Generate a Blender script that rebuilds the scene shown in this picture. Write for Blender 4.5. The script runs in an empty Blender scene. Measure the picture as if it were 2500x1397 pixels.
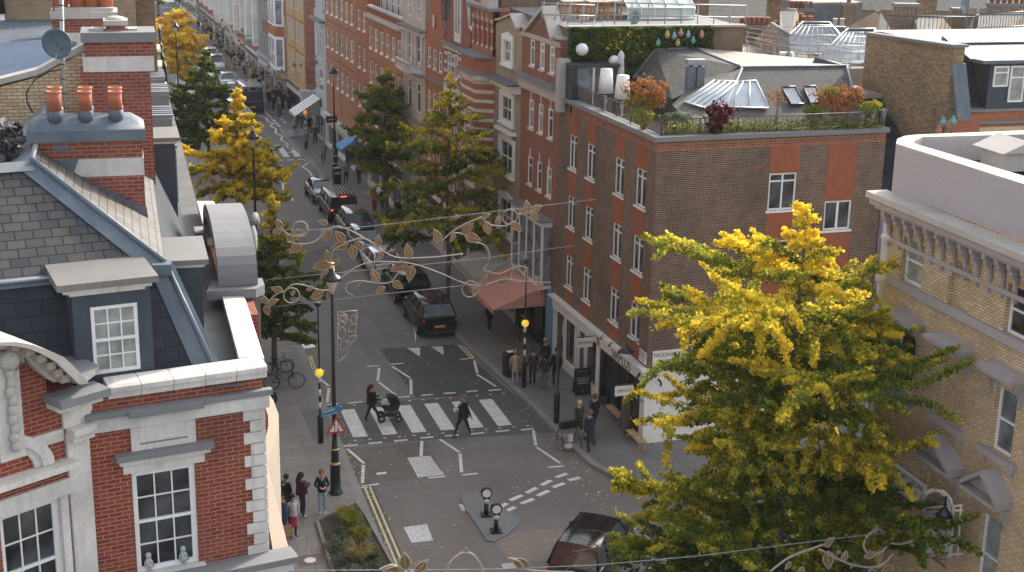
import bpy, bmesh, math, random
from math import sin, cos, pi, radians, sqrt, atan2, hypot
from mathutils import Vector, Matrix
random.seed(7)
R = random.Random(11)
sc = bpy.context.scene
COL = sc.collection
# ------------------------------------------------------------------ camera
FPX, PITCH, YAW, ROLL, CAMH = 3456.0, radians(16.18), radians(15.62), -0.01877, 22.5
def _cam():
    f = Vector((sin(YAW)*cos(PITCH), cos(YAW)*cos(PITCH), -sin(PITCH)))
    r0 = Vector((cos(YAW), -sin(YAW), 0)); d0 = f.cross(r0)
    return cos(ROLL)*r0+sin(ROLL)*d0, -sin(ROLL)*r0+cos(ROLL)*d0, f
CR, CD, CF = _cam()
CC = Vector((0, 0, CAMH))
cd = bpy.data.cameras.new('camera'); co = bpy.data.objects.new('camera', cd); COL.objects.link(co)
cd.sensor_width = 36; cd.lens = 36*FPX/2500; cd.clip_end = 3000; cd.clip_start = .5
mw = Matrix.Identity(4)
for i in range(3):
    mw[i][0] = CR[i]; mw[i][1] = -CD[i]; mw[i][2] = -CF[i]; mw[i][3] = CC[i]
co.matrix_world = mw
sc.camera = co
# ------------------------------------------------------------------ sky, sun, exposure
SUN_EL, SUN_AZ = radians(30), radians(52)      # azimuth from +Y (up the street) towards +X
w = bpy.data.worlds.new("World"); sc.world = w; w.use_nodes = True
nt = w.node_tree; bg = nt.nodes['Background']
sky = nt.nodes.new('ShaderNodeTexSky'); sky.sky_type = 'NISHITA'; sky.sun_disc = False
sky.sun_elevation = SUN_EL; sky.sun_rotation = SUN_AZ; sky.air_density = 1.0; sky.dust_density = 3.5; sky.ozone_density = 1.0
hs = nt.nodes.new('ShaderNodeHueSaturation'); hs.inputs['Saturation'].default_value = .38
nt.links.new(sky.outputs[0], hs.inputs['Color']); nt.links.new(hs.outputs[0], bg.inputs[0])
bg.inputs[1].default_value = .15
sd = bpy.data.lights.new('sun', 'SUN'); sd.energy = 1.9; sd.angle = radians(.9); sd.color = (1, .93, .82)
so = bpy.data.objects.new('sun', sd); COL.objects.link(so)
sdir = Vector((sin(SUN_AZ)*cos(SUN_EL), cos(SUN_AZ)*cos(SUN_EL), sin(SUN_EL)))
so.rotation_euler = sdir.to_track_quat('Z', 'Y').to_euler(); so.location = sdir*200
sc.view_settings.view_transform = 'Standard'; sc.view_settings.look = 'None'
sc.view_settings.exposure = 1.4; sc.view_settings.gamma = 1
try:
    sc.cycles.max_bounces = 6; sc.cycles.diffuse_bounces = 3; sc.cycles.glossy_bounces = 3; sc.cycles.transparent_max_bounces = 8
    sc.cycles.use_denoising = True; sc.cycles.sample_clamp_indirect = 4
except Exception: pass
# ------------------------------------------------------------------ measuring helpers (picture measurements -> world metres)
def ray(u, v): return CF + CR*((u-1250)/FPX) + CD*((v-698.5)/FPX)
def G(u, v, z=0.): d = ray(u, v); return CC + d*((z-CAMH)/d.z)
def AX(u, v, x): d = ray(u, v); return CC + d*(x/d.x)
def AY(u, v, y): d = ray(u, v); return CC + d*(y/d.y)
def PN(u, v, p, n): d = ray(u, v); return CC + d*((Vector(p)-CC).dot(n)/d.dot(n))
# ------------------------------------------------------------------ materials
MATS = {}
def _new(name):
    m = bpy.data.materials.new(name); m.use_nodes = True; MATS[name] = m
    return m, m.node_tree, m.node_tree.nodes['Principled BSDF']
def N(t, kind, **kw):
    n = t.nodes.new(kind)
    for k, v in kw.items():
        if k in n.inputs: n.inputs[k].default_value = v
        else: setattr(n, k, v)
    return n
def c4(c): return (c[0], c[1], c[2], 1)
def mixc(t, fac, a, b, mode='MIX'):
    n = t.nodes.new('ShaderNodeMix'); n.data_type = 'RGBA'; n.blend_type = mode
    for s, x in ((0, fac), (6, a), (7, b)):
        if hasattr(x, 'links'): t.links.new(x, n.inputs[s])
        else: n.inputs[s].default_value = x if s == 0 else c4(x)
    return n.outputs[2]
def noise(t, scale, vec=None, detail=4, rough=.55, lo=.35, hi=.65):
    n = N(t, 'ShaderNodeTexNoise'); n.inputs['Scale'].default_value = scale; n.inputs['Detail'].default_value = detail
    n.inputs['Roughness'].default_value = rough
    if vec is not None: t.links.new(vec, n.inputs['Vector'])
    r = N(t, 'ShaderNodeMapRange'); t.links.new(n.outputs[0], r.inputs[0]); r.inputs[1].default_value = lo; r.inputs[2].default_value = hi
    return r.outputs[0]
def coords(t, which='Object'):
    return t.nodes.new('ShaderNodeTexCoord').outputs[which]
def bump(t, b, h, s, d=.02):
    n = t.nodes.new('ShaderNodeBump'); n.inputs['Strength'].default_value = s; n.inputs['Distance'].default_value = d
    t.links.new(h, n.inputs['Height']); t.links.new(n.outputs[0], b.inputs['Normal'])
def plain(name, col, rough=.6, metal=0., var=.12, scale=6., bmp=0., spec=.5, coat=0.):
    if name in MATS: return MATS[name]
    m, t, b = _new(name)
    f = noise(t, scale, coords(t), 5)
    lo = tuple(max(0, x*(1-var)) for x in col); hi = tuple(min(1, x*(1+var)) for x in col)
    t.links.new(mixc(t, f, lo, hi), b.inputs['Base Color'])
    b.inputs['Roughness'].default_value = rough; b.inputs['Metallic'].default_value = metal
    b.inputs['Specular IOR Level'].default_value = spec; b.inputs['Coat Weight'].default_value = coat
    if bmp: bump(t, b, noise(t, scale*8, coords(t), 6, .6, .2, .8), bmp)
    return m
def brick(name, c1, c2, mortar, bw=.225, bh=.075, ms=.011, stain=(.05, .045, .04), samt=.35, c3=None, camt=.3, bright=1.25, squash=False, rough=.9, off=.5, sscale=.35):
    if name in MATS: return MATS[name]
    m, t, b = _new(name); uv = coords(t, 'UV')
    n = N(t, 'ShaderNodeTexBrick'); t.links.new(uv, n.inputs['Vector'])
    n.inputs['Scale'].default_value = 1; n.inputs['Brick Width'].default_value = bw; n.inputs['Row Height'].default_value = bh
    n.inputs['Mortar Size'].default_value = ms; n.inputs['Mortar Smooth'].default_value = .15; n.inputs['Bias'].default_value = 0
    n.offset = off
    n.inputs['Color1'].default_value = c4(c1); n.inputs['Color2'].default_value = c4(c2); n.inputs['Mortar'].default_value = c4(mortar)
    col = n.outputs['Color']
    if c3:   # third brick tone: odd bricks picked by a second lattice of the same size
        n2 = N(t, 'ShaderNodeTexBrick'); mp = N(t, 'ShaderNodeMapping'); mp.inputs['Location'].default_value = (bw*37, bh*22, 0)
        t.links.new(uv, mp.inputs[0]); t.links.new(mp.outputs[0], n2.inputs['Vector'])
        for k, v in (('Scale', 1), ('Brick Width', bw), ('Row Height', bh), ('Mortar Size', 0), ('Bias', camt-.6)): n2.inputs[k].default_value = v
        n2.offset = off
        n2.inputs['Color1'].default_value = (0, 0, 0, 1); n2.inputs['Color2'].default_value = (1, 1, 1, 1)
        inv = N(t, 'ShaderNodeMath', operation='SUBTRACT'); inv.inputs[0].default_value = 1; t.links.new(n.outputs['Fac'], inv.inputs[1])
        mu = N(t, 'ShaderNodeMath', operation='MULTIPLY'); t.links.new(inv.outputs[0], mu.inputs[0])
        th = N(t, 'ShaderNodeMath', operation='MULTIPLY'); t.links.new(n2.outputs['Color'], th.inputs[0]); th.inputs[1].default_value = .9
        t.links.new(th.outputs[0], mu.inputs[1])
        col = mixc(t, mu.outputs[0], col, c3)
    f1 = noise(t, sscale, uv, 6, .6, .45, .75)
    fm = N(t, 'ShaderNodeMath', operation='MULTIPLY'); t.links.new(f1, fm.inputs[0]); fm.inputs[1].default_value = samt
    col = mixc(t, fm.outputs[0], col, stain)
    f2 = noise(t, 2.2, uv, 5, .6, .3, .7)
    col = mixc(t, f2, col, mixc(t, 1., col, (bright, bright, bright), 'MULTIPLY'))
    t.links.new(col, b.inputs['Base Color']); b.inputs['Roughness'].default_value = rough; b.inputs['Specular IOR Level'].default_value = .2
    iv = N(t, 'ShaderNodeMath', operation='SUBTRACT'); iv.inputs[0].default_value = 1; t.links.new(n.outputs['Fac'], iv.inputs[1])
    bump(t, b, iv.outputs[0], .5, .01)
    return m
def weathered(name, col, dark, rough=.85, sc1=.7, amt=.6, streak=True, spec=.4, metal=0., bmp=.15):
    """stone, render or sheet metal with blotches and rain streaks of its own"""
    if name in MATS: return MATS[name]
    m, t, b = _new(name); o = coords(t, 'UV')
    f = noise(t, sc1, o, 7, .65, .42, .72)
    if streak:
        mp = N(t, 'ShaderNodeMapping'); mp.inputs['Scale'].default_value = (5, .5, 1); t.links.new(o, mp.inputs[0])
        f2 = noise(t, 1.3, mp.outputs[0], 5, .6, .45, .8)
        a = N(t, 'ShaderNodeMath', operation='MAXIMUM'); t.links.new(f, a.inputs[0]); t.links.new(f2, a.inputs[1]); f = a.outputs[0]
    k = N(t, 'ShaderNodeMath', operation='MULTIPLY'); t.links.new(f, k.inputs[0]); k.inputs[1].default_value = amt
    col2 = mixc(t, k.outputs[0], col, dark)
    f3 = noise(t, 14, o, 4, .6, .3, .7)
    col2 = mixc(t, f3, col2, mixc(t, 1., col2, (1.15, 1.14, 1.12), 'MULTIPLY'))
    t.links.new(col2, b.inputs['Base Color']); b.inputs['Roughness'].default_value = rough
    b.inputs['Specular IOR Level'].default_value = spec; b.inputs['Metallic'].default_value = metal
    if bmp: bump(t, b, noise(t, 25, o, 5, .6, .2, .8), bmp, .01)
    return m
def glassy(name, col, rough=.06, spec=.6, var=.5, scale=1.5):
    if name in MATS: return MATS[name]
    m, t, b = _new(name)
    f = noise(t, scale, coords(t), 3)
    t.links.new(mixc(t, f, tuple(x*(1-var) for x in col), tuple(x*(1+var) for x in col)), b.inputs['Base Color'])
    b.inputs['Roughness'].default_value = rough; b.inputs['Specular IOR Level'].default_value = spec
    return m
def paint(name, col, rough=.35, coat=.0, metal=0.): return plain(name, col, rough, metal, .05, 3., coat=coat)
def emit(name, col, s):
    if name in MATS: return MATS[name]
    m, t, b = _new(name); b.inputs['Base Color'].default_value = c4(col); b.inputs['Emission Color'].default_value = c4(col); b.inputs['Emission Strength'].default_value = s
    return m

red_brick = brick('red_brick', (.205, .04, .022), (.285, .062, .032), (.29, .22, .18), ms=.008, stain=(.06, .045, .045), samt=.55, bright=1.15)
orange_brick = brick('orange_brick', (.31, .085, .04), (.39, .12, .055), (.3, .2, .14), samt=.3)
chimney_brick = brick('chimney_brick', (.22, .04, .028), (.32, .08, .045), (.25, .19, .155), samt=.45)
brown_brick = brick('brown_brick', (.058, .036, .025), (.11, .052, .032), (.29, .23, .175), ms=.0115, samt=.55, stain=(.04, .03, .024), c3=(.035, .03, .028), camt=.25, sscale=.3, bright=1.5)
gable_brick = brick('gable_brick', (.21, .055, .038), (.27, .078, .05), (.27, .2, .155), samt=.35)
stock_brick = brick('stock_brick', (.5, .37, .22), (.62, .48, .30), (.24, .18, .12), ms=.011, samt=.3, c3=(.50, .30, .19), camt=.22)
beige_brick = brick('beige_brick', (.28, .22, .15), (.36, .29, .20), (.33, .28, .21), samt=.45)
mixed_brick = brick('mixed_brick', (.34, .19, .09), (.38, .15, .075), (.28, .19, .12), samt=.25, c3=(.42, .12, .06), camt=.3)
yellow_brick = brick('yellow_brick', (.40, .25, .11), (.46, .29, .13), (.38, .26, .14), samt=.25)
dark_brick = brick('dark_brick', (.15, .10, .07), (.22, .15, .10), (.20, .16, .12), samt=.4)
sooty_brick = brick('sooty_brick', (.34, .22, .1), (.42, .27, .13), (.14, .11, .08), samt=.5, c3=(.12, .10, .09), camt=.5)
terracotta_tile = brick('terracotta_tile', (.27, .08, .04), (.32, .10, .05), (.22, .11, .07), bw=.12, bh=.42, ms=.008, off=0., samt=.15)
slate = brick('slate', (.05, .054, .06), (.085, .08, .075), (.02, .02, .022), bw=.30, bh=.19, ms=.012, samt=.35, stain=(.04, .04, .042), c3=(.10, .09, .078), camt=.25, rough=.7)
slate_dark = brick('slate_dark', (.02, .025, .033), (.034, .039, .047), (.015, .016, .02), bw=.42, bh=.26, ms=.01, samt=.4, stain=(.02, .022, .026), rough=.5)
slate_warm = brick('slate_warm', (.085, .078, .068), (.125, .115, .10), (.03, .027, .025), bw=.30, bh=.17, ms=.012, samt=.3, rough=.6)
clay_tile = brick('clay_tile', (.05, .048, .045), (.075, .07, .06), (.015, .014, .014), bw=.25, bh=.28, ms=.03, samt=.3, rough=.8)
stone = weathered('stone', (.46, .43, .39), (.26, .24, .22))
stone_white = weathered('stone_white', (.64, .61, .57), (.27, .25, .23), amt=.7)
stone_grey = weathered('stone_grey', (.2, .2, .205), (.15, .155, .16), amt=.7)
stone_cream = weathered('stone_cream', (.30, .26, .215), (.42, .34, .25), amt=.5)
concrete = weathered('concrete', (.40, .39, .38), (.22, .21, .20))
render_white = weathered('render_white', (.70, .68, .66), (.45, .43, .41), amt=.4)
render_grey = weathered('render_grey', (.42, .44, .48), (.3, .31, .33), amt=.5)
lilac = weathered('lilac', (.40, .36, .365), (.34, .29, .30), amt=.35)
lilac_wall = weathered('lilac_wall', (.42, .38, .47), (.33, .30, .38), amt=.35)
lead = weathered('lead', (.085, .11, .14), (.19, .205, .22), rough=.5, sc1=1.4, amt=.6, spec=.4, bmp=.05)
lead_light = weathered('lead_light', (.2, .215, .23), (.12, .135, .15), rough=.5, sc1=1.2, amt=.6, spec=.7, bmp=.05)
lead_dark = weathered('lead_dark', (.04, .052, .068), (.09, .10, .115), rough=.5, sc1=1.4, amt=.5, spec=.35, bmp=.05)
flat_roof = weathered('flat_roof', (.30, .26, .22), (.15, .13, .11), rough=.8, streak=False)
asphalt_roof = weathered('asphalt_roof', (.14, .14, .14), (.28, .26, .22), streak=False)
white_paint = paint('white_paint', (.78, .78, .76))
grey_white = paint('grey_white', (.6, .6, .58), .5)
black_paint = paint('black_paint', (.015, .015, .017), .3)
dark_metal = paint('dark_metal', (.03, .03, .032), .45)
bronze_metal = paint('bronze_metal', (.10, .07, .045), .5)
galv = plain('galvanised_steel', (.36, .37, .38), .45, .5)
glass_dark = glassy('window_glass', (.045, .047, .05), .06, .6, .95, 1.1)
glass_sky = glassy('window_glass_pale', (.16, .18, .20), .08, .8)
curtain = glassy('curtained_glass', (.30, .31, .30), .25, .5, .25, 3.)
skylight_glass = glassy('skylight_glass', (.22, .28, .34), .1, .9, .3, .6)
terracotta = plain('terracotta', (.40, .13, .065), .75, 0, .25, 4.)
# ------------------------------------------------------------------ mesh builder
class MB:
    def __init__(s): s.v = []; s.f = []; s.m = []; s.sm = []; s.X = None
    def P(s, p):
        p = Vector(p)
        if s.X is not None: p = s.X @ p
        s.v.append(p); return len(s.v)-1
    def poly(s, pts, m=0, sm=False):
        s.f.append([s.P(p) for p in pts]); s.m.append(m); s.sm.append(sm)
    def box(s, x0, y0, z0, x1, y1, z1, m=0):
        a = [s.P(p) for p in ((x0,y0,z0),(x1,y0,z0),(x1,y1,z0),(x0,y1,z0),(x0,y0,z1),(x1,y0,z1),(x1,y1,z1),(x0,y1,z1))]
        for q in ((0,3,2,1),(4,5,6,7),(0,1,5,4),(1,2,6,5),(2,3,7,6),(3,0,4,7)):
            s.f.append([a[i] for i in q]); s.m.append(m); s.sm.append(False)
    def prism(s, pts, vec, m=0, m_side=None):
        """closed polygon pts swept by vec"""
        pts = [Vector(p) for p in pts]; vec = Vector(vec); n = len(pts)
        a = [s.P(p) for p in pts]; b = [s.P(p+vec) for p in pts]
        s.f.append(a[::-1]); s.f.append(b); s.m += [m, m]; s.sm += [False, False]
        for i in range(n):
            j = (i+1) % n
            s.f.append([a[i], a[j], b[j], b[i]]); s.m.append(m if m_side is None else m_side); s.sm.append(False)
    def ring(s, cen, ax, r, n, ref=None):
        ax = Vector(ax).normalized()
        ref = Vector(ref) if ref is not None else (Vector((0,0,1)) if abs(ax.z) < .9 else Vector((1,0,0)))
        e1 = ax.cross(ref).normalized(); e2 = ax.cross(e1)
        rx, ry = r if isinstance(r, tuple) else (r, r)
        return [s.P(Vector(cen)+e1*(rx*cos(2*pi*i/n))+e2*(ry*sin(2*pi*i/n))) for i in range(n)]
    def bridge(s, a, b, m, sm=True):
        n = len(a)
        for i in range(n):
            j = (i+1) % n
            s.f.append([a[i], a[j], b[j], b[i]]); s.m.append(m); s.sm.append(sm)
    def cap(s, a, m): s.f.append(list(a)); s.m.append(m); s.sm.append(False)
    def tube(s, pts, r, n=8, m=0, caps=True, closed=False):
        pts = [Vector(p) for p in pts]; L = len(pts); prev = None; first = None
        for i, p in enumerate(pts):
            if closed: d = pts[(i+1) % L]-pts[i-1]
            else: d = pts[min(i+1, L-1)]-pts[max(i-1, 0)]
            rr = r[i] if isinstance(r, (list, tuple)) and not (len(r) == 2 and L != 2) else r
            q = s.ring(p, d, rr, n)
            if prev: s.bridge(prev, q, m)
            else: first = q
            prev = q
        if closed: s.bridge(prev, first, m)
        elif caps: s.cap(first[::-1], m); s.cap(prev, m)
    def lathe(s, prof, cen=(0,0,0), n=16, m=0, axis=(0,0,1)):
        cen = Vector(cen); ax = Vector(axis); prev = None
        for k, (r, z) in enumerate(prof):
            q = s.ring(cen+ax*z, ax, max(r, .0005), n)
            if prev: s.bridge(prev, q, m)
            else: s.cap(q[::-1], m)
            prev = q
        s.cap(prev, m)
    def ball(s, c, r, m=0, nu=12, nv=8, sq=(1,1,1)):
        c = Vector(c); prev = None
        for j in range(nv+1):
            a = pi*j/nv
            q = [s.P(c+Vector((r*sq[0]*sin(a)*cos(2*pi*i/nu), r*sq[1]*sin(a)*sin(2*pi*i/nu), -r*sq[2]*cos(a)))) for i in range(nu)]
            if prev: s.bridge(prev, q, m)
            prev = q
    def split(s, name, mats, parent=None):
        n = len(s.v); g = list(range(n))
        def f(i):
            while g[i] != i: g[i] = g[g[i]]; i = g[i]
            return i
        for q in s.f:
            for i in q[1:]: g[f(i)] = f(q[0])
        D = {}
        for k, q in enumerate(s.f): D.setdefault(f(q[0]), []).append(k)
        for ks in D.values():
            m = MB(); ids = sorted({i for k in ks for i in s.f[k]}); mp = {a: b for b, a in enumerate(ids)}
            m.v = [s.v[i] for i in ids]; m.f = [[mp[i] for i in s.f[k]] for k in ks]; m.m = [s.m[k] for k in ks]; m.sm = [s.sm[k] for k in ks]; m.build(name, mats, parent)
    def mesh(s, name, mats):
        me = bpy.data.meshes.new(name)
        me.from_pydata(s.v, [], s.f)
        for m in (mats if isinstance(mats, (list, tuple)) else [mats]): me.materials.append(m)
        me.polygons.foreach_set('material_index', s.m)
        me.polygons.foreach_set('use_smooth', s.sm)
        uvl = me.uv_layers.new(name='UVMap'); up = Vector((0,0,1)); data = []
        for p in me.polygons:
            n = p.normal
            if abs(n.z) > .94: t = Vector((1,0,0)); b = Vector((0,1,0))
            else: t = up.cross(n).normalized(); b = n.cross(t)
            for vi in p.vertices:
                q = s.v[vi]; data += [q.dot(t), q.dot(b)]
        uvl.data.foreach_set('uv', data)
        me.update(); return me
    def build(s, name, mats, parent=None, loc=None, rotz=0):
        return link(name, s.mesh(name, mats), parent, loc, rotz)
def link(name, data, parent=None, loc=None, rotz=0):
    o = bpy.data.objects.new(name, data); COL.objects.link(o)
    if parent is not None: o.parent = parent
    if loc is not None: o.location = loc
    if rotz: o.rotation_euler = (0, 0, rotz)
    return o
def tag(o, label=None, cat=None, group=None, kind=None):
    if label: o['label'] = label
    if cat: o['category'] = cat
    if group: o['group'] = group
    if kind: o['kind'] = kind
    return o
def thing(name, label, cat, loc=(0,0,0), rotz=0, group=None):
    o = bpy.data.objects.new(name, None); COL.objects.link(o); o.location = loc; o.rotation_euler = (0,0,rotz)
    o.empty_display_size = .3
    return tag(o, label, cat, group)
KIDS = {}
def copy_tree(o, parent=None, skip=()):
    c = o.copy(); COL.objects.link(c)
    if parent is not None: c.parent = parent
    for ch in [x for x in list(COL.objects) if x.parent == o] if o.name not in KIDS else KIDS[o.name]:
        copy_tree(ch, c)
    return c
def remember(o):
    for x in COL.objects:
        if x.parent: KIDS.setdefault(x.parent.name, [])
    KIDS[o.name] = [x for x in COL.objects if x.parent == o]
    for k in KIDS[o.name]: remember_child(k)
def remember_child(o):
    KIDS[o.name] = [x for x in COL.objects if x.parent == o]
    for k in KIDS[o.name]: remember_child(k)
# wall in the local frame (x along, y inward, z up) with real openings
def wall(mb, x0, x1, z0, z1, holes, y=0., depth=.14, m=0, mr=None, back=False):
    mr = m if mr is None else mr
    xs = sorted({x0, x1, *[h[0] for h in holes], *[h[1] for h in holes]}); zs = sorted({z0, z1, *[h[2] for h in holes], *[h[3] for h in holes]})
    xs = [x for x in xs if x0-1e-6 <= x <= x1+1e-6]; zs = [z for z in zs if z0-1e-6 <= z <= z1+1e-6]
    for i in range(len(xs)-1):
        for j in range(len(zs)-1):
            cx, cz = (xs[i]+xs[i+1])/2, (zs[j]+zs[j+1])/2
            if any(h[0] < cx < h[1] and h[2] < cz < h[3] for h in holes): continue
            mb.poly([(xs[i], y, zs[j]), (xs[i+1], y, zs[j]), (xs[i+1], y, zs[j+1]), (xs[i], y, zs[j+1])], m)
    for a, b, c, d in [h[:4] for h in holes]:
        for q in ([(a,y,c),(a,y+depth,c),(a,y+depth,d),(a,y,d)], [(b,y,d),(b,y+depth,d),(b,y+depth,c),(b,y,c)],
                  [(a,y,d),(a,y+depth,d),(b,y+depth,d),(b,y,d)], [(b,y,c),(b,y+depth,c),(a,y+depth,c),(a,y,c)]): mb.poly(q, mr)
WCACHE = {}
def window(parent, x0, x1, z0, z1, style='sash', depth=.12, y=0., sill=None, glass=None, frame=None, fw=.055, name='window', sproud=.07, label=None):
    """frame (with glazing bars) + pane as its sub-part, set back in its opening"""
    w_, h_ = round(x1-x0, 3), round(z1-z0, 3)
    key = (w_, h_, style, depth, frame.name if frame else '', fw, sill.name if sill else '', sproud)
    fm = frame or white_paint
    if key not in WCACHE:
        mb = MB(); yf = depth-.05
        def bar(a, b, c, d, yy=yf, t=.06): mb.box(a, yy, c, b, yy+t, d)
        bar(0, fw, 0, h_); bar(w_-fw, w_, 0, h_); bar(fw, w_-fw, 0, fw); bar(fw, w_-fw, h_-fw, h_)
        i0, i1, j0, j1 = fw, w_-fw, fw, h_-fw; g = .022
        if style.startswith('sash'):
            bar(i0, i1, h_/2-.025, h_/2+.025, yf-.012)
            nx, nz = {'sash': (1, 1), 'sash2': (2, 1), 'sash3': (3, 2), 'sash6': (2, 2)}[style]
            for k in range(1, nx): x = i0+(i1-i0)*k/nx; bar(x-g/2, x+g/2, j0, h_/2-.025, yf+.01, .03); bar(x-g/2, x+g/2, h_/2+.025, j1, yf+.01, .03)
            for k in range(1, nz):
                for a, b in ((j0, h_/2-.025), (h_/2+.025, j1)):
                    z = a+(b-a)*k/nz; bar(i0, i1, z-g/2, z+g/2, yf+.012, .026)
        elif style == 'cross':       # mullion + transom lights at the top
            bar(w_/2-.035, w_/2+.035, j0, j1, yf-.004); z = h_*.78; bar(i0, w_/2-.035, z-.03, z+.03, yf-.002); bar(w_/2+.035, i1, z-.03, z+.03, yf-.002)
        elif style == 'pair':
            bar(w_/2-.05, w_/2+.05, j0, j1, yf-.004)
        elif style == 'trans':
            z = h_*.68; bar(i0, i1, z-.03, z+.03, yf-.002)
        elif style == 'shop':
            for k in (1, 2): x = w_*k/3; bar(x-.03, x+.03, j0, j1, yf-.002)
        fr = mb.mesh(name+'_frame', [fm])
        if sill is not None:
            mb2 = MB(); mb2.box(-.07, -sproud, -.09, w_+.07, depth+.02, -.004)
            sl = mb2.mesh('sill', [sill])
        else: sl = None
        pb = MB(); pb.poly([(i0-.01, depth-.012, j0-.01), (i1+.01, depth-.012, j0-.01), (i1+.01, depth-.012, j1+.01), (i0-.01, depth-.012, j1+.01)])
        WCACHE[key] = (fr, sl, pb)
    fr, sl, pb = WCACHE[key]
    o = link(name, fr, parent, (x0, y, z0))
    if label: o['label'] = label
    g_ = glass or R.choice([glass_dark, glass_dark, glass_dark, glass_sky, curtain])
    gk = key+(g_.name,)
    if gk not in WCACHE: WCACHE[gk] = pb.mesh('pane', [g_])
    link('pane', WCACHE[gk], o)
    if sl: link('sill', sl, o)
    return o
def text(s, size, mat, parent, loc, rot, name='lettering', ext=.004, align='CENTER', sx=1.):
    cu = bpy.data.curves.new(name, 'FONT'); cu.body = s; cu.size = size; cu.extrude = ext; cu.align_x = align; cu.align_y = 'CENTER'
    cu.resolution_u = 3; cu.materials.append(mat)
    tmp = bpy.data.objects.new(name, cu); COL.objects.link(tmp)
    dg = bpy.context.evaluated_depsgraph_get(); me = bpy.data.meshes.new_from_object(tmp.evaluated_get(dg)); bpy.data.objects.remove(tmp); bpy.data.curves.remove(cu)
    o = bpy.data.objects.new(name, me); COL.objects.link(o); o.parent = parent; o.location = loc; o.rotation_euler = rot; o.scale = (sx, 1, 1)
    return o
# ================================================================== ground, road, pavements
def road_mat(name, c1, c2, patch=None, slab=None, fine=60., rough=.85, leaves=.0):
    m, t, b = _new(name); o = coords(t, 'Object')
    f = noise(t, .25, o, 6, .6, .35, .65); col = mixc(t, f, c1, c2)
    f2 = noise(t, fine, o, 3, .7, .35, .65); col = mixc(t, f2, mixc(t, 1., col, (.82, .82, .82), 'MULTIPLY'), mixc(t, 1., col, (1.2, 1.2, 1.2), 'MULTIPLY'))
    mp = N(t, 'ShaderNodeMapping'); mp.inputs['Scale'].default_value = (1.6, .12, 1); t.links.new(o, mp.inputs[0])
    f3 = noise(t, 1., mp.outputs[0], 4, .5, .4, .7); k = N(t, 'ShaderNodeMath', operation='MULTIPLY'); t.links.new(f3, k.inputs[0]); k.inputs[1].default_value = .35
    col = mixc(t, k.outputs[0], col, mixc(t, 1., col, (.7, .7, .72), 'MULTIPLY'))
    if slab:
        n = N(t, 'ShaderNodeTexBrick'); t.links.new(o, n.inputs['Vector'])
        for kk, vv in (('Scale', 1), ('Brick Width', slab[0]), ('Row Height', slab[1]), ('Mortar Size', .012), ('Bias', 0)): n.inputs[kk].default_value = vv
        n.inputs['Color1'].default_value = (.92, .92, .92, 1); n.inputs['Color2'].default_value = (1.06, 1.05, 1.03, 1); n.inputs['Mortar'].default_value = (.66, .66, .66, 1)
        col = mixc(t, 1., col, n.outputs['Color'], 'MULTIPLY')
    v = N(t, 'ShaderNodeTexVoronoi'); v.inputs['Scale'].default_value = .9; t.links.new(o, v.inputs['Vector'])   # chewing gum and grease spots
    r = N(t, 'ShaderNodeMapRange'); t.links.new(v.outputs['Distance'], r.inputs[0]); r.inputs[1].default_value = .03; r.inputs[2].default_value = .06; r.inputs[3].default_value = .5; r.inputs[4].default_value = 0
    col = mixc(t, r.outputs[0], col, (.3, .3, .28))
    t.links.new(col, b.inputs['Base Color']); b.inputs['Roughness'].default_value = rough
    bump(t, b, noise(t, fine, o, 3, .7), .25, .01)
    return m
asphalt = road_mat('asphalt', (.14, .137, .132), (.18, .175, .168))
asphalt_new = road_mat('asphalt_new', (.062, .062, .064), (.078, .078, .08))
asphalt_brown = road_mat('asphalt_brown', (.14, .126, .115), (.175, .16, .147))
asphalt_edge = road_mat('asphalt_edge', (.085, .085, .086), (.105, .105, .105))
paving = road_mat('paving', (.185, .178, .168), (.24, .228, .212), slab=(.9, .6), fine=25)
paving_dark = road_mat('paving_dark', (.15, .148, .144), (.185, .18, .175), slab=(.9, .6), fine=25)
tactile = road_mat('tactile', (.15, .145, .14), (.18, .17, .165), slab=(.4, .08), fine=20)
kerb_m = road_mat('kerb_stone', (.20, .195, .185), (.26, .25, .24), fine=25)
mark_white = weathered('road_paint_white', (.62, .61, .58), (.32, .31, .30), amt=.55, sc1=2.5, streak=False)
mark_yellow = weathered('road_paint_yellow', (.62, .56, .30), (.35, .32, .2), amt=.6, sc1=2.5, streak=False)
iron = plain('cast_iron', (.33, .32, .31), .45, .5, .5, 9., .6)
island_m = road_mat('island_paving', (.155, .157, .16), (.19, .192, .195), fine=25)
setts = road_mat('granite_setts', (.17, .145, .13), (.27, .225, .19), slab=(.22, .11), fine=18)

def flat(name, pts, z, m, kind='structure'):
    mb = MB(); mb.poly([(p[0], p[1], z) for p in pts]); o = mb.build(name, m); o['kind'] = kind; return o
def lerp(a, b, k): return a+(b-a)*k
flat('ground', [(-600, -200), (900, -200), (900, 1200), (-600, 1200)], -.02, asphalt)
RK = [(60, 45.3), (24, 46.0), (20.2, 46.3), (18.7, 46.8), (17.7, 47.7), (17.15, 49.2), (16.85, 52), (16.62, 55.7), (16.2, 60), (15.62, 65.5), (15.0, 90), (14.45, 103), (14.35, 110), (14.1, 114), (13.75, 119), (13.55, 125), (13.6, 128.3), (14.2, 129.6), (15, 129.9), (18, 130)]
RK2 = [(18, 136.3), (15, 136.3), (13.9, 136), (13.55, 137.5), (13.3, 143), (12.6, 165), (11.9, 207), (10.7, 255), (9.6, 330), (9, 420)]
LK = [(7.9, 15), (7.9, 66), (6.9, 72), (6.5, 85), (5.6, 100), (4.8, 115), (4.4, 135), (5.3, 170), (6.3, 250), (5.5, 420)]
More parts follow.
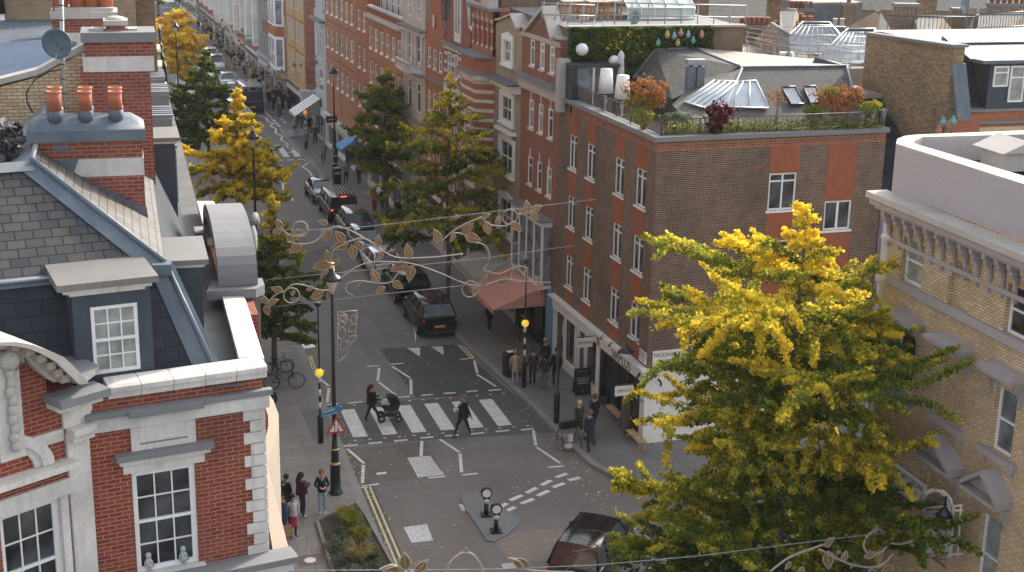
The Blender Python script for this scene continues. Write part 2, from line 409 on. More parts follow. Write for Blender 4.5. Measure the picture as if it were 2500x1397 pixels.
rd = [(7.9, 15), (16, 15), (16, 31.5), (16.9, 34.2), (19.2, 35.4), (60, 35)] + RK + RK2 + LK[::-1]
mb = MB()
ys = []
flat('road', [(p[0], p[1]) for p in [(7.0, 15), (40, 15), (70, 34), (70, 46), (22, 50), (22, 420), (4, 420), (3.5, 135), (5, 66), (7, 66)]], -.012, asphalt)
def pavement(name, kerb, far, m, h=.12):
    """raised sheet between a kerb polyline and the building line, with kerb stones as its edge"""
    mb = MB(); n = len(kerb)
    for i in range(n-1):
        (ax, ay), (bx, by) = kerb[i], kerb[i+1]; (cx, cy), (dx, dy) = far[i], far[i+1]
        a = Vector((ax, ay)); b = Vector((bx, by)); c = Vector((cx, cy)); d = Vector((dx, dy))
        wa = min(.3/max((c-a).length, .31), .5); wb = min(.3/max((d-b).length, .31), .5)
        a2 = a.lerp(c, wa); b2 = b.lerp(d, wb)
        mb.poly([(ax, ay, h), (bx, by, h), (b2.x, b2.y, h), (a2.x, a2.y, h)], 1)
        mb.poly([(a2.x, a2.y, h), (b2.x, b2.y, h), (dx, dy, h), (cx, cy, h)], 0)
        mb.poly([(ax, ay, h), (ax, ay, -.02), (bx, by, -.02), (bx, by, h)], 1)
    o = mb.build(name, [m, kerb_m]); o['kind'] = 'structure'
    bm = bmesh.new(); bm.from_mesh(o.data); bmesh.ops.recalc_face_normals(bm, faces=bm.faces)
    for f in bm.faces:
        if abs(f.normal.z) > .9 and f.normal.z < 0: f.normal_flip()
    bm.to_mesh(o.data); bm.free(); return o
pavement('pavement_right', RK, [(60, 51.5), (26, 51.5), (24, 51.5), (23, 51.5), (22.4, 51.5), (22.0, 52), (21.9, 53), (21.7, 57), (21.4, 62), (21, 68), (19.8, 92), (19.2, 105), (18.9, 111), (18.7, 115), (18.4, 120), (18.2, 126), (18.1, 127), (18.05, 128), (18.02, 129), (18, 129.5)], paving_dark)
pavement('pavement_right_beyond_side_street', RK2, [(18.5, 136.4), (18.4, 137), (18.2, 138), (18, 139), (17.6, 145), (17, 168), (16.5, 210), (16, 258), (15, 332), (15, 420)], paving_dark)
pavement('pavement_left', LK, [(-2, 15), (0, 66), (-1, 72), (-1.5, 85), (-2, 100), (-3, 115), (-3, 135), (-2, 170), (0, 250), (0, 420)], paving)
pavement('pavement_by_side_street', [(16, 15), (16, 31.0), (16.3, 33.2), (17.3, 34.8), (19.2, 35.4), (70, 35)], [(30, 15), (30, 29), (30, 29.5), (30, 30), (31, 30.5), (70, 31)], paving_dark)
# patches of different asphalt
def gp(l): return [tuple(G(u, v).xy) for u, v in l]
flat('asphalt_patch_before_crossing', [(11.56, 65.35), (15.3, 65.2), (16.35, 57.6), (11.93, 58.3)], -.006, asphalt_new)
flat('crossing_asphalt', [(7.95, 58.3), (16.45, 57.7), (16.75, 53.0), (7.95, 53.6)], -.0085, asphalt_edge)
flat('junction_asphalt', [(8.45, 52.7), (16.9, 51.8), (17.2, 47.9), (18.6, 46.6), (40, 45.6), (40, 36), (16.5, 34), (15.9, 20), (8.45, 20)], -.004, asphalt_brown)
flat('gutter_left', [(7.92, 15), (8.43, 15), (8.43, 52.9), (7.92, 53.6)], -.003, asphalt_edge)
flat('paved_patch_left', gp([(860, 1095), (1040, 1078), (1085, 1160), (905, 1180)]), .0, road_mat('asphalt_patch', (.125, .108, .095), (.15, .13, .115)))
flat('tactile_paving', gp([(735, 1010), (790, 1008), (835, 1070), (765, 1082)]), .126, tactile)
flat('side_road_patch', gp([(640, 700), (690, 640), (800, 600), (840, 660), (700, 730), (640, 790)]), -.0035, asphalt_edge)
flat('road_patch', gp([(880, 640), (845, 600), (700, 640), (760, 700)]), -.0045, road_mat('asphalt_faded', (.12, .117, .11), (.15, .145, .135)))
# traffic island
isl = [(1125, 1222), (1132, 1208), (1160, 1203), (1182, 1214), (1270, 1268), (1264, 1286), (1235, 1310), (1205, 1325), (1188, 1322), (1168, 1290), (1140, 1250)]
mb = MB(); mb.prism([(p[0], p[1], -.02) for p in [tuple(G(*q).xy) for q in isl]], (0, 0, .07)); o = mb.build('traffic_island', island_m); o['kind'] = 'structure'
flat('worn_setts', gp([(1210, 1322), (1262, 1298), (1330, 1292), (1420, 1300), (1330, 1370), (1270, 1372), (1225, 1350)]), .004, setts)
# ---- painted markings, 4 mm above the asphalt
mk = MB()
def line(mb, a, b, wd, z=.004):
    a = Vector(a); b = Vector(b); d = (b-a).normalized(); n = Vector((-d.y, d.x))*wd/2
    mb.poly([(a.x-n.x, a.y-n.y, z), (b.x-n.x, b.y-n.y, z), (b.x+n.x, b.y+n.y, z), (a.x+n.x, a.y+n.y, z)])
Zb = MB()
for k in range(6):
    x = 8.78+k*1.236
    Zb.poly([(x-.31, 54.30-.02*k, .004), (x+.31, 54.29-.02*k, .004), (x+.26, 57.50-.02*k, .004), (x-.36, 57.51-.02*k, .004)])
o = Zb.build('zebra_crossing', mark_white); o['kind'] = 'structure'
for a, b, n, y0 in ((8.5, 15.9, 13, 57.95), (8.5, 15.9, 13, 53.95)):          # studs
    for k in range(n): x = lerp(a, b, k/(n-1)); mk.poly([(x-.06, y0-.05, .004), (x+.06, y0-.05, .004), (x+.06, y0+.05, .004), (x-.06, y0+.05, .004)])
def seg(pl, wd=.12, m=mk):
    P_ = [G(u, v).xy for u, v in pl]
    for i in range(len(P_)-1): line(m, P_[i], P_[i+1], wd)
for s in [[(850,985),(884,981)],[(927,978),(958,974)],[(970,971),(1000,968)],[(1028,966),(1057,963)],[(1083,961),(1112,959)],[(1138,957),(1166,954)],[(1192,954),(1222,951)],   # far dashes
          [(840,1090),(873,1086)],[(900,1083),(933,1080)],[(962,1077),(995,1074)],[(1027,1070),(1058,1067)],[(1087,1065),(1120,1062)],[(1150,1060),(1182,1057)],[(1210,1054),(1243,1051)],
          [(1272,1050),(1303,1047)]]: seg(s, .15)
for s in [[(896,895),(926,893)],[(926,899),(922,930)],[(924,933),(968,966)],[(953,890),(985,887)],[(958,895),(1001,923)],[(1003,926),(1004,963)],[(1123,878),(1157,874)],[(1158,881),(1165,911)],[(1164,914),(1211,944)],
          [(760,908),(795,906)],[(765,912),(803,943)],[(803,948),(799,983)],[(797,988),(826,986)],
          [(1030,1077),(1028,1114)],[(1030,1120),(1062,1144)],[(1063,1145),(1081,1156)],[(1046,1167),(1087,1163)],[(1074,1073),(1121,1104)],[(1123,1108),(1127,1153)],[(1128,1160),(1167,1156)],
          [(848,1096),(889,1132)],[(887,1136),(885,1180)],[(883,1187),(925,1182)],[(1302,1051),(1308,1088)],[(1310,1092),(1367,1131)],[(1338,1141),(1376,1138)]]: seg(s, .13)
for s in [[(1215,1243),(1237,1229)],[(1245,1222),(1275,1209)],[(1285,1204),(1310,1191)],[(1322,1185),(1345,1173)],[(1358,1166),(1384,1156)],
          [(1232,1250),(1258,1238)],[(1272,1230),(1303,1218)],[(1312,1211),(1340,1198)],[(1350,1190),(1378,1180)],[(1388,1173),(1416,1166)]]: seg(s, .2)
for t3 in ([(994,850),(1026,849),(1025,871)], [(1052,847),(1082,846),(1083,867)], [(1014,838),(1010,800),(1020,795)]):
    mk.poly([(p.x, p.y, .004) for p in [G(*q) for q in t3]])
# further zebra with its zigzags
for k in range(5):
    x = 10.0+k*.93; mk.poly([(x-.25, 115.0, .004), (x+.25, 115.0, .004), (x+.2, 119.3, .004), (x-.3, 119.3, .004)])
for k in range(4): mk.poly([(10.6+k*.85, 120.3, .004), (11.1+k*.85, 120.3, .004), (11.1+k*.85, 120.55, .004), (10.6+k*.85, 120.55, .004)])
for k in range(6): mk.poly([(9.3+k*.85, 113.6, .004), (9.8+k*.85, 113.6, .004), (9.8+k*.85, 113.9, .004), (9.3+k*.85, 113.9, .004)])
seg([(742,393),(757,395),(738,407),(755,418),(762,430),(780,437),(778,447)], .16)
seg([(640,375),(660,410),(672,420),(674,440),(691,447),(691,462),(717,490),(697,489)], .16)
seg([(630,281),(650,288),(652,295),(667,302),(660,308),(674,315),(673,325),(690,333),(686,342),(704,352),(700,358),(716,367)], .18)
seg([(610,355),(622,362),(628,368)], .14); seg([(640,375),(655,374)], .14); seg([(662,374),(684,374)], .14); seg([(690,373),(712,372)], .14)
seg([(437,288),(452,287),(441,296),(448,300),(454,304)], .15); seg([(462,307),(478,307)], .15)
for a in ((665,292),(672,299),(678,305),(684,311),(686,290),(692,297)): p = G(*a).xy; line(mk, p, p+Vector((.1, -1.)), .25)
for a in range(8): x = 8.0+a*.5; 
for k in range(4): x = 8.2+k*.72; mk.poly([(x-.3, 236.5, .004), (x+.3, 236.5, .004), (x+.28, 241, .004), (x-.32, 241, .004)])
for k in range(5): x = 7.6+k*.72; mk.poly([(x-.2, 248.6, .004), (x+.2, 248.6, .004), (x+.2, 249.4, .004), (x-.2, 249.4, .004)])
seg([(444,45),(450,40),(447,36)], .2); seg([(455,105),(466,100),(458,92),(466,86)], .2); seg([(440,42),(448,52),(458,52),(452,60)], .2)
for t3 in ([(487,143),(493,138),(499,143)], [(504,139),(514,138),(515,143)], [(462,72),(466,67),(470,72)]): mk.poly([(p.x, p.y, .004) for p in [G(*q) for q in t3]])
seg([(500,125),(504,118),(497,112)], .2)
seg([(745,385),(760,383)], .12)
o = mk.build('road_markings', mark_white); o['kind'] = 'structure'
yl = MB()
for dx in (.17, .37): line(yl, (7.93+dx, 49.3), (7.95+dx, 20), .075, .008)
for pl in ([(755,872),(764,905)], [(760,869),(771,905)], [(1119,842),(1149,874)], [(1128,842),(1156,873)], [(640,262),(672,300)], [(636,262),(660,288)], [(565,190),(600,230)],[(570,190),(604,228)]):
    P_ = [G(u, v).xy for u, v in pl]; line(yl, P_[0], P_[1], .075, .008)
seg([(880,1191),(898,1190)], .1, yl)
o = yl.build('yellow_lines', mark_yellow); o['kind'] = 'structure'
# iron covers
def cover(pts, label, z=.006, m=None):
    mb = MB(); P_ = [G(u, v).xy for u, v in pts]
    mb.prism([(p.x, p.y, -.01) for p in P_], (0, 0, z+.01)); n = 9
    for i in range(n):
        for k in range(n):
            if len(P_) == 4:
                def q(a, b): x = P_[0].lerp(P_[1], a).lerp(P_[3].lerp(P_[2], a), b); return (x.x, x.y, z+.003)
                e = .38/n; a, b = (i+.5)/n, (k+.5)/n
                mb.poly([q(a-e, b-e), q(a+e, b-e), q(a+e, b+e), q(a-e, b+e)], 1)
    tag(mb.build('manhole_cover', [m or iron, iron_hi]), label, 'manhole cover', 'iron covers in the road')
iron_hi = plain('polished_iron', (.55, .54, .52), .35, .5, .35, 30.)
cover([(994, 1118), (1050, 1113), (1084, 1160), (1020, 1166)], 'long worn cover crossed by the zigzag line near the zebra crossing')
cover([(985, 1288), (1042, 1280), (1058, 1320), (1005, 1326)], 'bright worn square cover in the road beside the double yellow lines')
cover([(1119, 1232), (1158, 1228), (1168, 1243), (1128, 1248)], 'small grating cover against the tip of the traffic island')
cover([(735, 838), (765, 834), (770, 848), (742, 852)], 'pale cover in the road beside the green tree on the left')
cover([(918, 1155), (942, 1152), (944, 1157), (921, 1160)], 'small white painted valve cover left of the long cover', .005, mark_white)
cover([(1222, 1377), (1285, 1372), (1290, 1384), (1230, 1390)], 'square cover in the junction right behind the black taxi')
mb = MB(); c = G(757, 1368, .12); mb.prism([(c.x-.45, c.y-.35, .11), (c.x+.45, c.y-.35, .11), (c.x+.5, c.y+.4, .11), (c.x-.4, c.y+.4, .11)], (0, 0, .016))
mb.lathe([(.2, .0), (.2, .019)], (c.x, c.y, .11), 20, 1)
tag(mb.build('manhole_cover', [plain('brown_paving', (.14, .105, .095), .8), iron_hi]), 'round cover in a brown square of the pavement beside the planting bed', 'manhole cover', 'iron covers in the road')
# fallen leaves
lf = MB(); lr = random.Random(3)
for i in range(1050):
    x, y = lr.uniform(7.9, 17), lr.uniform(41, 68)
    if lr.random() < .6: x = lr.choice((lr.gauss(8.15, .15), lr.gauss(16.4, .3)))
    if lr.random() < .12: x, y = lr.gauss(14.6, .4), lr.uniform(85, 125)
    s = lr.uniform(.025, .05); a = lr.uniform(0, pi); z = .013 if x < 16.2 and x > 7.95 else .128
    lf.poly([(x+s*cos(a+k*pi/2), y+s*sin(a+k*pi/2), z+.004*lr.random()) for k in range(4)])
tag(lf.build('fallen_leaves', plain('leaf_litter', (.5, .4, .16), .8, 0, .4, 1.)), 'pale yellow leaves scattered over road and pavement', 'leaves', kind='stuff')
# ================================================================== red brick corner building on the left
AL = radians(78.65); tL = Vector((sin(AL), cos(AL), 0)); nL = Vector((-cos(AL), sin(AL), 0))   # along the front, and into the building
X0 = 2.05
K = AX(640, 930, X0); KL = Vector((K.x, K.y, 0))
def FL(u, v, out=0.):
    p = PN(u, v, KL - nL*out, nL) - KL; return p.dot(tL), p.z
LBrot = radians(90)-AL
LB = thing('corner_building', 'red brick corner building with white stone dressings, slate mansard and lead capped roof', 'building', KL, LBrot)
def W2L(p): q = Vector(p)-KL; return Vector((q.dot(tL), q.dot(nL), q.z))
def lbuild(mb, name, mats, parent=LB): return mb.build(name, mats, parent)
# --- main front wall
ZB = 9.0
zc = FL(640, 962)[1]               # underside of the cornice band
xl = FL(222, 1200)[0]
wx0, wz1 = FL(322, 1154); wx1 = FL(480, 1250)[0]; wz0 = FL(484, 1372)[1]
wz1 = FL(400, 1143)[1]; wx0 = FL(328, 1270)[0]
ztop = FL(645, 900)[1]
mb = MB(); wall(mb, xl, 0, ZB-9, ztop, [(wx0, wx1, wz0, wz1)], depth=.16, m=0, mr=1)
lbuild(mb, 'front_wall', [red_brick, stone_white]); mb = MB(); mb.box(xl, .16, 0, wx0-.01, .5, zc-.3); mb.box(wx1+.01, .16, 0, -.01, .5, zc-.3); mb.box(wx0-.01, .2, 0, wx1+.01, .5, zc-.3); mb.split('wall_core', [red_brick], LB); mb = MB(); mb.box(xl, .0005, zc-.3, -.003, .45, ztop-.01); mb.build('parapet_wall', [red_brick], LB)
wn = window(LB, wx0+.0, wx1, wz0, wz1, 'sash3', .1, fw=.085, glass=glass_dark)
wn['label'] = 'tall white sash window with small panes in the red brick front'
mb = MB()
# architrave, lintel, hood, panel, cornice band, quoins, bottom ledge
fr = .05
a, b = FL(298, 1115), FL(497, 1085); c, d = FL(300, 1160), FL(497, 1127)
mb.box(a[0], -.05, c[1]+.02, b[0], .0, a[1]+.02, 0)
a, b = FL(278, 1108), FL(516, 1071); hz = a[1]
mb.box(a[0], -.22, hz-.10, b[0], .0, hz, 2); mb.box(a[0]+.06, -.15, hz-.19, b[0]-.06, 0, hz-.101, 0)
a, b = FL(316, 1030), FL(478, 1085)
pz0, pz1 = hz+.003, FL(316, 1026)[1]; px0, px1 = a[0], b[0]
mb.box(px0, -.05, pz0, px1, 0, pz1, 0); mb.box(px0+.14, -.052, pz0+.1, px1-.14, -.02, pz0+.13, 2)
for q in ((px0+.14, pz0+.15, px1-.14, pz0+.175), (px0+.14, pz1-.12, px1-.14, pz1-.095)): mb.box(q[0], -.062, q[1], q[2], -.05, q[3], 0)
for q in (px0+.14, px1-.165): mb.box(q, -.062, pz0+.175, q+.025, -.05, pz1-.12, 0)
zb1 = FL(640, 955)[1]
mb.box(xl-.02, -.14, zb1-.04, .14, 0, zb1+.06, 2); mb.box(xl-.02, -.09, zb1-.28, .09, 0, zb1-.041, 0)
mb.box(px0-.04, -.22, zb1-.07, px1+.12, -.14, zb1+.04, 2)
qz = zb1-.29; k = 0
while qz > ZB-1:
    wq = .36 if k % 2 == 0 else .245
    mb.box(-wq, -.025-.0, qz-.205, .025, .0, qz-.008, 0); qz -= .213; k += 1
lz = FL(500, 1372)[1]-.02
mb.box(xl+.5, -.45, lz-.12, .42, .0, lz, 2); mb.box(xl+.5, -.36, lz-.3, .36, 0, lz-.121, 0); mb.box(xl+.2, -.2, ZB-9, .2, 0, lz-.301, 0)
mb.box(wx0-.1, -.09, wz0-.1, wx1+.1, 0, wz0-.003, 0)
lbuild(mb, 'stone_dressings', [stone_white, stone, stone_grey])
# coping of the front parapet: separate stones
mb = MB(); zt = FL(649, 885)[1]; x = FL(262, 950)[0]; xs = []
n = 5; xe = .08
for i in range(n):
    a = lerp(x, xe, i/n)+.005; b = lerp(x, xe, (i+1)/n)-.005
    mb.prism([(a, -.09, zt-.13), (a, .36, zt-.13), (a, .36, zt), (a, -.02, zt-.02), (a, -.09, zt-.05)], (b-a, 0, 0))
    mb.box(a, -.045, zt-.25, b, .3, zt-.131)
# right parapet coping (along the street)
yend = W2L(G(598, 725, zt)).y
o = lbuild(mb, 'coping', stone_white)
RX = Matrix.Translation(W2L((0, 0, 0))) @ Matrix.Rotation(-LBrot, 4, 'Z')      # world coordinates -> this building's frame
def world_mb(): m = MB(); m.X = RX; return m
mb = world_mb()
YA = G(649, 885, zt).y
def copline(y0, y1, xo=2.13, xi=1.70, n=7):
    for i in range(n):
        a = lerp(y0, y1, i/n)+.004; b = lerp(y0, y1, (i+1)/n)-.004
        mb.prism([(xo, a, zt-.13), (xi, a, zt-.13), (xi, a, zt+.0), (xo-.04, a, zt-.015), (xo, a, zt-.05)], (0, b-a, 0))
copline(YA+.36, G(598, 725, zt).y+.6); mb.build('coping', [stone_white], LB); mb = world_mb(); copline(G(525, 575, zt).y-.4, G(500, 490, zt).y, n=5)
mb.build('coping', [stone_white], LB)
mb = world_mb()
mb.box(1.74, YA+.4, 9, 2.045, 34, zt-.131, 0)
mb.build('side_wall', [red_brick], LB)
# --- roof
base = K + nL*.45; base.z = zt-.35
nM = (nL*-sin(radians(70)) + Vector((0, 0, cos(radians(70)))))     # normal of the steep lower slope
HB = PN(512, 882, base, nM); HT = PN(403, 648, base, nM)
nU = (nL*-sin(radians(38)) + Vector((0, 0, cos(radians(38)))))
RG = PN(78, 398, HT, nU)
ext = tL*-9
def along(p, q): return p+q
mb = world_mb()
low = Vector((0, 0, -1.2))
def downslope(p, n, k): # continue the slope below
    return p
HB2 = HB + (HB-HT)*.12
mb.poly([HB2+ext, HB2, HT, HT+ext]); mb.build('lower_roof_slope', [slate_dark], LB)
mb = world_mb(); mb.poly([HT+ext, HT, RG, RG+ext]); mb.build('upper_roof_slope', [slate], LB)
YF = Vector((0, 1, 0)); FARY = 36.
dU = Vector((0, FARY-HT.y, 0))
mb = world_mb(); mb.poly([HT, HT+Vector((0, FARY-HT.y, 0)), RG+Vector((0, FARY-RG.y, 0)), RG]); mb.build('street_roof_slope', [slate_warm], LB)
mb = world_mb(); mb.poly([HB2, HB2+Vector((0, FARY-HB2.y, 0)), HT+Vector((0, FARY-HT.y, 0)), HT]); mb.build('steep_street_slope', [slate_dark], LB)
mb = world_mb()
for a, b, r in ((HB2, HT, .11), (HT, RG, .1)):
    d = (b-a).normalized(); side = d.cross(Vector((0, 0, 1))).normalized(); up = side.cross(d)
    # flat lead wings either side of a roll
    s1 = (nM if a is HB2 else nU).cross(d).normalized(); s1 = s1 if s1.dot(tL) < 0 else -s1
    s2 = Vector((s1.x*-.7, .35, s1.z*-.7-.25)).normalized() if a is HB2 else Vector((1, 0, -.75)).normalized()
    upn = Vector((0, 0, .02))+ (nM if a is HB2 else nU)*.02
    mb.poly([a+s1*.32+upn, a+upn*1.5, b+upn*1.5, b+s1*.28+upn]); mb.poly([a+upn*1.5, a+s2*.14+upn*2, b+s2*.14+upn*2, b+upn*1.5])
    mb.tube([a+upn*2, a.lerp(b, .5)+upn*2, b+upn*2], .045, 8)
mb.box(HT.x-.22, HT.y-.22, HT.z-.12, HT.x+.1, HT.y+.1, HT.z+.07)
# lead strip between the two slates
mb.X = RX @ Matrix.Translation(HT) @ Matrix.Rotation(LBrot, 4, 'Z'); mb.box(-9, -.1, -.10, -.1, .02, .045); mb.tube([(-9, -.1, .01), (-.15, -.1, .01)], .05, 8); mb.X = RX
mb.build('lead_hips', [lead], LB)
mb = world_mb()
a = RG; b = RG+Vector((0, FARY-RG.y-2, 0))
mb.poly([a+Vector((.05, 0, .05)), b+Vector((.05, 0, .05)), b+Vector((-.45, 0, -.28)), a+Vector((-.45, 0, -.28))])
mb.tube([a+Vector((0, 0, .05)), b+Vector((0, 0, .05))], .05, 8)
mb.poly([RG+ext+Vector((0, 0, .04))+nU*.02-nL*.2-Vector((0,0,.15)), RG+nU*.02-nL*.2-Vector((0,0,.11)), RG+Vector((0, 0, .04)), RG+ext+Vector((0, 0, .04))])
mb.poly([RG+ext+Vector((0, 0, .04)), RG+Vector((0, 0, .04)), RG+nL*.55+Vector((-.1, 0, -.1)), RG+ext+nL*.55+Vector((0, 0, -.1))])
mb.build('lead_ridge', [lead_light], LB)
# back slope of the roof (falls away to the left)
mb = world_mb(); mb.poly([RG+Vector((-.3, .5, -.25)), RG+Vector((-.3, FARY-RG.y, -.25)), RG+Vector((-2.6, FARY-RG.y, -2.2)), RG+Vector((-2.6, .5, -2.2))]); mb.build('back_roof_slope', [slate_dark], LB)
# --- dormer in the lower slope
def MLd(u, v, yy):   # on a vertical plane parallel to the front, yy metres back from it
    p = PN(u, v, KL+nL*yy, nL)-KL; return p.dot(tL), p.z
yd = .42
dxa, dzb = MLd(232, 905, yd); dxb, dzt = MLd(333, 738, yd); dxa = MLd(225, 830, yd)[0]; dxb = MLd(340, 830, yd)[0]
dzt = MLd(275, 745, yd)[1]; dzb = MLd(290, 908, yd)[1]
ex0, ezt = MLd(175, 712, yd); ex1 = MLd(372, 800, yd)[0]; ezt = MLd(280, 705, yd)[1]
ex0 = MLd(180, 800, yd)[0]
mb = MB(); wall(mb, ex0, ex1, zt-.9, ezt, [(dxa, dxb, dzb, dzt)], y=yd, depth=.12)
mb.box(ex0, yd+.005, zt-.9, ex0+.05, yd+1.6, ezt); mb.box(ex1-.05, yd+.005, zt-.9, ex1, yd+1.6, ezt); mb.box(dxa-.02, yd+.125, dzb-.02, dxb+.02, yd+.2, dzt+.02)
dm = mb.build('dormer', [lead_dark], LB)
mb = MB()
rx0 = MLd(138, 690, yd-.2)[0]; rx1 = MLd(388, 690, yd-.2)[0]
mb.prism([(rx0, yd-.2, ezt+.09), (rx0, yd-.2, ezt+.2), (rx0, yd+1.2, ezt+.28), (rx0, yd+1.2, ezt+.09)], (rx1-rx0, 0, 0))
mb.build('dormer_roof', [weathered('lead_brown', (.16, .15, .14), (.24, .225, .21), rough=.5, amt=.5)], dm)
mb = MB(); mb.box(rx0+.1, yd-.13, ezt+.02, rx1-.1, yd+.1, ezt+.088); mb.box(rx0+.2, yd-.07, ezt-.04, rx1-.2, yd+.1, ezt+.019)
mb.build('dormer_cornice', [stone_white], dm)
window(dm, dxa, dxb, dzb, dzt, 'sash3', .06, y=yd, fw=.06, glass=curtain, name='dormer_window')
# --- street side dormers (cheeks face the camera)
def side_dormer(yn, zroof, xface, depth, zf, mroof, nm='dormer'):
    mb = world_mb(); mb.box(xface-1.6, yn, zf, xface, yn+depth, zroof-.001, 0)
    o = mb.build(nm, [lead_dark], LB)
    mb = world_mb(); mb.box(xface-1.7, yn-.12, zroof+.06, xface+.12, yn+depth+.1, zroof+.15, 0); mb.build('dormer_roof', [mroof], o)
    mb = world_mb(); mb.box(xface-1.6, yn-.06, zroof, xface+.06, yn+depth+.05, zroof+.058, 0); mb.build('dormer_cornice', [stone_white], o)
    return o
p = G(503, 838, HB.z); pt = AY(492, 650, p.y)
brownlead = MATS['lead_brown']
side_dormer(p.y, pt.z, pt.x, 1.5, HB.z-.8, brownlead)
q = AX(430, 425, pt.x-.05)
side_dormer(q.y, HT.z+.35, q.x, 1.3, HB.z-.8, brownlead)
# --- gutter floor behind the right parapet and beyond
mb = world_mb(); mb.poly([(HB2.x-.2, HB2.y-.6, HB.z-.25), (1.75, HB2.y-.6, HB.z-.25), (1.75, 60, HB.z-.25), (HB2.x-.2, 60, HB.z-.25)])
mb.build('gutter', [weathered('gutter_lead', (.1, .1, .1), (.2, .19, .18), streak=False)], LB)
# --- curved stone pediment on the street side, seen from behind
pR = AX(630, 695, 2.42); yN = pR.y; zF = pR.z; xL = AY(533, 690, yN).x; yFar = AX(497, 575, xL).y

mb = world_mb(); Lg = yFar-yN; rr = Lg/2; H = .95; cy = (yN+yFar)/2
def archpt(a, r, h): return (cy - r*cos(a)*(1+.06*sin(a)), zF + h*sin(a)**.8 if sin(a) > 0 else zF)
out = [archpt(pi*i/18, rr, H) for i in range(19)]; inn = [archpt(pi*i/18, rr-.28, H-.3) for i in range(19)]
pts = [(xL, y, z) for y, z in out]+[(xL, y, z) for y, z in inn[::-1]]
for i in range(18):
    mb.prism([(xL, *out[i]), (xL, *out[i+1]), (xL, *inn[i+1]), (xL, *inn[i])], (2.42-xL, 0, 0))
mb.build('curved_pediment', [stone_grey], LB)
mb = world_mb()
mb.prism([(xL+.25, y, z) for y, z in inn], (.25, 0, 0)); mb.build('pediment_brickwork', [red_brick], LB)
mb = world_mb()
mb.prism([(xL-.35, yN-.35, zF-.22), (xL-.1, yN+.2, zF-.22), (xL-.1, yN+.2, zF-.003), (xL-.35, yN-.35, zF-.003)], (.01, 0, 0)); mb.f = []; mb.m = []; mb.sm = []; mb.v = []
mb.prism([(xL-.25, yN-.25, zF-.2), (2.35, yN-.25, zF-.2), (2.55, yN-.0, zF-.2), (2.55, yN+.5, zF-.2), (xL-.1, yN+.5, zF-.2)], (0, 0, .19))
mb.box(xL-.2, yFar-.3, zF-.2, 2.5, yFar+.35, zF-.01)
mb.box(2.1, yN+.1, zF-1.6, 2.46, yFar-.1, zF-.201); mb.build('pediment_base', [stone_grey], LB)
mb = world_mb(); mb.ball((2.46, cy-.5, zF+.45), .3, 0, 10, 8, (.5, 1, 1.3)); mb.tube([(2.5, cy-.7, zF+.85), (2.58, cy-.45, zF+.95), (2.62, cy-.2, zF+.75)], .08, 6); mb.build('carved_scroll', [stone_grey], LB)
# parapet between: brick showing below the pediment, with stone stripes
mb = world_mb(); mb.box(2.0, yN-1.2, 9, 2.3, yN-.05, zF-.25, 0); mb.build('pier', [red_brick], LB)
# --- first floor bow on the street side, seen from above
zb = FL(705, 1360)[1]
bow = [tuple(G(u, v, zb).xy) for u, v in [(632, 944), (650, 953), (668, 978), (680, 1012), (681, 1045), (668, 1088), (650, 1130), (662, 1170), (690, 1280), (709, 1357)]]
inb = [tuple(G(u, v, zb).xy) for u, v in [(628, 965), (636, 972), (646, 992), (655, 1018), (655, 1045), (645, 1082), (628, 1128), (640, 1185), (655, 1280), (668, 1357)]]
mb = world_mb()
for i in range(len(bow)-1):
    mb.poly([(*bow[i], zb), (*inb[i], zb+.02), (*inb[i+1], zb+.02), (*bow[i+1], zb)][::-1]); mb.poly([(*bow[i], zb), (*bow[i+1], zb), (*bow[i+1], zb-4), (*bow[i], zb-4)])
    mb.poly([(*inb[i], zb+.02), (*inb[i+1], zb+.02), (*inb[i+1], zb-.3), (*inb[i], zb-.3)])
mb.poly([(*p_, zb-.3) for p_ in inb]+[(2.05, inb[-1][1]+.0, zb-.3), (2.0, inb[0][1], zb-.3)])
mb.build('bow_front', [stone_cream], LB)
# --- bay turned towards the junction on the far left
BA = radians(56.3); tB = Vector((sin(BA), cos(BA), 0)); nB = Vector((-cos(BA), sin(BA), 0)); KB = PN(222, 1200, KL, nL); KB.z = 0
def FB(u, v, out=0.): p = PN(u, v, KB-nB*out, nB)-KB; return p.dot(tB), p.z
BX = RX @ Matrix.Translation(KB) @ Matrix.Rotation(radians(90)-BA, 4, 'Z')
def bmb(): m = MB(); m.X = BX; return m
bx0 = FB(-60, 1300)[0]; w0x, w0z = FB(0, 1235); w1x = FB(150, 1300)[0]; wz1b = FB(132, 1218)[1]
zband = FB(200, 1045)[1]; ztb = FB(215, 950)[1]; zarch = FB(40, 836, .4)[1]
wxa = w1x-1.05; pzb = zband+.6
ARC = [FB(u, v, .5) for u, v in [(-110, 885), (-60, 868), (0, 860), (20, 861), (60, 868), (88, 885), (108, 905), (125, 922), (140, 934), (155, 944)]]
mb = bmb(); wall(mb, bx0-1.5, 0, 0, pzb, [(wxa, w1x, wz1b-2.1, wz1b)], depth=.2, mr=1); mb.box(bx0-1.5, .2, 0, wxa-.05, .8, pzb-.05); mb.box(w1x+.05, .2, 0, -.05, .8, zt)
mb.prism([(ARC[0][0], 0, pzb)]+[(a, 0, b) for a, b in ARC if b > pzb]+[(ARC[-1][0], 0, pzb)], (0, .1, 0)); mb.build('bay_wall', [red_brick, stone_white], LB)
bayroot = bpy.data.objects.new('bay_window', None)
wo = window(LB, 0, 1.05, 0, 2.1, 'sash3', .12, fw=.09, glass=glass_dark)
wo.matrix_local = BX @ Matrix.Translation((wxa, 0, wz1b-2.1)); wo['label'] = 'white sash window in the stone bay, cut by the left edge'
bpy.data.objects.remove(bayroot)
mb = bmb(); S = mb.box
S(FB(160, 1100)[0], -.06, 0, 0, 0, zband, 0)                       # pilaster
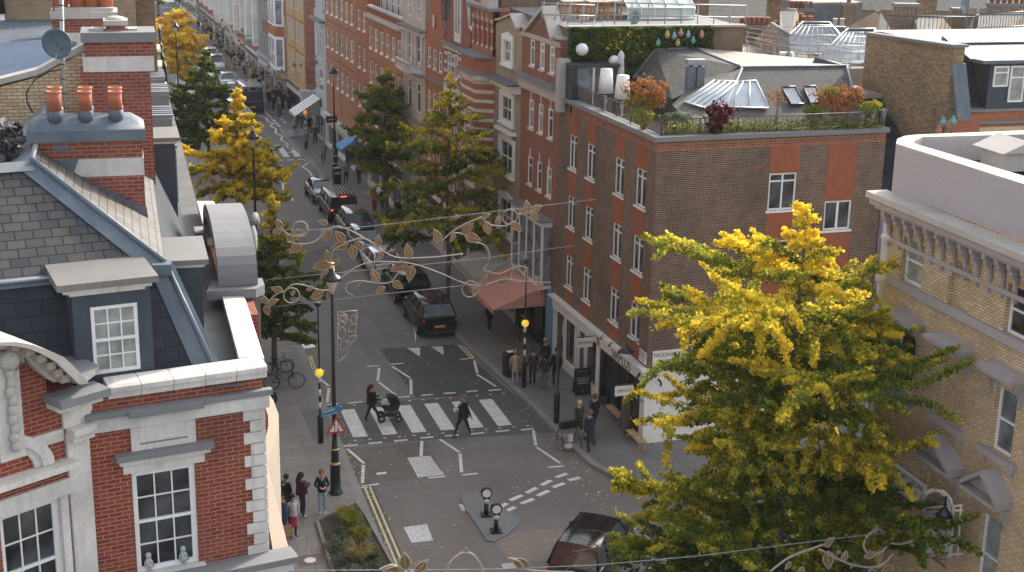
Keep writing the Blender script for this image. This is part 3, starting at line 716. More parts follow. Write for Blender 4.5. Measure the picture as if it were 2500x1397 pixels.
S(FB(155, 1000)[0], -.28, zband, 0.03, 0, zband+.1, 0); S(FB(158, 1000)[0], -.2, zband-.13, 0.02, 0, zband-.001, 0)
e0 = FB(148, 1000)[0]; mb.prism([(e0, -.06, zband+.101), (0, -.06, zband+.101), (.10, -.06, zband+.32), (.05, -.06, zband+.55), (-.05, -.06, zband+.62), (e0, -.06, zband+.62)], (0, .06, 0), 0)
pz = zband+.62; S(FB(105, 960)[0], -.5, pz, .18, 0, pz+.13, 2); S(FB(110, 960)[0], -.38, pz-.1, .1, 0, pz-.001, 0)
S(bx0-1.5, -.04, FB(150, 1060)[1]-.1, e0, 0, FB(150, 1060)[1]+.1, 0)
S(wxa-.45, -.07, wz1b+.02, FB(160, 1100)[0], 0, wz1b+.3, 0); hz2 = FB(190, 1128, .3)[1]; S(wxa-.5, -.3, hz2-.1, FB(195, 1128, .3)[0], 0, hz2, 0)
S(w1x+.003, -.05, wz1b-2.1, w1x+.14, 0, wz1b+.02, 0)
S(FB(36, 900)[0]-.42, -.12, hz2+.3, FB(36, 900)[0], 0, zarch-.2, 0)
# small arch over the window, keystone and garland
cx = wxa+.15; cz = hz2+.01
for i in range(9):
    a, b = pi*.5*i/9, pi*.5*(i+1)/9
    for r0, r1, dd in ((.50, .66, .1), (.4, .5, .05)):
        mb.prism([(cx+r0*cos(a)*1.25, -dd, cz+r0*sin(a)), (cx+r1*cos(a)*1.25, -dd, cz+r1*sin(a)), (cx+r1*cos(b)*1.25, -dd, cz+r1*sin(b)), (cx+r0*cos(b)*1.25, -dd, cz+r0*sin(b))], (0, dd, 0), 0)
gx_ = FB(14, 950)[0]
for i in range(9): mb.ball((gx_+.02*sin(i*2.4), -.17, zarch-.55-.15*i), .085, 1, 8, 6, (1, .7, 1.2))
mb.ball((gx_, -.2, zarch-.33), .17, 1, 10, 8, (1, .6, 1)); mb.tube([(gx_-.15, -.16, zarch-.3), (gx_+.18, -.18, zarch-.2), (gx_+.24, -.16, zarch-.42), (gx_+.1, -.15, zarch-.5)], .05, 6, 1)
mb.build('bay_dressings', [stone_white, stone, stone_grey], LB)
mb = bmb()
of = [FB(u, v, .5) for u, v in [(-120, 862), (-60, 842), (0, 836), (40, 835), (80, 842), (120, 856), (156, 872), (180, 894), (200, 916), (218, 936)]]
inn2 = ARC
for i in range(len(of)-1):
    a, b, c, d = of[i], of[i+1], inn2[i+1], inn2[i]
    m1 = ((a[0]*.62+d[0]*.38), (a[1]*.62+d[1]*.38)); m2 = ((b[0]*.62+c[0]*.38), (b[1]*.62+c[1]*.38))
    mb.prism([(a[0], -.5, a[1]), (b[0], -.5, b[1]), (m2[0], -.5, m2[1]), (m1[0], -.5, m1[1])], (0, 1.0, 0), 0)
    mb.prism([(m1[0], -.22, m1[1]), (m2[0], -.22, m2[1]), (c[0], -.22, c[1]), (d[0], -.22, d[1])], (0, .6, 0), 0)
    k = ((a[0]+b[0]+c[0]*2+d[0]*2)/6, (a[1]+b[1]+c[1]*2+d[1]*2)/6)
    mb.box(k[0]-.07, -.42, k[1]-.02, k[0]+.07, -.2, k[1]+.1, 1)
mb.build('segmental_pediment', [stone, stone_cream], LB)
mb = bmb(); r0 = FB(218, 936, .5)
mb.prism([(r0[0]-.1, -.45, r0[1]-.02), (r0[0]-.5, .9, r0[1]-.02), (r0[0]+.55, .9, r0[1]-.02), (r0[0]+.45, -.1, r0[1]-.02)], (0, 0, .1))
mb.build('pediment_roof', [stone_grey], LB)
# --- things on the sill inside the window
for i, (u, v, cl) in enumerate(((356, 1350, (.45, .42, .42)), (440, 1335, (.35, .42, .40)))):
    p = PN(u, v, KL+nL*.24, nL); mb = MB()
    mb.lathe([(.05, 0), (.075, .05), (.078, .12), (.05, .19), (.03, .2), (.05, .23), (.05, .28), (.02, .31)], (0, 0, 0), 14, 0)
    for k in range(14): a = k*2.4; z = .04+.012*k; mb.ball((.078*cos(a), .078*sin(a), z), .012, 1, 5, 4)
    # the jars stand just behind the glass line of the lower sash, so the pane there is left to the frame
    tag(mb.build('spotted_jar', [plain('jar_glaze_%d' % i, cl, .3), dark_metal], None, (p.x-nL.x*.2, p.y-nL.y*.2, wz0+.03)), ('pink' if i == 0 else 'green')+' spotted jar on the sill of the red brick building window', 'jar', 'jars on the window sill')
# --- chimney stacks
nRS = (RG-HT).cross(Vector((0, 1, 0))).normalized()
P1 = PN(362, 532, HT, nRS); YC = P1.y
print('chim1', P1, 'zt', zt, 'HT', HT, 'RG', RG)
def chimney(name, label, y, dep, xa, xb, parts, pots=None, mats=None):
    """parts: (u, v_bottom, v_top, out, material index) stacked blocks measured on the near face"""
    t = thing(name, label, 'chimney', (xa, y, 0)); return t
def blk(mb, y, dep, u0, u1, v0, v1, out=0., m=0, uc=None):
    p0 = AY(u0, v0, y); p1 = AY(u1, v1, y); um = (u0+u1)/2
    z0 = AY(um, v0, y).z; z1 = AY(um, v1, y).z
    vm = (v0+v1)/2; x0 = AY(u0, vm, y).x; x1 = AY(u1, vm, y).x
    mb.box(x0-out, y-out, z0, x1+out, y+dep+out, z1, m); return x0, x1, z0, z1
def pot(parent, x, y, z, r, h, mt, lead_h=0.):
    mb = MB()
    if lead_h: mb.lathe([(r*1.12, 0), (r*1.1, lead_h), (r*1.05, lead_h+.005)], (0, 0, 0), 18, 1)
    mb.lathe([(r, lead_h), (r*.98, h*.85), (r*.96, h*.86), (r*1.0, h*.88), (r*.97, h*.9), (r, h*.93), (r*1.12, h*.95), (r*1.12, h), (r*.8, h), (r*.78, h-.12)], (0, 0, 0), 18, 0)
    mb.ball((0, 0, h-.1), r*.7, 2, 8, 4, (1, 1, .1))
    return mb.build('chimney_pot', [mt, lead, dark_metal], parent, (x, y, z))
# stack 1
c1 = thing('chimney_stack', 'low red brick chimney with domed lead cap and six terracotta pots above the slate roof', 'chimney', (0, 0, 0))
mb = MB(); d1 = .95
x0, x1, z0, z1 = blk(mb, YC, d1, 84, 354, 600, 345)
mb.v = []; mb.f = []; mb.m = []; mb.sm = []
zb_, zt_ = P1.z-1.6, AY(220, 345, YC).z
mb.box(x0, YC, zb_, x1, YC+d1, zt_); mb.build('brick_stack', [chimney_brick], c1)
mb = MB(); za, zb2 = AY(270, 430, YC).z, AY(270, 387, YC).z
mb.box(x0-.004, YC-.012, za, x1+.012, YC+d1+.01, zb2); mb.build('stone_band', [stone_white], c1)
mb = MB()
F = [AY(u, v, YC-.03) for u, v in [(80, 395), (192, 388), (178, 430), (208, 432), (208, 444), (238, 444), (238, 456), (262, 456), (262, 467), (285, 467), (285, 478), (306, 478), (306, 489), (330, 489), (330, 500), (358, 505), (362, 532), (200, 462), (84, 410)]]
mb.prism(F, (0, .02, 0)); F = [AY(u, v, YC-.02) for u, v in [(130, 355), (168, 355), (168, 368), (130, 368)]]; mb.prism(F, (0, .015, 0))
mb.build('stepped_flashing', [lead], c1)
mb = MB(); o_ = .06; zc2 = AY(220, 342, YC).z; zl = AY(220, 318, YC).z; zm = AY(220, 283, YC+.3).z
prof = [(o_, zc2-.02), (o_, zl), (-.06, zl+.1), (-.2, zl+.2), (-.36, zm), ]
prev = None
for o2, z in prof:
    q = [mb.P(p_) for p_ in ((x0-o2, YC-o2, z), (x1+o2, YC-o2, z), (x1+o2, YC+d1+o2, z), (x0-o2, YC+d1+o2, z))]
    if prev:
        for i in range(4): mb.f.append([prev[i], prev[(i+1) % 4], q[(i+1) % 4], q[i]]); mb.m.append(0); mb.sm.append(z > zl+.01)
    prev = q
mb.cap(prev, 0); mb.build('lead_cap', [lead], c1)
for row, yy in ((0, YC+.22), (1, YC+.72)):
    for u in (135, 210, 284):
        p = AY(u, 292, YC+.22); zr = AY(u, 240, YC+.22)
        pot(c1, p.x, yy, zl+.13, .125, AY(u, 222, YC+.22).z-(zl+.13), terracotta, .2)
# stack 2 (tall, stone banded)
c2_ = thing('chimney_stack', 'tall red brick chimney with white band and grey stone cap left of the street', 'chimney', (0, 0, 0)); Y2 = YC+4.2
mb = MB(); blk(mb, Y2, 1.1, 205, 374, 480, 175); blk(mb, Y2, 1.1, 205, 374, 138, 103); mb.build('brick_stack', [chimney_brick], c2_)
mb = MB(); blk(mb, Y2, 1.1, 205, 374, 175, 138, .02); mb.build('stone_band', [stone_white], c2_)
mb = MB(); blk(mb, Y2, 1.1, 205, 372, 103, 79, .07)
mb.build('stone_cap', [stone_grey], c2_)
mb = MB(); blk(mb, Y2+.3, .5, 258, 306, 81, 62, 0, 1); a = blk(mb, Y2+.3, .5, 258, 306, 62, 50, .05); mb.ball(((a[0]+a[1])/2, Y2+.55, a[3]), .22, 0, 12, 8, (1, 1, .35))
blk(mb, Y2+.3, .4, 222, 253, 79, 70, 0); blk(mb, Y2+.3, .4, 312, 336, 79, 70, 0); mb.build('capped_flue', [stone, chimney_brick], c2_)
# stack 3 with four big pots
c3_ = thing('chimney_stack', 'wide red brick chimney with stone cap and four big orange pots at the top edge', 'chimney', (0, 0, 0)); Y3 = YC+9.5
mb = MB(); blk(mb, Y3, 1.2, 127, 282, 300, 110); blk(mb, Y3, 1.2, 127, 280, 80, 46); mb.build('brick_stack', [chimney_brick], c3_)
mb = MB(); blk(mb, Y3, 1.2, 127, 280, 110, 80, .02); mb.build('stone_band', [stone_white], c3_)
mb = MB(); blk(mb, Y3, 1.2, 127, 282, 46, 30, .05); blk(mb, Y3+.1, 1.0, 133, 276, 30, 20, .0); mb.build('stone_cap', [stone], c3_)
for u in (148, 190, 224, 258): p = AY(u, 24, Y3+.5); pot(c3_, p.x, p.y, p.z, .19, .75, terracotta)
# --- satellite dish on its mast
dish = thing('satellite_dish', 'grey satellite dish on a banded mast behind the six pot chimney', 'satellite dish', (0, 0, 0)); YD = YC+3.2
pb, ptp = AY(157, 300, YD), AY(148, -60, YD)
mb = MB(); mb.tube([pb, ptp], .045, 10)
for k in range(9): q = pb.lerp(ptp, .1+k*.1); mb.tube([q, q+(ptp-pb)*.008], .055, 8, 1)
mb.build('mast', [galv, black_paint], dish)
cD = AY(138, 107, YD-.12); mb = MB(); ax = Vector((.25, .9, .1)).normalized()
mb.lathe([(.02, .1), (.15, .085), (.24, .05), (.30, .0), (.305, .012), (.305, .02), (.24, .065), (.1, .11)], cD, 28, 0, ax); mb.tube([cD+ax*.05, cD-Vector((.02, .4, .25)), cD-Vector((-.1, .1, .3))], .012, 6)
mb.build('reflector', [plain('dish_grey', (.10, .14, .17), .5), galv], dish)
mb = MB(); pts = [AY(u, v, YD-.05) for u, v in [(148, 170), (120, 175), (85, 195), (65, 225), (66, 250), (80, 275)]]; mb.tube(pts, .018, 6); mb.build('cable', [black_paint], dish)
# --- neighbouring roofs and walls behind
nb = thing('party_wall', 'yellowish brick party wall with pale sloping coping behind the dish', 'wall', (0, 0, 0)); YP = YC+5.0
mb = MB(); pol = [AY(u, v, YP) for u, v in [(-60, 232), (0, 213), (90, 190), (205, 128), (206, 420), (-60, 420)]]; mb.prism(pol, (0, .35, 0)); mb.build('brickwork', [stock_brick], nb)
mb = MB()
for (a, b) in (((-60, 222), (90, 184)), ((90, 184), (205, 122))):
    p, q = AY(*a, YP), AY(*b, YP); mb.prism([p, q, q+Vector((0, 0, .12)), p+Vector((0, 0, .12))], (0, .5, 0))
mb.build('coping', [stone], nb)
cr = thing('corrugated_roof', 'blue grey ribbed metal roof at the left edge behind the brick party wall', 'roof', (0, 0, 0))
mb = MB(); z_ = AY(60, 190, YP+.6).z
for k in range(9):
    a = k/9
    p0 = AY(-60, 210, YP+.6).lerp(AY(-60, 120, YP+4), a); p1 = AY(140, 172, YP+.6).lerp(AY(105, 105, YP+4), a)
    q0 = AY(-60, 210, YP+.6).lerp(AY(-60, 120, YP+4), a+1/9); q1 = AY(140, 172, YP+.6).lerp(AY(105, 105, YP+4), a+1/9)
    up = Vector((0, 0, .12)); mb.poly([p0, p1, p1.lerp(q1, .5)+up, p0.lerp(q0, .5)+up], 0); mb.poly([p0.lerp(q0, .5)+up, p1.lerp(q1, .5)+up, q1, q0], 0)
mb.build('sheet_metal', [weathered('blue_metal', (.17, .21, .28), (.28, .31, .36), rough=.4, spec=.7)], cr)
bw = thing('rear_building', 'dark brown brick building rising beyond the chimneys at the top left', 'building', (0, 0, 0))
YW = 46.; xr = AY(383, 120, YW).x
mb = MB(); mb.box(-30, YW, 0, xr, YW+14, 26); mb.box(-30, YW+14, 0, xr+.2, 110, 22)
mb.build('brick_walls', [dark_brick], bw)
pz = AY(0, 115, YW-4).z
mb = MB(); mb.box(-30, YW-4, 0, AY(330, 0, YW-4).x, YW-.01, AY(150, 5, YW-4).z+2.5); mb.build('low_wall', [brick('tan_brick', (.26, .19, .12), (.34, .25, .16), (.3, .24, .17), samt=.35)], bw)
mb = MB(); mb.box(-30, YP+4, 0, AY(185, 105, YP+4).x, YW-4.01, AY(100, 108, YP+4).z); mb.build('flat_roof', [lead], bw)
p = AY(10, 60, YW-4.15); mb = MB(); mb.tube([(p.x-.1, p.y, p.z+1.2), (p.x-.05, p.y, p.z+.3)], .12, 10, 0); mb.tube([(p.x-.05, p.y, p.z+.3), (p.x+.05, p.y, p.z-1.)], .08, 10, 1); mb.build('downpipe', [black_paint, white_paint], bw)
# clutter in the valley left of the chimney
rub = thing('rubble_pile', 'pile of broken slates and offcuts in the dark roof valley at the left edge', 'rubble', (0, 0, 0))
mb = MB(); rr_ = random.Random(5)
for k in range(90):
    p = AY(rr_.uniform(-10, 52), rr_.uniform(305, 392), YC+rr_.uniform(.3, 1.6)); s = rr_.uniform(.05, .16)
    mb.X = Matrix.Translation(p) @ Matrix.Rotation(rr_.uniform(0, 6), 4, Vector((rr_.random(), rr_.random(), rr_.random())).normalized()); mb.box(-s, -s*.6, -.012, s, s*.6, .012, k % 2)
mb.build('broken_slates', [slate, stone_grey], rub)
# --- terraces further up the left side: parapets, roof boxes, balconies seen edge-on
lt = thing('terrace_house', 'dark terrace roof with rows of lead covered boxes stepping up the left side', 'building', (0, 0, 0))
mb = MB(); mb.box(-2.5, 36.2, 0, 1.9, YW-.1, AX(405, 400, 1.6).z-1); mb.box(-2, YW+.2, 0, 2.0, 78, 10.2)
mb.build('walls', [dark_brick], lt)
for i, (u, v, uu) in enumerate([(430, 365, 378), (420, 290, 376), (412, 232, 374), (402, 195, 374)]):
    y = 37+i*2.6; p = AY(u, v, y); q = AY(uu, v, y); mb = MB()
    mb.box(q.x-1, y, p.z-1.4, p.x, y+1.8, p.z); o = mb.build('roof_box', [stone_grey], lt)
    mb = MB()
    for k in range(5): mb.box(q.x-1, y+.1+k*.36, p.z, p.x+.03, y+.3+k*.36, p.z+.09, k % 2)
    mb.build('lead_ribs', [lead_light, lead], o)
mb = MB()
for i, (u, v) in enumerate([(405, 190), (411, 215), (400, 160), (396, 120)]):
    p = AX(u, v, 2.2); mb.box(1.2, p.y, p.z-.15, 2.2, p.y+2.2, p.z, 0)
    mb.tube([(2.15, p.y, p.z), (2.15, p.y, p.z+1), (2.15, p.y+2.2, p.z+1), (2.15, p.y+2.2, p.z)], .04, 5, 1)
mb.build('balcony', [white_paint, black_paint], lt)
# ================================================================== the terrace along the right side
AR = radians(-2.72); C0 = Vector((19.93, 50.76, 0)); dR = Vector((sin(AR), cos(AR), 0)); inR = Vector((cos(AR), -sin(AR), 0)); ROTR = atan2(-dR.y, -dR.x)
def row_root(name, label, s_far, s_near=None): return thing(name, label, 'building', C0+dR*s_far, ROTR)
glass_mix = [glass_dark, glass_dark, glass_dark, glass_sky, curtain]
def shopfront(root, L, x0, x1, zt, paintm, fascia_m, name='shopfront', zs=.45, board=.55, n=3, door=True, fz=None):
    """glazed shop window set in painted pilasters with a fascia above"""
    mb = MB(); w_ = x1-x0; d = .18
    mb.box(x0-.02, -.1, 0, x0+.22, .2, zt-.0, 0); mb.box(x1-.22, -.1, 0, x1+.02, .2, zt, 0)
    mb.box(x0+.22, -.02, 0, x1-.22, .2, zs, 0)
    for k in range(1, n): x = x0+w_*k/n; mb.box(x-.05, .0, zs, x+.05, .12, zt-.002, 0)
    mb.box(x0+.22, .0, zt-.35, x1-.22, .1, zt-.28, 0)
    o = mb.build(name, [paintm], root)
    mb = MB(); mb.box(x0, -.16, zt+.002, x1, .1, zt+board, 0); mb.box(x0-.05, -.28, zt+board+.002, x1+.05, .1, zt+board+.1, 1)
    f = mb.build('fascia', [fascia_m, paintm], root)
    mb = MB(); mb.poly([(x0+.2, .13, zs), (x1-.2, .13, zs), (x1-.2, .13, zt), (x0+.2, .13, zt)]); mb.build('shop_glass', [glass_dark], root)
    return o, f
def rowhouse(name, label, s0, s1, ztop, wm, rows, depth=9., gfz=3.0, shop=None, parapet=None, roofm=None, sill=None, reveal=None, lintel=None, wd=.08, root_=None, par_h=.9, cope=True, quoin=None):
    L = s1-s0; root = root_ or row_root(name, label, s1); holes = []
    for r in rows:
        for (sa, sb) in r[2]: holes.append((s1-sb, s1-sa, r[0], r[1]))
    if shop: holes.append((.02, L-.02, 0.0, gfz))
    mb = MB(); wall(mb, 0, L, 0, ztop, holes, depth=wd, m=0, mr=1 if reveal else 0)
    # flank, rear and parapet return
    mb.poly([(L, 0, 0), (L, depth, 0), (L, depth, ztop), (L, 0, ztop)]); mb.poly([(0, depth, 0), (0, 0, 0), (0, 0, ztop), (0, depth, ztop)])
    mb.poly([(0, .3, ztop), (L, .3, ztop), (L, .3, ztop-par_h), (0, .3, ztop-par_h)])
    mb.poly([(0, depth, 0), (0, depth, ztop), (L, depth, ztop), (L, depth, 0)])
    mb.build('walls', [wm, reveal] if reveal else [wm], root)
    mb = MB(); mb.poly([(0.02, .3, ztop-par_h), (L-.02, .3, ztop-par_h), (L-.02, depth, ztop-par_h+.1), (0.02, depth, ztop-par_h+.1)]); mb.build('roof', [roofm or asphalt_roof], root)
    if cope:
        mb = MB(); mb.box(-.03+.04, -.08, ztop+.002, L-.01, .36, ztop+.12); mb.build('coping', [parapet or stone], root)
    for r in rows:
        z0, z1, lst, style = r[:4]; opt = r[4] if len(r) > 4 else {}
        for (sa, sb) in lst:
            window(root, s1-sb, s1-sa, z0, z1, style, wd-.02, sill=opt.get('sill', sill), frame=opt.get('frame'), fw=opt.get('fw', .085), glass=opt.get('glass'), sproud=opt.get('sp', .08))
    if lintel:
        mb = MB()
        for r in rows:
            for (sa, sb) in r[2]: mb.box(s1-sb-.12, -.02, r[1]+.003, s1-sa+.12, 0.0, r[1]+.28)
        mb.split('window_head', [lintel], root)
    if shop: shopfront(root, L, .04, L-.04, gfz-.6, *shop)
    return root
def trim(root, parts, mats, name='mouldings'):
    mb = MB()
    for p in parts: mb.box(*p[:6], p[6] if len(p) > 6 else 0)
    return mb.build(name, mats, root)
def multi(s_a, s_b, n, w_):
    g = (s_b-s_a-n*w_)/(n-1) if n > 1 else 0
    return [(s_a+k*(w_+g), s_a+k*(w_+g)+w_) for k in range(n)]
blue_paint = paint('blue_shop_paint', (.12, .28, .45)); cream_paint = paint('cream_paint', (.6, .56, .48)); grey_paint = paint('grey_shop_paint', (.28, .3, .34)); green_paint = paint('sage_paint', (.25, .42, .36)); pink_paint = paint('pink_awning', (.55, .24, .18), .7); dark_paint = paint('dark_shop_paint', (.03, .035, .04))
# ---------------- B1 : brown brick corner block
s_far = 11.15; L1 = s_far; D1 = 10.2
B1 = row_root('corner_block', 'brown brick corner block with terracotta panels, roof terrace and white shopfronts', s_far)
cols = [(8.73, 9.68), (6.48, 7.46), (3.18, 4.19), (.90, 1.95)]
floors = [(9.78, 11.33), (7.04, 8.54), (4.2, 5.72)]
holes = [(s_far-b, s_far-a, z0, z1) for a, b in cols for z0, z1 in floors]
ZP1 = 12.88; ZSH = 3.35
holes.append((.0+.15, L1-.0-.35, .0, 2.75))
mb = MB(); wall(mb, 0, L1, 0, ZP1-.2, holes, depth=.12)
# south face: local x = L1 plane, running inward (y)
souths = [(4.97, 6.22, 9.66, 11.2, 'cross'), (7.6, 8.86, 8.68, 9.92, 'pair'), (4.97, 6.22, 6.9, 8.4, 'cross'), (7.6, 8.86, 5.72, 6.95, 'pair'), (4.97, 6.22, 4.1, 5.6, 'cross'), (7.6, 8.86, 3.4, 4.5, 'pair')]
SX = Matrix.Translation((L1, 0, 0)) @ Matrix.Rotation(pi/2, 4, 'Z')      # frame of the south face: x runs inward, y runs up the street
mb.X = SX; wall(mb, 0, D1, 0, ZP1-.2, [s_[:4] for s_ in souths], depth=.12); mb.X = None
mb.poly([(0, 0, 12.), (0, D1, 12.), (0, D1, ZP1-.2), (0, 0, ZP1-.2)][::-1]); mb.poly([(0, D1, 0), (L1, D1, 0), (L1, D1, ZP1-.2), (0, D1, ZP1-.2)][::-1])
for (a, b, c, d, e, f) in ((0, .32, 12.4, L1, .33, ZP1-.2), (L1-.33, .33, 12.4, L1-.32, D1, ZP1-.2)): mb.box(a, b, c, d, e, f)
mb.build('walls', [brown_brick], B1)
for a, b in cols:
    for z0, z1 in floors: window(B1, s_far-b, s_far-a, z0, z1, 'cross', .1, sill=white_paint, fw=.07, glass=glass_dark, sproud=.05)
for (a, b, z0, z1, st) in souths:
    o = window(B1, 0, b-a, z0, z1, st, .1, sill=white_paint, fw=.08, glass=glass_dark if st == 'pair' else R.choice([curtain, glass_dark]), sproud=.04)
    o.matrix_local = SX @ Matrix.Translation((a, 0, z0))
mb = MB()
for a, b in cols:
    for z0, z1 in ((11.34, 12.26), (8.55, 9.68), (5.73, 6.94), (ZSH+.1, 4.09)): mb.box(s_far-b-.02, -.015, z0, s_far-a+.02, 0, z1)
mb.X = SX
for (a, b, z0, z1) in ((4.93, 6.27, 11.22, 12.28), (4.93, 6.27, 8.42, 9.56), (4.93, 6.27, 5.62, 6.8), (7.56, 8.9, 9.94, 12.3), (7.56, 8.9, 6.97, 8.58), (7.56, 8.9, 4.52, 5.62)): mb.box(a, -.015, z0, b, 0, z1)
mb.box(4.2, -.012, 11.42, 4.42, 0, 11.57); mb.box(4.1, -.012, 8.2, 4.32, 0, 8.35)
mb.split('terracotta_panel', [terracotta_tile], B1)
mb = MB(); mb.box(-.05, -.16, ZP1-.19, L1+.16, .4, ZP1); mb.X = SX; mb.box(.4, -.16, ZP1-.189, D1+.05, .4, ZP1-.001); mb.X = None
mb.build('coping', [stone_grey], B1)
mb = MB()
for k in range(3): mb.box(.02, -.012-.0*k, 12.28+.14*k, L1-.02, 0, 12.35+.14*k)
mb.X = SX
for k in range(3): mb.box(.02, -.012, 12.31+.11*k, D1-.05, 0, 12.37+.11*k)
mb.build('brick_bands', [orange_brick], B1)
mb = MB(); mb.poly([(0, .3, 12.2), (L1-.3, .3, 12.2), (L1-.3, D1, 12.2), (0, D1, 12.2)]); mb.build('terrace_floor', [stone_grey], B1)
# shopfront: white painted ground floor, two shops
mb = MB()
xm = s_far-5.2; Z = 2.75
for (a, b) in ((.02, .32), (xm-.18, xm+.18), (L1-.42, L1+.03)): mb.box(a, -.06, 0, b, .1, Z, 0)
mb.box(0, -.12, Z, xm-.02, .1, 3.28, 0); mb.box(xm+.02, -.14, Z, L1+.12, .1, 3.28, 0); mb.box(-.02, -.3, 3.282, L1+.16, .0, 3.4, 0)
mb.box(L1+.001, -.06, 0, L1+.05, D1, 3.28, 0); mb.box(L1, -.06, 3.283, L1+.12, D1, 3.36, 0)
mb.box(.32, -.03, 0, xm-.2, .12, .55, 0); 
for x in (1.55, 3.0, 3.35, 4.3): mb.box(x-.05, -.03, .55, x+.05, .1, Z, 0)
mb.build('shopfront', [white_paint], B1)
mb = MB(); mb.box(xm+.2, -.04, 0, L1-.43, .12, .4, 0)
for x in (xm+.25, xm+1.15, xm+2.05, xm+2.2, xm+3.3): mb.box(x-.04, -.02, .4, x+.04, .1, Z-.02, 0)
mb.box(xm+1.12, .1, .1, xm+2.1, .14, 2.6, 0); mb.build('shop_frame', [dark_paint], B1)
interior = glassy('shop_interior', (.045, .035, .03), .07, .5, .8, 1.2)
mb = MB(); mb.poly([(.3, .125, .5), (L1-.4, .125, .5), (L1-.4, .125, Z), (.3, .125, Z)][::1]); mb.build('shop_glass', [interior], B1)
# clothes on display right behind the glass line of the near shop
mb = MB(); cr_ = random.Random(2)
fab = [plain('cloth_a', (.45, .33, .22), .9), plain('cloth_b', (.25, .3, .26), .9), plain('cloth_c', (.5, .48, .44), .9), plain('cloth_d', (.12, .12, .13), .9), plain('wood_floor', (.22, .11, .05), .6)]
for k, x in enumerate((.9, 1.15, 1.3, 3.5, 3.7, 3.9, 4.05)):
    mb.prism([(x, .118, 1.3+cr_.random()*.3), (x+.28, .118, 1.3), (x+.22, .118, 2.2), (x+.12, .118, 2.3), (x+.04, .118, 2.2)], (0, .004, 0), k % 4)
mb.box(.35, .112, .56, 2.9, .123, .8, 4); mb.box(3.4, .112, .56, 4.8, .123, .9, 4)
mb.build('window_display', fab, B1)
black_letter = paint('black_letters', (.02, .02, .02)); gold = plain('gold_letters', (.55, .4, .18), .4, .6); white_letter = paint('white_letters', (.8, .8, .78))
RF = (pi/2, 0, 0)
text('SIRPLUS', .62, black_letter, B1, (L1-2.35, -.147, 2.98), RF, 'shop_lettering', .006)
text('SIRPLUS', .3, white_letter, B1, (L1-1.55, .105, 1.75), RF, 'window_lettering', .003)
text('81a', .2, black_letter, B1, (L1-.2, -.066, 1.9), RF, 'house_number', .003)
mb = MB()
for x in (xm+1.0, xm+2.0, xm+3.0): mb.tube([(x, -.2, 3.42), (x, -.28, 3.48), (x, -.34, 3.42)], .02, 6); mb.lathe([(.02, 0), (.06, -.1), (.05, -.105)], (x, -.34, 3.42), 10)
mb.tube([(L1-.3, -.15, 3.1), (L1-.3, -.25, 2.95), (L1-.3, -.3, 2.8)], .05, 6); mb.tube([(L1+.1, .5, 2.9), (L1+.35, .5, 2.85), (L1+.35, .5, 2.7)], .05, 6)
mb.build('spotlights', [black_paint], B1)
def hanging_sign(root_loc, rot, w_, h_, s, label, fm, lm, z, size, out=.85):
    t = thing('hanging_sign', label, 'sign', root_loc, rot)
    mb = MB(); mb.tube([(0, 0, z+h_/2+.06), (0, -out, z+h_/2+.06)], .02, 6); mb.build('bracket', [black_paint], t)
    mb = MB(); mb.box(-.025, -out, z-h_/2, .025, -out+w_, z+h_/2); mb.build('sign_board', [fm], t)
    text(s, size, lm, t, (.028, -out+w_/2, z), (pi/2, 0, pi/2), 'lettering', .002)
    return t
def at_s(s, out=0., z=0.): return C0+dR*s-inR*out+Vector((0, 0, z))
hanging_sign(at_s(.55, .12), ROTR, .8, .42, 'SIRPLUS', 'white hanging sign of the shop nearest the corner', white_paint, black_letter, 2.3, .19, 1.0)
hanging_sign(at_s(5.25, .1), ROTR, .75, .42, 'BRORA', 'white hanging sign between the two white shopfronts', white_paint, black_letter, 2.85, .19, .95)
# lantern and street name plates at the corner
o = thing('wall_lamp', 'black conical wall lamp at the corner above the shop fascia', 'lamp', at_s(.9, .05, 3.9), ROTR)
mb = MB(); mb.tube([(0, 0, .3), (0, -.4, .45), (0, -.5, .25)], .025, 6); mb.build('bracket', [black_paint], o)
mb = MB(); mb.lathe([(.05, .25), (.12, .15), (.34, -.02), (.34, -.05), (.1, -.03)], (0, -.5, 0), 14); mb.build('lamp_shade', [black_paint], o)
def plate(loc, rot, lines, w_, h_, label, sizes):
    t = thing('street_name_plate', label, 'street sign', loc, rot, 'street name plates')
    mb = MB(); mb.box(-w_/2, -.03, -h_/2, w_/2, 0, h_/2, 0); mb.build('plate', [white_paint], t)
    y = h_/2-sizes[0]*.75
    for s, z in zip(lines, sizes): text(s, z, black_letter, t, (0, -.033, y), RF, 'lettering', .002, sx=.8); y -= z*1.12
    return t
rotS = ROTR+pi/2
plate(C0-dR*.03+inR*.95+Vector((0, 0, 3.78)), rotS, ['PADDINGTON', 'STREET  W1', 'CITY OF WESTMINSTER'], 1.45, .66, 'street name plate on the side wall of the brown block', (.26, .26, .11))
plate(at_s(.35, .03, 3.78), ROTR, ['MARYLEBONE', 'HIGH STREET  W1', 'CITY OF WESTMINSTER'], .7, .5, 'small street name plate round the corner of the brown block', (.13, .13, .06))
# iron fire hydrant plate / alarm box
mb = MB(); mb.box(-.1, -.1, -.2, .1, 0, .2); tag(mb.build('alarm_box', plain('orange_box', (.45, .2, .06), .5), None, at_s(4.95, .1, 3.0), ROTR), 'orange alarm box on the white pilaster between the shops', 'alarm box')
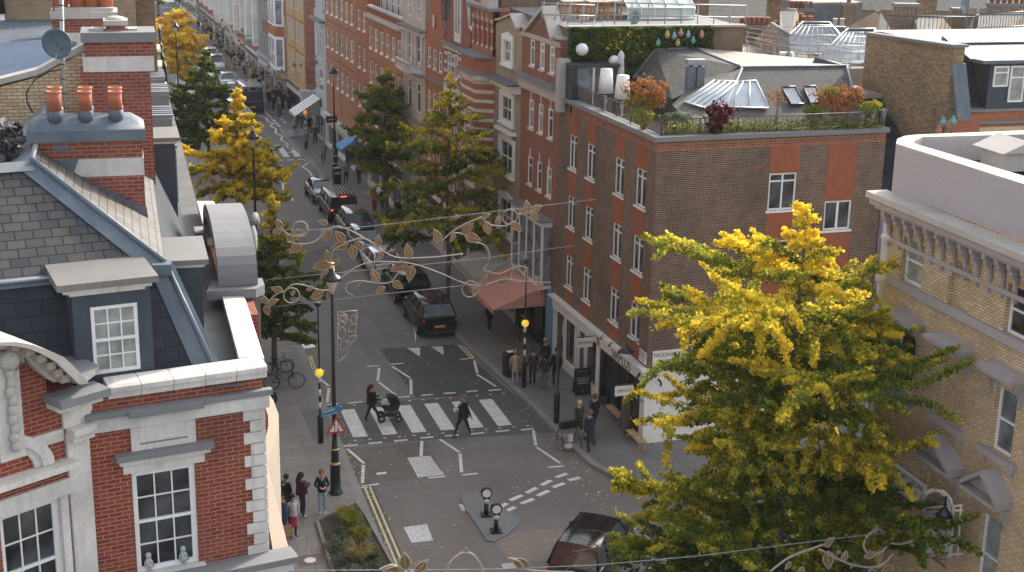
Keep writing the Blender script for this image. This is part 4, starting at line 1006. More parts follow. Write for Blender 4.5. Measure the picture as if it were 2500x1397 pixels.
# roof terrace railing
rl = thing('terrace_railing', 'bronze coloured metal railing around the roof terrace of the brown block', 'railing', B1.location, ROTR)
def railing(root, pts, h, m, step=.12, posts=1.5, r=.012, name='railing_panel', base=0.):
    for i in range(len(pts)-1):
        a, b = Vector(pts[i]), Vector(pts[i+1]); Lr = (b-a).length; d = (b-a)/Lr; mb = MB(); up = Vector((0, 0, 1))
        n = max(1, int(Lr/posts))
        for z in (base+.06, base+h): mb.tube([a+up*z, b+up*z], .022, 5)
        for k in range(n+1): q = a+d*(Lr*k/n); mb.tube([q+up*base, q+up*(base+h+.03)], .035, 5)
        m_ = int(Lr/step)
        for k in range(1, m_): q = a+d*(Lr*k/m_); j = step*.3*(1 if k % 2 else -1); mb.tube([q+up*(base+.06), q+d*j+up*(base+h*.5), q+up*(base+h)], r, 4, caps=False)
        mb.build(name, [m], root)
railing(rl, [(.1, .25, ZP1), (L1-.22, .25, ZP1)], .62, bronze_metal); railing(rl, [(L1-.22, .25, ZP1), (L1-.22, D1-.1, ZP1)], .62, bronze_metal)
# ---------------- B2 : red brick gabled house
s1, s0 = 16.7, 11.2
W2 = [(11.95, 12.6), (13.35, 14.0), (14.75, 15.4)]
B2 = rowhouse('gabled_house', 'narrow red brick house with stone trimmed triangular gable beside the brown block', s0, s1, 15.35, gable_brick,
    [(13.7, 14.95, W2, 'trans'), (10.65, 12.05, W2, 'trans'), (7.85, 9.25, W2, 'trans')], sill=stone_white, shop=(dark_paint, dark_paint), gfz=3.4, par_h=.6, cope=False)
L = s1-s0
trim(B2, [(0, -.16, 12.5, L, 0, 13.1), (-.0, -.42, 13.1, L, 0, 13.22, 1), (0, -.08, 15.0, L, 0, 15.22)] , [stone, stone_grey], 'frieze')
mb = MB(); px_ = s1-13.35
mb.prism([(1.0, -.05, 15.23), (4.5, -.05, 15.23), (px_, -.05, 16.35)], (0, .35, 0)); mb.build('gable', [gable_brick], B2)
mb = MB()
for a, b in (((.8, 15.2), (px_, 16.5)), ((px_, 16.5), (4.7, 15.2))):
    mb.prism([(a[0], -.22, a[1]), (b[0], -.22, b[1]), (b[0], -.22, b[1]+.2), (a[0], -.22, a[1]+.2)], (0, .75, 0))
mb.box(0, -.1, 15.352, .78, .4, 15.45); mb.box(4.75, -.1, 15.352, L, .4, 15.45); mb.build('gable_coping', [stone], B2)
mb = MB()
for a, b in W2:
    for z in (9.25, 12.05): mb.box(s1-(a+b)/2-.06, -.03, z+.01, s1-(a+b)/2+.06, 0, z+.42)
mb.build('keystones', [stone_white], B2)
mb = MB(); mb.box(.5, -.55, 3.45, L-.4, 0, 3.6); mb.box(.5, -.55, 6.5, L-.4, 0, 6.75); mb.box(.4, -.7, 6.75, L-.3, 0, 6.85, 1)
for k in range(5): x = .5+k*(L-.98)/4; mb.box(x, -.55, 3.6, x+.09, -.45, 6.5)
mb.build('bay_window_frame', [render_white, stone_grey], B2)
mb = MB(); mb.box(.55, -.5, 3.62, L-.45, -.02, 6.48); mb.build('bay_window_glass', [glass_sky], B2)
# ---------------- B3 : beige brick house with white surrounds
s1, s0 = 21.0, 16.72
B3 = rowhouse('plain_brick_house', 'narrow beige brick house with single white framed windows and zigzag parapet', s0, s1, 15.1, beige_brick,
    [(13.35, 14.5, [(18.2, 19.5)], 'sash2'), (10.35, 11.65, [(17.95, 19.75)], 'sash2'), (7.7, 9.35, [(17.7, 19.8)], 'sash2'), (4.5, 6.3, [(17.7, 19.8)], 'sash2')], sill=white_paint, shop=(render_grey, cream_paint), gfz=3.3, cope=False)
L = s1-s0; mb = MB()
for a, b, z0, z1 in ((18.2, 19.5, 13.35, 14.5), (17.95, 19.75, 10.35, 11.65), (17.7, 19.8, 7.7, 9.35), (17.7, 19.8, 4.5, 6.3)):
    x0, x1 = s1-b, s1-a
    mb.box(x0-.24, -.1, z0-.1, x0-.0, 0, z1); mb.box(x1, -.1, z0-.1, x1+.24, 0, z1); xm_ = (x0+x1)/2
    mb.prism([(x0-.24, -.1, z1), (x1+.24, -.1, z1), (x1+.24, -.1, z1+.22), (xm_, -.1, z1+.42), (x0-.24, -.1, z1+.22)], (0, .1, 0))
    mb.box(x0-.28, -.18, z0-.2, x1+.28, 0, z0-.1)
mb.box(s1-19.8-.4, -.35, 9.85, s1-17.7+.4, 0, 10.0); mb.build('window_surrounds', [white_paint], B3)
trim(B3, [(-.0, -.3, 12.05, L, 0, 12.45), (-.0, -.75, 12.45, L+.1, 0, 12.56, 1)], [white_paint, lead], 'cornice')
mb = MB(); mb.prism([(0, 0, 15.1), (L, 0, 15.1), (L-.4, 0, 15.15), (2.6, 0, 15.75), (.6, 0, 15.3)], (0, .3, 0)); mb.build('parapet_gable', [beige_brick], B3)
mb = MB()
for a, b in (((0, 15.28), (.6, 15.32)), ((.6, 15.32), (2.6, 15.78)), ((2.6, 15.78), (3.6, 15.2)), ((3.6, 15.2), (L, 15.28))):
    mb.prism([(a[0], -.12, a[1]), (b[0], -.12, b[1]), (b[0], -.12, b[1]+.1), (a[0], -.12, a[1]+.1)], (0, .9, 0))
mb.build('parapet_coping', [stone], B3)
# ---------------- B4 : striped red and white house with oriel
s1, s0 = 25.3, 21.02; L = s1-s0
B4 = rowhouse('striped_house', 'red brick house with white stone stripes and a two storey oriel bay', s0, s1, 13.1, orange_brick,
    [(7.9, 9.6, [(24.55, 25.0)], 'trans')], shop=(stone, dark_paint), gfz=3.4, par_h=.4, cope=False)
mb = MB()
def oriel(mb, x0, x1, out, z0, z1, m, e=.55):
    mb.prism([(x0, 0, z0), (x0+e, -out, z0), (x1-e, -out, z0), (x1, 0, z0)], (0, 0, z1-z0), m)
for k in range(9):
    z = 7.6+k*.5; oriel(mb, .45, L-.15, .9, z, z+.32, 0); oriel(mb, .45, L-.15, .9, z+.321, z+.499, 1)
oriel(mb, .35, L-.05, 1.0, 12.1, 12.4, 1); oriel(mb, .25, L, 1.15, 12.401, 12.52, 2); oriel(mb, .45, L-.1, .9, 12.521, 13.25, 0); oriel(mb, .3, L, 1.05, 13.251, 13.37, 2)
oriel(mb, .55, L-.15, .85, 6.2, 7.599, 1); oriel(mb, .45, L-.1, .95, 5.9, 6.199, 2)
oriel(mb, .5, L-.15, .85, 3.5, 5.899, 1)
mb.build('oriel_bay', [orange_brick, stone_white, stone_grey], B4)
for (z0, z1) in ((8.1, 11.9), (3.8, 5.7)):
    for a, b in ((1.15, 1.9), (2.1, 2.85)): window(B4, a, b, z0, min(z1, z0+2.2), 'sash', -.88, glass=glass_dark, frame=stone_white if z0 > 5 else white_paint)
    mb = MB()
    for a in (1.05, 1.92, 2.87): mb.box(a, -.97, z0, a+.12, -.9, min(z1, z0+2.25))
    mb.build('mullions', [stone_white], B4)
for z0 in (9.4,): pass
mb = MB(); wall(mb, .3, L-.2, 13.38, 15.7, [(.75+k*.85, 1.2+k*.85, 13.7, 15.0) for k in range(4)], y=-.1, depth=.35)
mb.box(.3, .3, 13.38, L-.2, 3, 15.7); mb.build('loggia', [orange_brick], B4)
mb = MB()
for z in (13.7, 14.6, 15.1): 
    for k in range(5): x = .32+k*.85; mb.box(x, -.125, z, x+.41, -.101, z+.16)
for k in range(3): mb.box(1.25+k*.85+.1, -.16, 15.25, 1.25+k*.85+.2, -.1, 15.7)
mb.box(.1, -.4, 15.702, L, .3, 15.85, 1); mb.box(.4, -.3, 15.852, L-.3, .2, 16.6, 0); mb.box(1.3, -.32, 16.0, 2.5, -.29, 16.5, 2)
mb.prism([(1.0, -.3, 16.6), (3.2, -.3, 16.6), (2.1, -.3, 17.6)], (0, .5, 0), 0); mb.build('loggia_stone', [stone, stone_grey, orange_brick], B4)
for k in range(4): pass
mb = MB(); mb.prism([(-.1, .3, 13.2), (.15, .3, 13.2), (1.2, .3, 15.8), (.9, .3, 15.8)], (0, .3, 0)); mb.box(0, .5, 13.1, L, 8, 14.2); mb.build('roof_edge', [stone_grey], B4)
# ---------------- B5 : striped house with shaped gable
s1, s0 = 31.0, 25.32; L = s1-s0
W5 = [(26.7, 27.5), (28.1, 28.9), (29.5, 30.3)]
B5 = rowhouse('shaped_gable_house', 'striped red brick house with a tall window in its curved gable', s0, s1, 13.3, gable_brick,
    [(11.2, 12.6, W5, 'sash'), (7.7, 9.3, W5, 'sash2'), (4.6, 6.5, W5, 'sash')], sill=stone_white, shop=(stone_white, cream_paint), gfz=3.4, cope=False)
gp5 = [(.3, 13.3), (.3, 14.2), (.9, 14.5), (1.25, 15.5), (1.7, 16.4), (2.2, 17.6), (3.4, 17.6), (3.9, 16.4), (4.35, 15.4), (4.6, 14.4), (5.3, 14.2), (5.3, 13.3)]
mb = MB(); mb.prism([(x, .02, z) for x, z in gp5], (0, .35, 0)); mb.build('shaped_gable', [gable_brick], B5)
mb = MB()
for i in range(1, len(gp5)-2): a, b = gp5[i], gp5[i+1]; mb.tube([(a[0], .2, a[1]), (b[0], .2, b[1])], .13, 6)
mb.box(2.2, -.06, 13.9, 2.45, .02, 16.1); mb.box(2.85, -.06, 13.9, 2.97, .02, 16.1); mb.box(3.35, -.06, 13.9, 3.6, .02, 16.1); mb.prism([(2.2, -.06, 16.1), (3.6, -.06, 16.1), (2.9, -.06, 16.9)], (0, .08, 0)); mb.box(2.2, -.05, 13.35, 3.6, .01, 13.88)
for z in (11.35, 11.85, 12.35):
    for a in (.05, 1.55, 2.95, 4.4): mb.box(a, -.02, z, a+(.6 if a > .1 and a < 4 else .6), 0, z+.2)
mb.box(0, -.3, 13.0, L, 0, 13.14, 1); mb.box(0, -.1, 12.75, L, 0, 12.999); mb.box(.1, -.08, 9.55, 3.6, 0, 10.8); mb.box(0, -.15, 10.8, L, 0, 10.95, 1)
mb.build('stone_bands', [stone_white, stone_grey], B5)
mb = MB(); mb.box(2.46, -.03, 13.92, 3.34, .015, 16.05); mb.build('gable_window_glass', [glass_sky], B5)
mb = MB(); mb.prism([(3.95, .4, 13.3), (5.5, .4, 13.3), (5.5, .4, 14.6), (4.9, .4, 15.2), (4.5, .4, 17.4), (3.2, .4, 17.4)], (0, 5, 0)); mb.build('lead_roof', [lead], B5)
# ---------------- B6 : orange brick Dutch gable
s1, s0 = 35.4, 31.02; L = s1-s0
W6 = [(31.5, 32.2), (32.8, 33.5), (34.1, 34.75)]
B6 = rowhouse('dutch_gable_house', 'orange brick house with oval plaque in its curved Dutch gable', s0, s1, 13.2, orange_brick,
    [(11.15, 12.35, W6, 'sash'), (8.45, 9.7, W6, 'trans'), (5.4, 7.2, W6, 'trans')], shop=(stone_white, dark_paint), gfz=3.4, cope=False, lintel=mixed_brick, sill=stone)
gp6 = [(.15, 13.2), (.25, 13.6), (.9, 14.3), (1.15, 15.2), (1.4, 16.6), (2.6, 17.2), (3.3, 16.4), (3.45, 15.2), (3.7, 14.2), (4.2, 13.6), (4.3, 13.2)]
mb = MB(); mb.prism([(x, .02, z) for x, z in gp6], (0, .35, 0)); mb.build('dutch_gable', [orange_brick], B6)
mb = MB()
for i in range(1, len(gp6)-2): a, b = gp6[i], gp6[i+1]; mb.tube([(a[0], .18, a[1]), (b[0], .18, b[1])], .09, 6)
mb.box(0, -.12, 10.35, L, 0, 10.5); mb.build('gable_coping', [stone_grey], B6)
mb = MB(); mb.X = Matrix.Translation((2.2, -.04, 14.0)) @ Matrix.Diagonal((.24, 1, .42, 1)); mb.lathe([(1, 0), (1, .06), (.7, .07), (.68, .03)], (0, 0, 0), 20, 0, (0, -1, 0)); mb.build('oval_plaque', [stone_white], B6)
mb = MB(); mb.prism([(3.4, .4, 13.2), (4.5, .4, 13.2), (4.5, .4, 14.), (4.0, .4, 15.), (3.8, .4, 17), (2.9, .4, 17)], (0, 5, 0)); mb.build('lead_roof', [lead], B6)
# ---------------- B7 : grey stone baroque front
s1, s0 = 41.2, 35.42; L = s1-s0
W7 = [(36.6, 37.5), (38.9, 39.8)]
B7 = rowhouse('stone_fronted_house', 'pale stone fronted house with curved balcony and tall paired windows', s0, s1, 15.6, stone,
    [(13.75, 15.1, W7, 'sash'), (11.0, 12.8, W7, 'sash'), (7.9, 9.8, W7, 'trans'), (4.4, 6.6, W7, 'sash')], shop=(stone, stone), gfz=3.3)
mb = MB()
for x in (.15, 1.2, 2.6, 3.5, 4.9): mb.box(x, -.12, 10.9, x+.3, 0, 13.0)
for z in (13.05, 10.3, 7.3): mb.box(0, -.4, z, L, 0, z+.14, 1); mb.box(0, -.2, z-.25, L, 0, z-.001)
mb.prism([(.8, 0, 10.45), (1.2, -.8, 10.45), (4.4, -.8, 10.45), (4.8, 0, 10.45)], (0, 0, .15))
for k in range(12): x = 1.25+k*.28; mb.lathe([(.05, 0), (.07, .12), (.03, .3), (.05, .42)], (x, -.72, 10.6), 6)
mb.box(1.15, -.8, 11.02, 4.45, -.62, 11.12); mb.build('stone_mouldings', [stone_white, stone_grey], B7)
# ---------------- B8 : orange brick with balustraded parapet and mansard
s1, s0 = 51.9, 41.22; L = s1-s0
W8 = [(41.8+k*1.72, 42.55+k*1.72) for k in range(6)]
B8 = rowhouse('balustraded_house', 'orange brick house with stone balustrade and white mansard dormers', s0, s1, 12.7, mixed_brick,
    [(10.4, 11.9, W8, 'sash', {'sill': white_paint}), (7.9, 9.45, W8, 'sash', {'sill': white_paint}), (5.0, 6.7, W8, 'sash', {'sill': white_paint})], shop=(white_paint, dark_paint), gfz=3.3, lintel=orange_brick)
mb = MB(); mb.box(0, -.25, 12.55, L, .35, 12.7); mb.box(0, -.05, 13.25, L, .3, 13.4)
for k in range(42): x = .15+k*.25; mb.box(x, .04, 12.83, x+.11, .2, 13.25, 1)
mb.build('balustrade', [stone, orange_brick], B8)
mb = MB(); mb.prism([(0, 1., 12.6), (0, 1.6, 15.0), (0, 4, 15.8), (0, 8, 15.8), (0, 8.9, 12.6)], (L, 0, 0)); mb.build('mansard', [slate_dark], B8)
for k in range(6):
    x = .5+k*1.72; d_ = MB(); d_.box(x, .9, 12.9, x+.95, 2.0, 14.75); d_.box(x-.08, .8, 14.752, x+1.03, 2.2, 14.85); dd = d_.build('dormer', [white_paint], B8)
    window(dd, x+.14, x+.81, 13.0, 14.6, 'sash', -.03, y=.9, glass=glass_dark, name='dormer_window')
# ---------------- B9, B10
s1, s0 = 56.0, 51.92
B9 = rowhouse('red_brick_house', 'two bay red brick house between the balustraded house and the long yellow brick terrace', s0, s1, 13.9, orange_brick,
    [(11.35, 12.75, [(52.6, 53.3), (54.4, 55.1)], 'sash', {'sill': white_paint}), (8.5, 10.1, [(52.6, 53.3), (54.4, 55.1)], 'sash', {'sill': white_paint}), (5.6, 7.3, [(52.6, 53.3), (54.4, 55.1)], 'sash', {'sill': white_paint})], shop=(grey_paint, dark_paint), lintel=gable_brick)
s1, s0 = 68.2, 56.02
W10 = [(57.0+k*1.95, 57.75+k*1.95) for k in range(6)]
B10 = rowhouse('long_terrace', 'long yellow and red brick terrace of sash windows above shops', s0, s1, 14.6, mixed_brick,
    [(11.4, 12.9, W10, 'sash', {'sill': white_paint}), (8.6, 10.2, W10, 'sash', {'sill': white_paint}), (5.7, 7.2, W10, 'sash', {'sill': white_paint})], shop=(white_paint, cream_paint), lintel=orange_brick)
trim(B10, [(6.0, -.015, 3.6, 6.25, 0, 14.5), (0, -.015, 10.75, 12.18, 0, 10.9), (0, -.015, 7.8, 12.18, 0, 7.95)], [gable_brick], 'red_bands')
# ---------------- B11 narrow grey corner
s1, s0 = 73.2, 68.22
B11 = rowhouse('grey_corner_house', 'narrow grey rendered house with shaped top on the near corner of the side street', s0, s1, 11.2, render_grey,
    [(7.2, 9.6, [(69.2, 69.8), (70.2, 70.8), (71.2, 71.8)], 'trans'), (4.4, 6.4, [(69.6, 71.4)], 'sash2')], shop=(render_grey, white_paint), cope=False)
mb = MB(); L = s1-s0; mb.box(-.1, -.5, 10.4, L, 0, 10.55, 0); mb.prism([(.9, -.0, 11.2), (3.8, 0, 11.2), (3.8, 0, 12.8), (2.4, 0, 13.6), (.9, 0, 12.8)], (0, 2, 0), 1); mb.build('shaped_dormer', [stone_grey, render_grey], B11)
# ---------------- B12.. beyond the side street
s1, s0 = 88.2, 77.8
W12 = [(78.9, 79.4), (79.9, 80.4), (81.4, 81.9), (82.4, 82.9), (84.2, 84.7), (85.2, 85.7), (86.7, 87.2)]
B12 = rowhouse('yellow_corner_house', 'yellow brick corner house with red brick quoins beyond the side street', s0, s1, 14.5, yellow_brick,
    [(10.2, 12.3, W12, 'sash'), (7.3, 9.2, W12, 'sash'), (4.5, 6.3, W12, 'sash')], shop=(dark_paint, cream_paint), lintel=orange_brick, reveal=orange_brick)
L = s1-s0
trim(B12, [(L+.001, .0, 3.4, L+.02, .9, 14.5), (L-.5, -.02, 3.4, L+.02, -.001, 14.5), (L+.003, .91, 9.85, L+.02, 9, 10.0), (L+.003, .91, 6.95, L+.02, 9, 7.2), (L+.003, .91, 10.5, L+.02, 9, 10.6), (4.9, -.02, 3.6, 5.1, 0, 14)], [gable_brick], 'red_quoins')
mb = MB(); mb.prism([(L+.02, -.6, 0), (L+.02, 5, 0), (L+1.1, 5, 0), (L+1.1, .4, 0), (L+.6, -.6, 0)], (0, 0, 3.3), 0); mb.prism([(L+.02, -.7, 3.3), (L+.02, 5, 3.3), (L+1.2, 5, 3.3), (L+1.2, .3, 3.3), (L+.6, -.7, 3.3)], (0, 0, .2), 0)
mb.box(L+1.11, 1., .5, L+1.13, 2.4, 2.6, 1); mb.build('corner_shop', [render_grey, plain('salmon_panel', (.45, .25, .2), .6)], B12)
s1, s0 = 96.4, 88.22; L = s1-s0
B13 = rowhouse('white_bay_house', 'red brick house with tall white canted bays beyond the side street', s0, s1, 14.0, gable_brick, [(7.0, 9.0, [(89.0, 89.5), (95.6, 96.1)], 'sash'), (10.4, 12.4, [(89.0, 89.5), (95.6, 96.1)], 'sash')], shop=(stone, dark_paint))
mb = MB()
for (x0, x1) in ((1.1, 6.6),):
    for (z0, z1, m) in ((3.6, 6.9, 0), (6.9, 7.9, 1), (7.9, 10.6, 0), (10.6, 11.6, 1), (11.6, 13.6, 0)): oriel(mb, x0, x1, .8, z0, z1-.002, m, .7)
mb.build('canted_bay', [white_paint, orange_brick], B13)
mb = MB()
for z0, z1 in ((4.0, 6.6), (8.1, 10.4), (11.8, 13.3)):
    for k in range(4): x = 2.0+k*.97; mb.box(x, -.815, z0, x+.55, -.801, z1)
    mb.X = Matrix.Translation((6.6, 0, 0)) @ Matrix.Rotation(atan2(.8, .7), 4, 'Z'); mb.box(-.9, -.02, z0, -.2, -.002, z1); mb.X = None
mb.split('bay_glass', [glass_sky], B13)
s1, s0 = 107.2, 96.42; L = s1-s0
B14 = rowhouse('grey_stone_block', 'grey stone block with upright ribs and red panels beyond the white bays', s0, s1, 15.0, concrete, [], shop=(render_grey, cream_paint))
mb = MB()
for k in range(9): mb.box(.4+k*1.2, -.12, 3.5, .7+k*1.2, 0, 15, 0)
for z in (6.2, 9.6): mb.box(5.2, -.3, z, L-.6, -.121, z+1.2, 1)
mb.box(1.0, -.06, 3.9, L-.6, -.001, 5.9, 2); mb.box(1.0, -.06, 7.5, L-.6, -.001, 9.5, 2); mb.box(.2, -.35, 3.4, L, 0, 3.6, 0)
mb.build('facade_ribs', [concrete, gable_brick, glass_sky], B14)
k_ = [(107.22, 117.5, 13.5, gable_brick, 'red brick house with white windows beyond the grey stone block', 'red_brick_house'), (117.52, 132.4, 13.8, mixed_brick, 'distant house of red brick and white stone bays up the street', 'brick_house'),
      (132.42, 150, 13.5, stone, 'distant pale stone house far up the right side', 'stone_house'), (150.02, 172, 14, gable_brick, 'distant red brick house near the top of the street', 'brick_house'), (172.02, 210, 14, stone, 'farthest pale house at the top of the street', 'stone_house')]
for (a, b, zt2, m_, lab, nm) in k_:
    n = int((b-a)/1.9); ws = [(a+.6+k*(b-a-.6)/n, a+.6+k*(b-a-.6)/n+.8) for k in range(n)]
    rt = rowhouse(nm, lab, a, b, zt2, m_, [(z, z+1.8, ws, 'sash') for z in (4.3, 7.3, 10.4)], shop=(R.choice([white_paint, grey_paint, cream_paint]), R.choice([dark_paint, cream_paint])), sill=white_paint, reveal=stone_white)
    mb = MB(); L = b-a
    for k in range(0, n, 3):
        x = L-(ws[k][0]-a)-.8
        oriel(mb, max(x-.5, 0.05), min(x+1.6, L-.05), .5, 4.0, 12.6, 0, .3)
    mb.build('bay_window', [stone_white], rt)
# street doors of the side street: wall closing the view beyond it
sb = thing('side_street_house', 'grey brick house closing the side street behind the corner shops', 'building', C0+dR*82+inR*14, ROTR)
mb = MB(); mb.box(0, 0, 0, 12, 8, 11); mb.build('walls', [beige_brick], sb)
# ================================================================== cream brick building on the right
AC = radians(-1.06); dC = Vector((sin(AC), cos(AC), 0)); inC = Vector((cos(AC), -sin(AC), 0)); ROTC = atan2(-dC.y, -dC.x)
KC = AX(2157, 700, 19.5); KC = Vector((KC.x, KC.y, 0))
def FC(u, v, out=0.):
    p = PN(u, v, KC-inC*out, inC)-KC; return -p.dot(dC), p.z
CB = thing('cream_brick_building', 'cream brick building with bracketed cornice, hooded windows and lilac parapet at the right', 'building', KC, ROTC)
Lc = 17.; CX = Matrix.Translation(-KC) ; CXi = Matrix.Rotation(-ROTC, 4, 'Z') @ Matrix.Translation(-KC)
zcr = FC(2129+30, 440+20, .0)[1]
def rect(u0, v0, u1, v1): a = FC(u0, v0); b = FC(u1, v1); return a[0], b[0], b[1], a[1]
zk = FC(2300, 740)[1]
# measured openings: x from corner, z
w1a, w1b = FC(2201, 640)[0], FC(2254, 650)[0]; w1t = FC(2210, 577)[1]; w1z = FC(2202, 685)[1]-.02
bl = FC(2318, 680)[0], FC(2367, 700)[0]; w2a = FC(2456, 740)[0]; ww = w1b-w1a
w2b = w2a+ww; top3, bot3 = w1t, w1z
zs2 = FC(2300, 748)[1]       # sill band
h2 = FC(2142, 752, .45); c2a, c2b = FC(2185, 850)[0], FC(2236, 850)[0]
t2 = FC(2428, 935)[1]; b2 = FC(2418, 1095)[1]; e2a, e2b = FC(2426, 1000)[0], FC(2482, 1000)[0]
b2m = FC(2262, 1020)[0], FC(2343, 1050)[0]
p1a, p1b = FC(2258, 1200)[0], FC(2330, 1200)[0]; f1a, f1b = FC(2392, 1290)[0], FC(2446, 1290)[0]; t1 = FC(2395, 1243)[1]
print('cream', (w1a, w1b, w1z, w1t), bl, w2a, zs2, 'h2', h2, (c2a, c2b), (e2a, e2b, b2, t2), b2m, (f1a, f1b, t1), 'KC', KC)
zsh = 3.6
holes = [(w1a, w1b, bot3, top3), (w2a, w2b, bot3, top3), (c2a, c2b, b2, t2), (e2a, e2b, b2, t2), (f1a, f1b, t1-2.2, t1), (e2a+3.3, e2b+3.3, b2, t2), (w2a+3.4, w2b+3.4, bot3, top3)]
blind = [(bl[0], bl[1]+.05, bot3, top3), ((c2b+e2a)/2-.45, (c2b+e2a)/2+.45, b2, t2), (p1a, p1b, t1-2.2, t1)]
zct = FC(2182, 470)[1]
zpt = FC(2187, 356)[1]
mb = MB(); wall(mb, 0, Lc, 0, zct, holes+blind, depth=.2)
for (a, b, c, d) in blind: mb.poly([(a, .14, c), (b, .14, c), (b, .14, d), (a, .14, d)])
mb.poly([(0, 0, 0), (0, 0, zct), (0, 9, zct), (0, 9, 0)]); mb.poly([(Lc, 0, 0), (Lc, 9, 0), (Lc, 9, zct), (Lc, 0, zct)])
mb.build('walls', [stock_brick], CB)
for i, h in enumerate(holes):
    window(CB, *h, 'sash', .18, sill=None, fw=.075, glass=[curtain, glass_dark, glass_dark, glass_sky, curtain, glass_dark, glass_dark][i])
mb = MB()
for h in holes[:2]+blind[:1]+holes[6:]:
    a, b, c, d = h; mb.prism([(a-.05, -.01, d+.003), (b+.05, -.01, d+.003), (b+.25, -.01, d+.42), (a-.25, -.01, d+.42)], (0, .01, 0))
mb.build('flat_arches', [brick('gauged_brick', (.46, .27, .13), (.52, .33, .17), (.4, .26, .15), bw=.075, bh=.4, ms=.005, off=0, samt=.15)], CB)
mb = MB(); S = mb.box
# cornice
S(-.3, -.62, zct-.16, Lc, 0, zct, 1); S(-.25, -.52, zct-.34, Lc, 0, zct-.161, 0); S(-.2, -.36, zct-.46, Lc, 0, zct-.341, 0)
S(-.03, -.05, zct-1.32, Lc, 0, zct-1.2, 0)
S(-.1, -.1, zs2-.1, Lc, 0, zs2+.14, 0); S(w1b+.1, -.14, zs2-.1, w1b+.45, -.1, zs2+.14, 0)
for (a, b) in ((c2a, c2b), ((c2b+e2a)/2-.45, (c2b+e2a)/2+.45), (e2a, e2b), (e2a+3.3, e2b+3.3)):
    S(a-.3, -.15, b2-.16, b+.3, 0, b2-.0, 0); S(a-.2, -.1, b2-.36, a-.05, 0, b2-.161, 0); S(b+.05, -.1, b2-.36, b+.2, 0, b2-.161, 0)
mb.build('cornice_and_bands', [weathered('lilac_stone', (.36, .32, .31), (.24, .21, .21), amt=.6), stone], CB)
x = .05
while x < Lc-.5:
    mb = MB(); mb.box(x, -.32, zct-.6, x+.15, 0, zct-.465); mb.prism([(x+.02, -.27, zct-.605), (x+.02, -.08, zct-.605), (x+.02, -.03, zct-1.19), (x+.02, -.09, zct-1.1), (x+.02, -.15, zct-.85)], (.11, 0, 0)); mb.tube([(x, -.18, zct-.7), (x+.15, -.18, zct-.7)], .09, 8)
    mb.box(x+.03, -.1, zct-1.42, x+.12, 0, zct-1.325)
    mb.build('bracket', [MATS['lilac_stone']], CB); x += .5
def hood(x0, x1, z, ped=False):
    mb = MB(); e = .33
    if ped:
        xm = (x0+x1)/2; h = .62; prof = [(x0-e, z), (x1+e, z), (x1+e, z+.1), (xm, z+h), (x0-e, z+.1)]
        mb.prism([(x0-e, -.5, z), (x1+e, -.5, z), (x1+e, -.5, z+.09), (x0-e, -.5, z+.09)], (0, .5, 0))
        for a, b in (((x0-e, z+.09), (xm, z+h)), ((xm, z+h), (x1+e, z+.09))): mb.prism([(a[0], -.5, a[1]), (b[0], -.5, b[1]), (b[0], -.5, b[1]+.12), (a[0], -.5, a[1]+.12)], (0, .5, 0))
        mb.prism([(x0-e, -.2, z+.09), (x1+e, -.2, z+.09), (xm, -.2, z+h)], (0, .2, 0))
    else:
        a = [(x0-e, -.5, z), (x1+e, -.5, z), (x1+e, 0, z), (x0-e, 0, z)]; mb.prism(a, (0, 0, .1))
        p = [mb.P(q) for q in [(x0-e, -.5, z+.1), (x1+e, -.5, z+.1), (x1+e, 0, z+.1), (x0-e, 0, z+.1)]]; q = [mb.P(q) for q in [(x0-e+.3, -.2, z+.18), (x1+e-.3, -.2, z+.18), (x1+e-.3, 0, z+.2), (x0-e+.3, 0, z+.2)]]
        mb.bridge(p, q, 0, False); mb.cap(q, 0)
        mb.box(x0-e+.06, -.42, z-.08, x1+e-.06, 0, z-.001)
    for x in (x0-.24, x1+.06): mb.box(x+.03, -.26, z-.22, x+.15, 0, z-.081); mb.prism([(x+.04, -.16, z-.23), (x+.04, 0, z-.23), (x+.04, 0, z-.6), (x+.04, -.05, z-.6)], (.1, 0, 0)); mb.ball((x+.09, -.06, z-.63), .045, 0, 6, 5)
    mb.build('window_hood', [MATS['lilac_stone']], CB)
hz2_ = FC(2142, 752, .5)[1]
xmid = (c2b+e2a)/2
hood(c2a, c2b, hz2_-.12); hood(xmid-.45, xmid+.45, hz2_-.12); hood(e2a, e2b, hz2_-.12); hood(e2a+3.3, e2b+3.3, hz2_-.12)
hz1 = FC(2345, 1182, .5)[1]
hood(p1a, p1b, hz1-.1, True); hood(f1a, f1b, hz1-.1, True); hood(f1a+3.2, f1b+3.2, hz1-.1, True)
# quoin column at the corner with rings
mb = MB(); zz = 0
mb.lathe([(.13, 0), (.13, 5.5), (.22, 5.55), (.22, 5.7), (.13, 5.75), (.13, zs2-.2), (.24, zs2-.12), (.26, zs2+.05), (.2, zs2+.15), (.12, zs2+.22), (.12, zct-1.35), (.2, zct-1.3), (.2, zct-1.2), (.12, zct-1.15), (.12, zct-.5)], (-.02, .02, 0), 16)
mb.build('corner_column', [stone_white], CB)
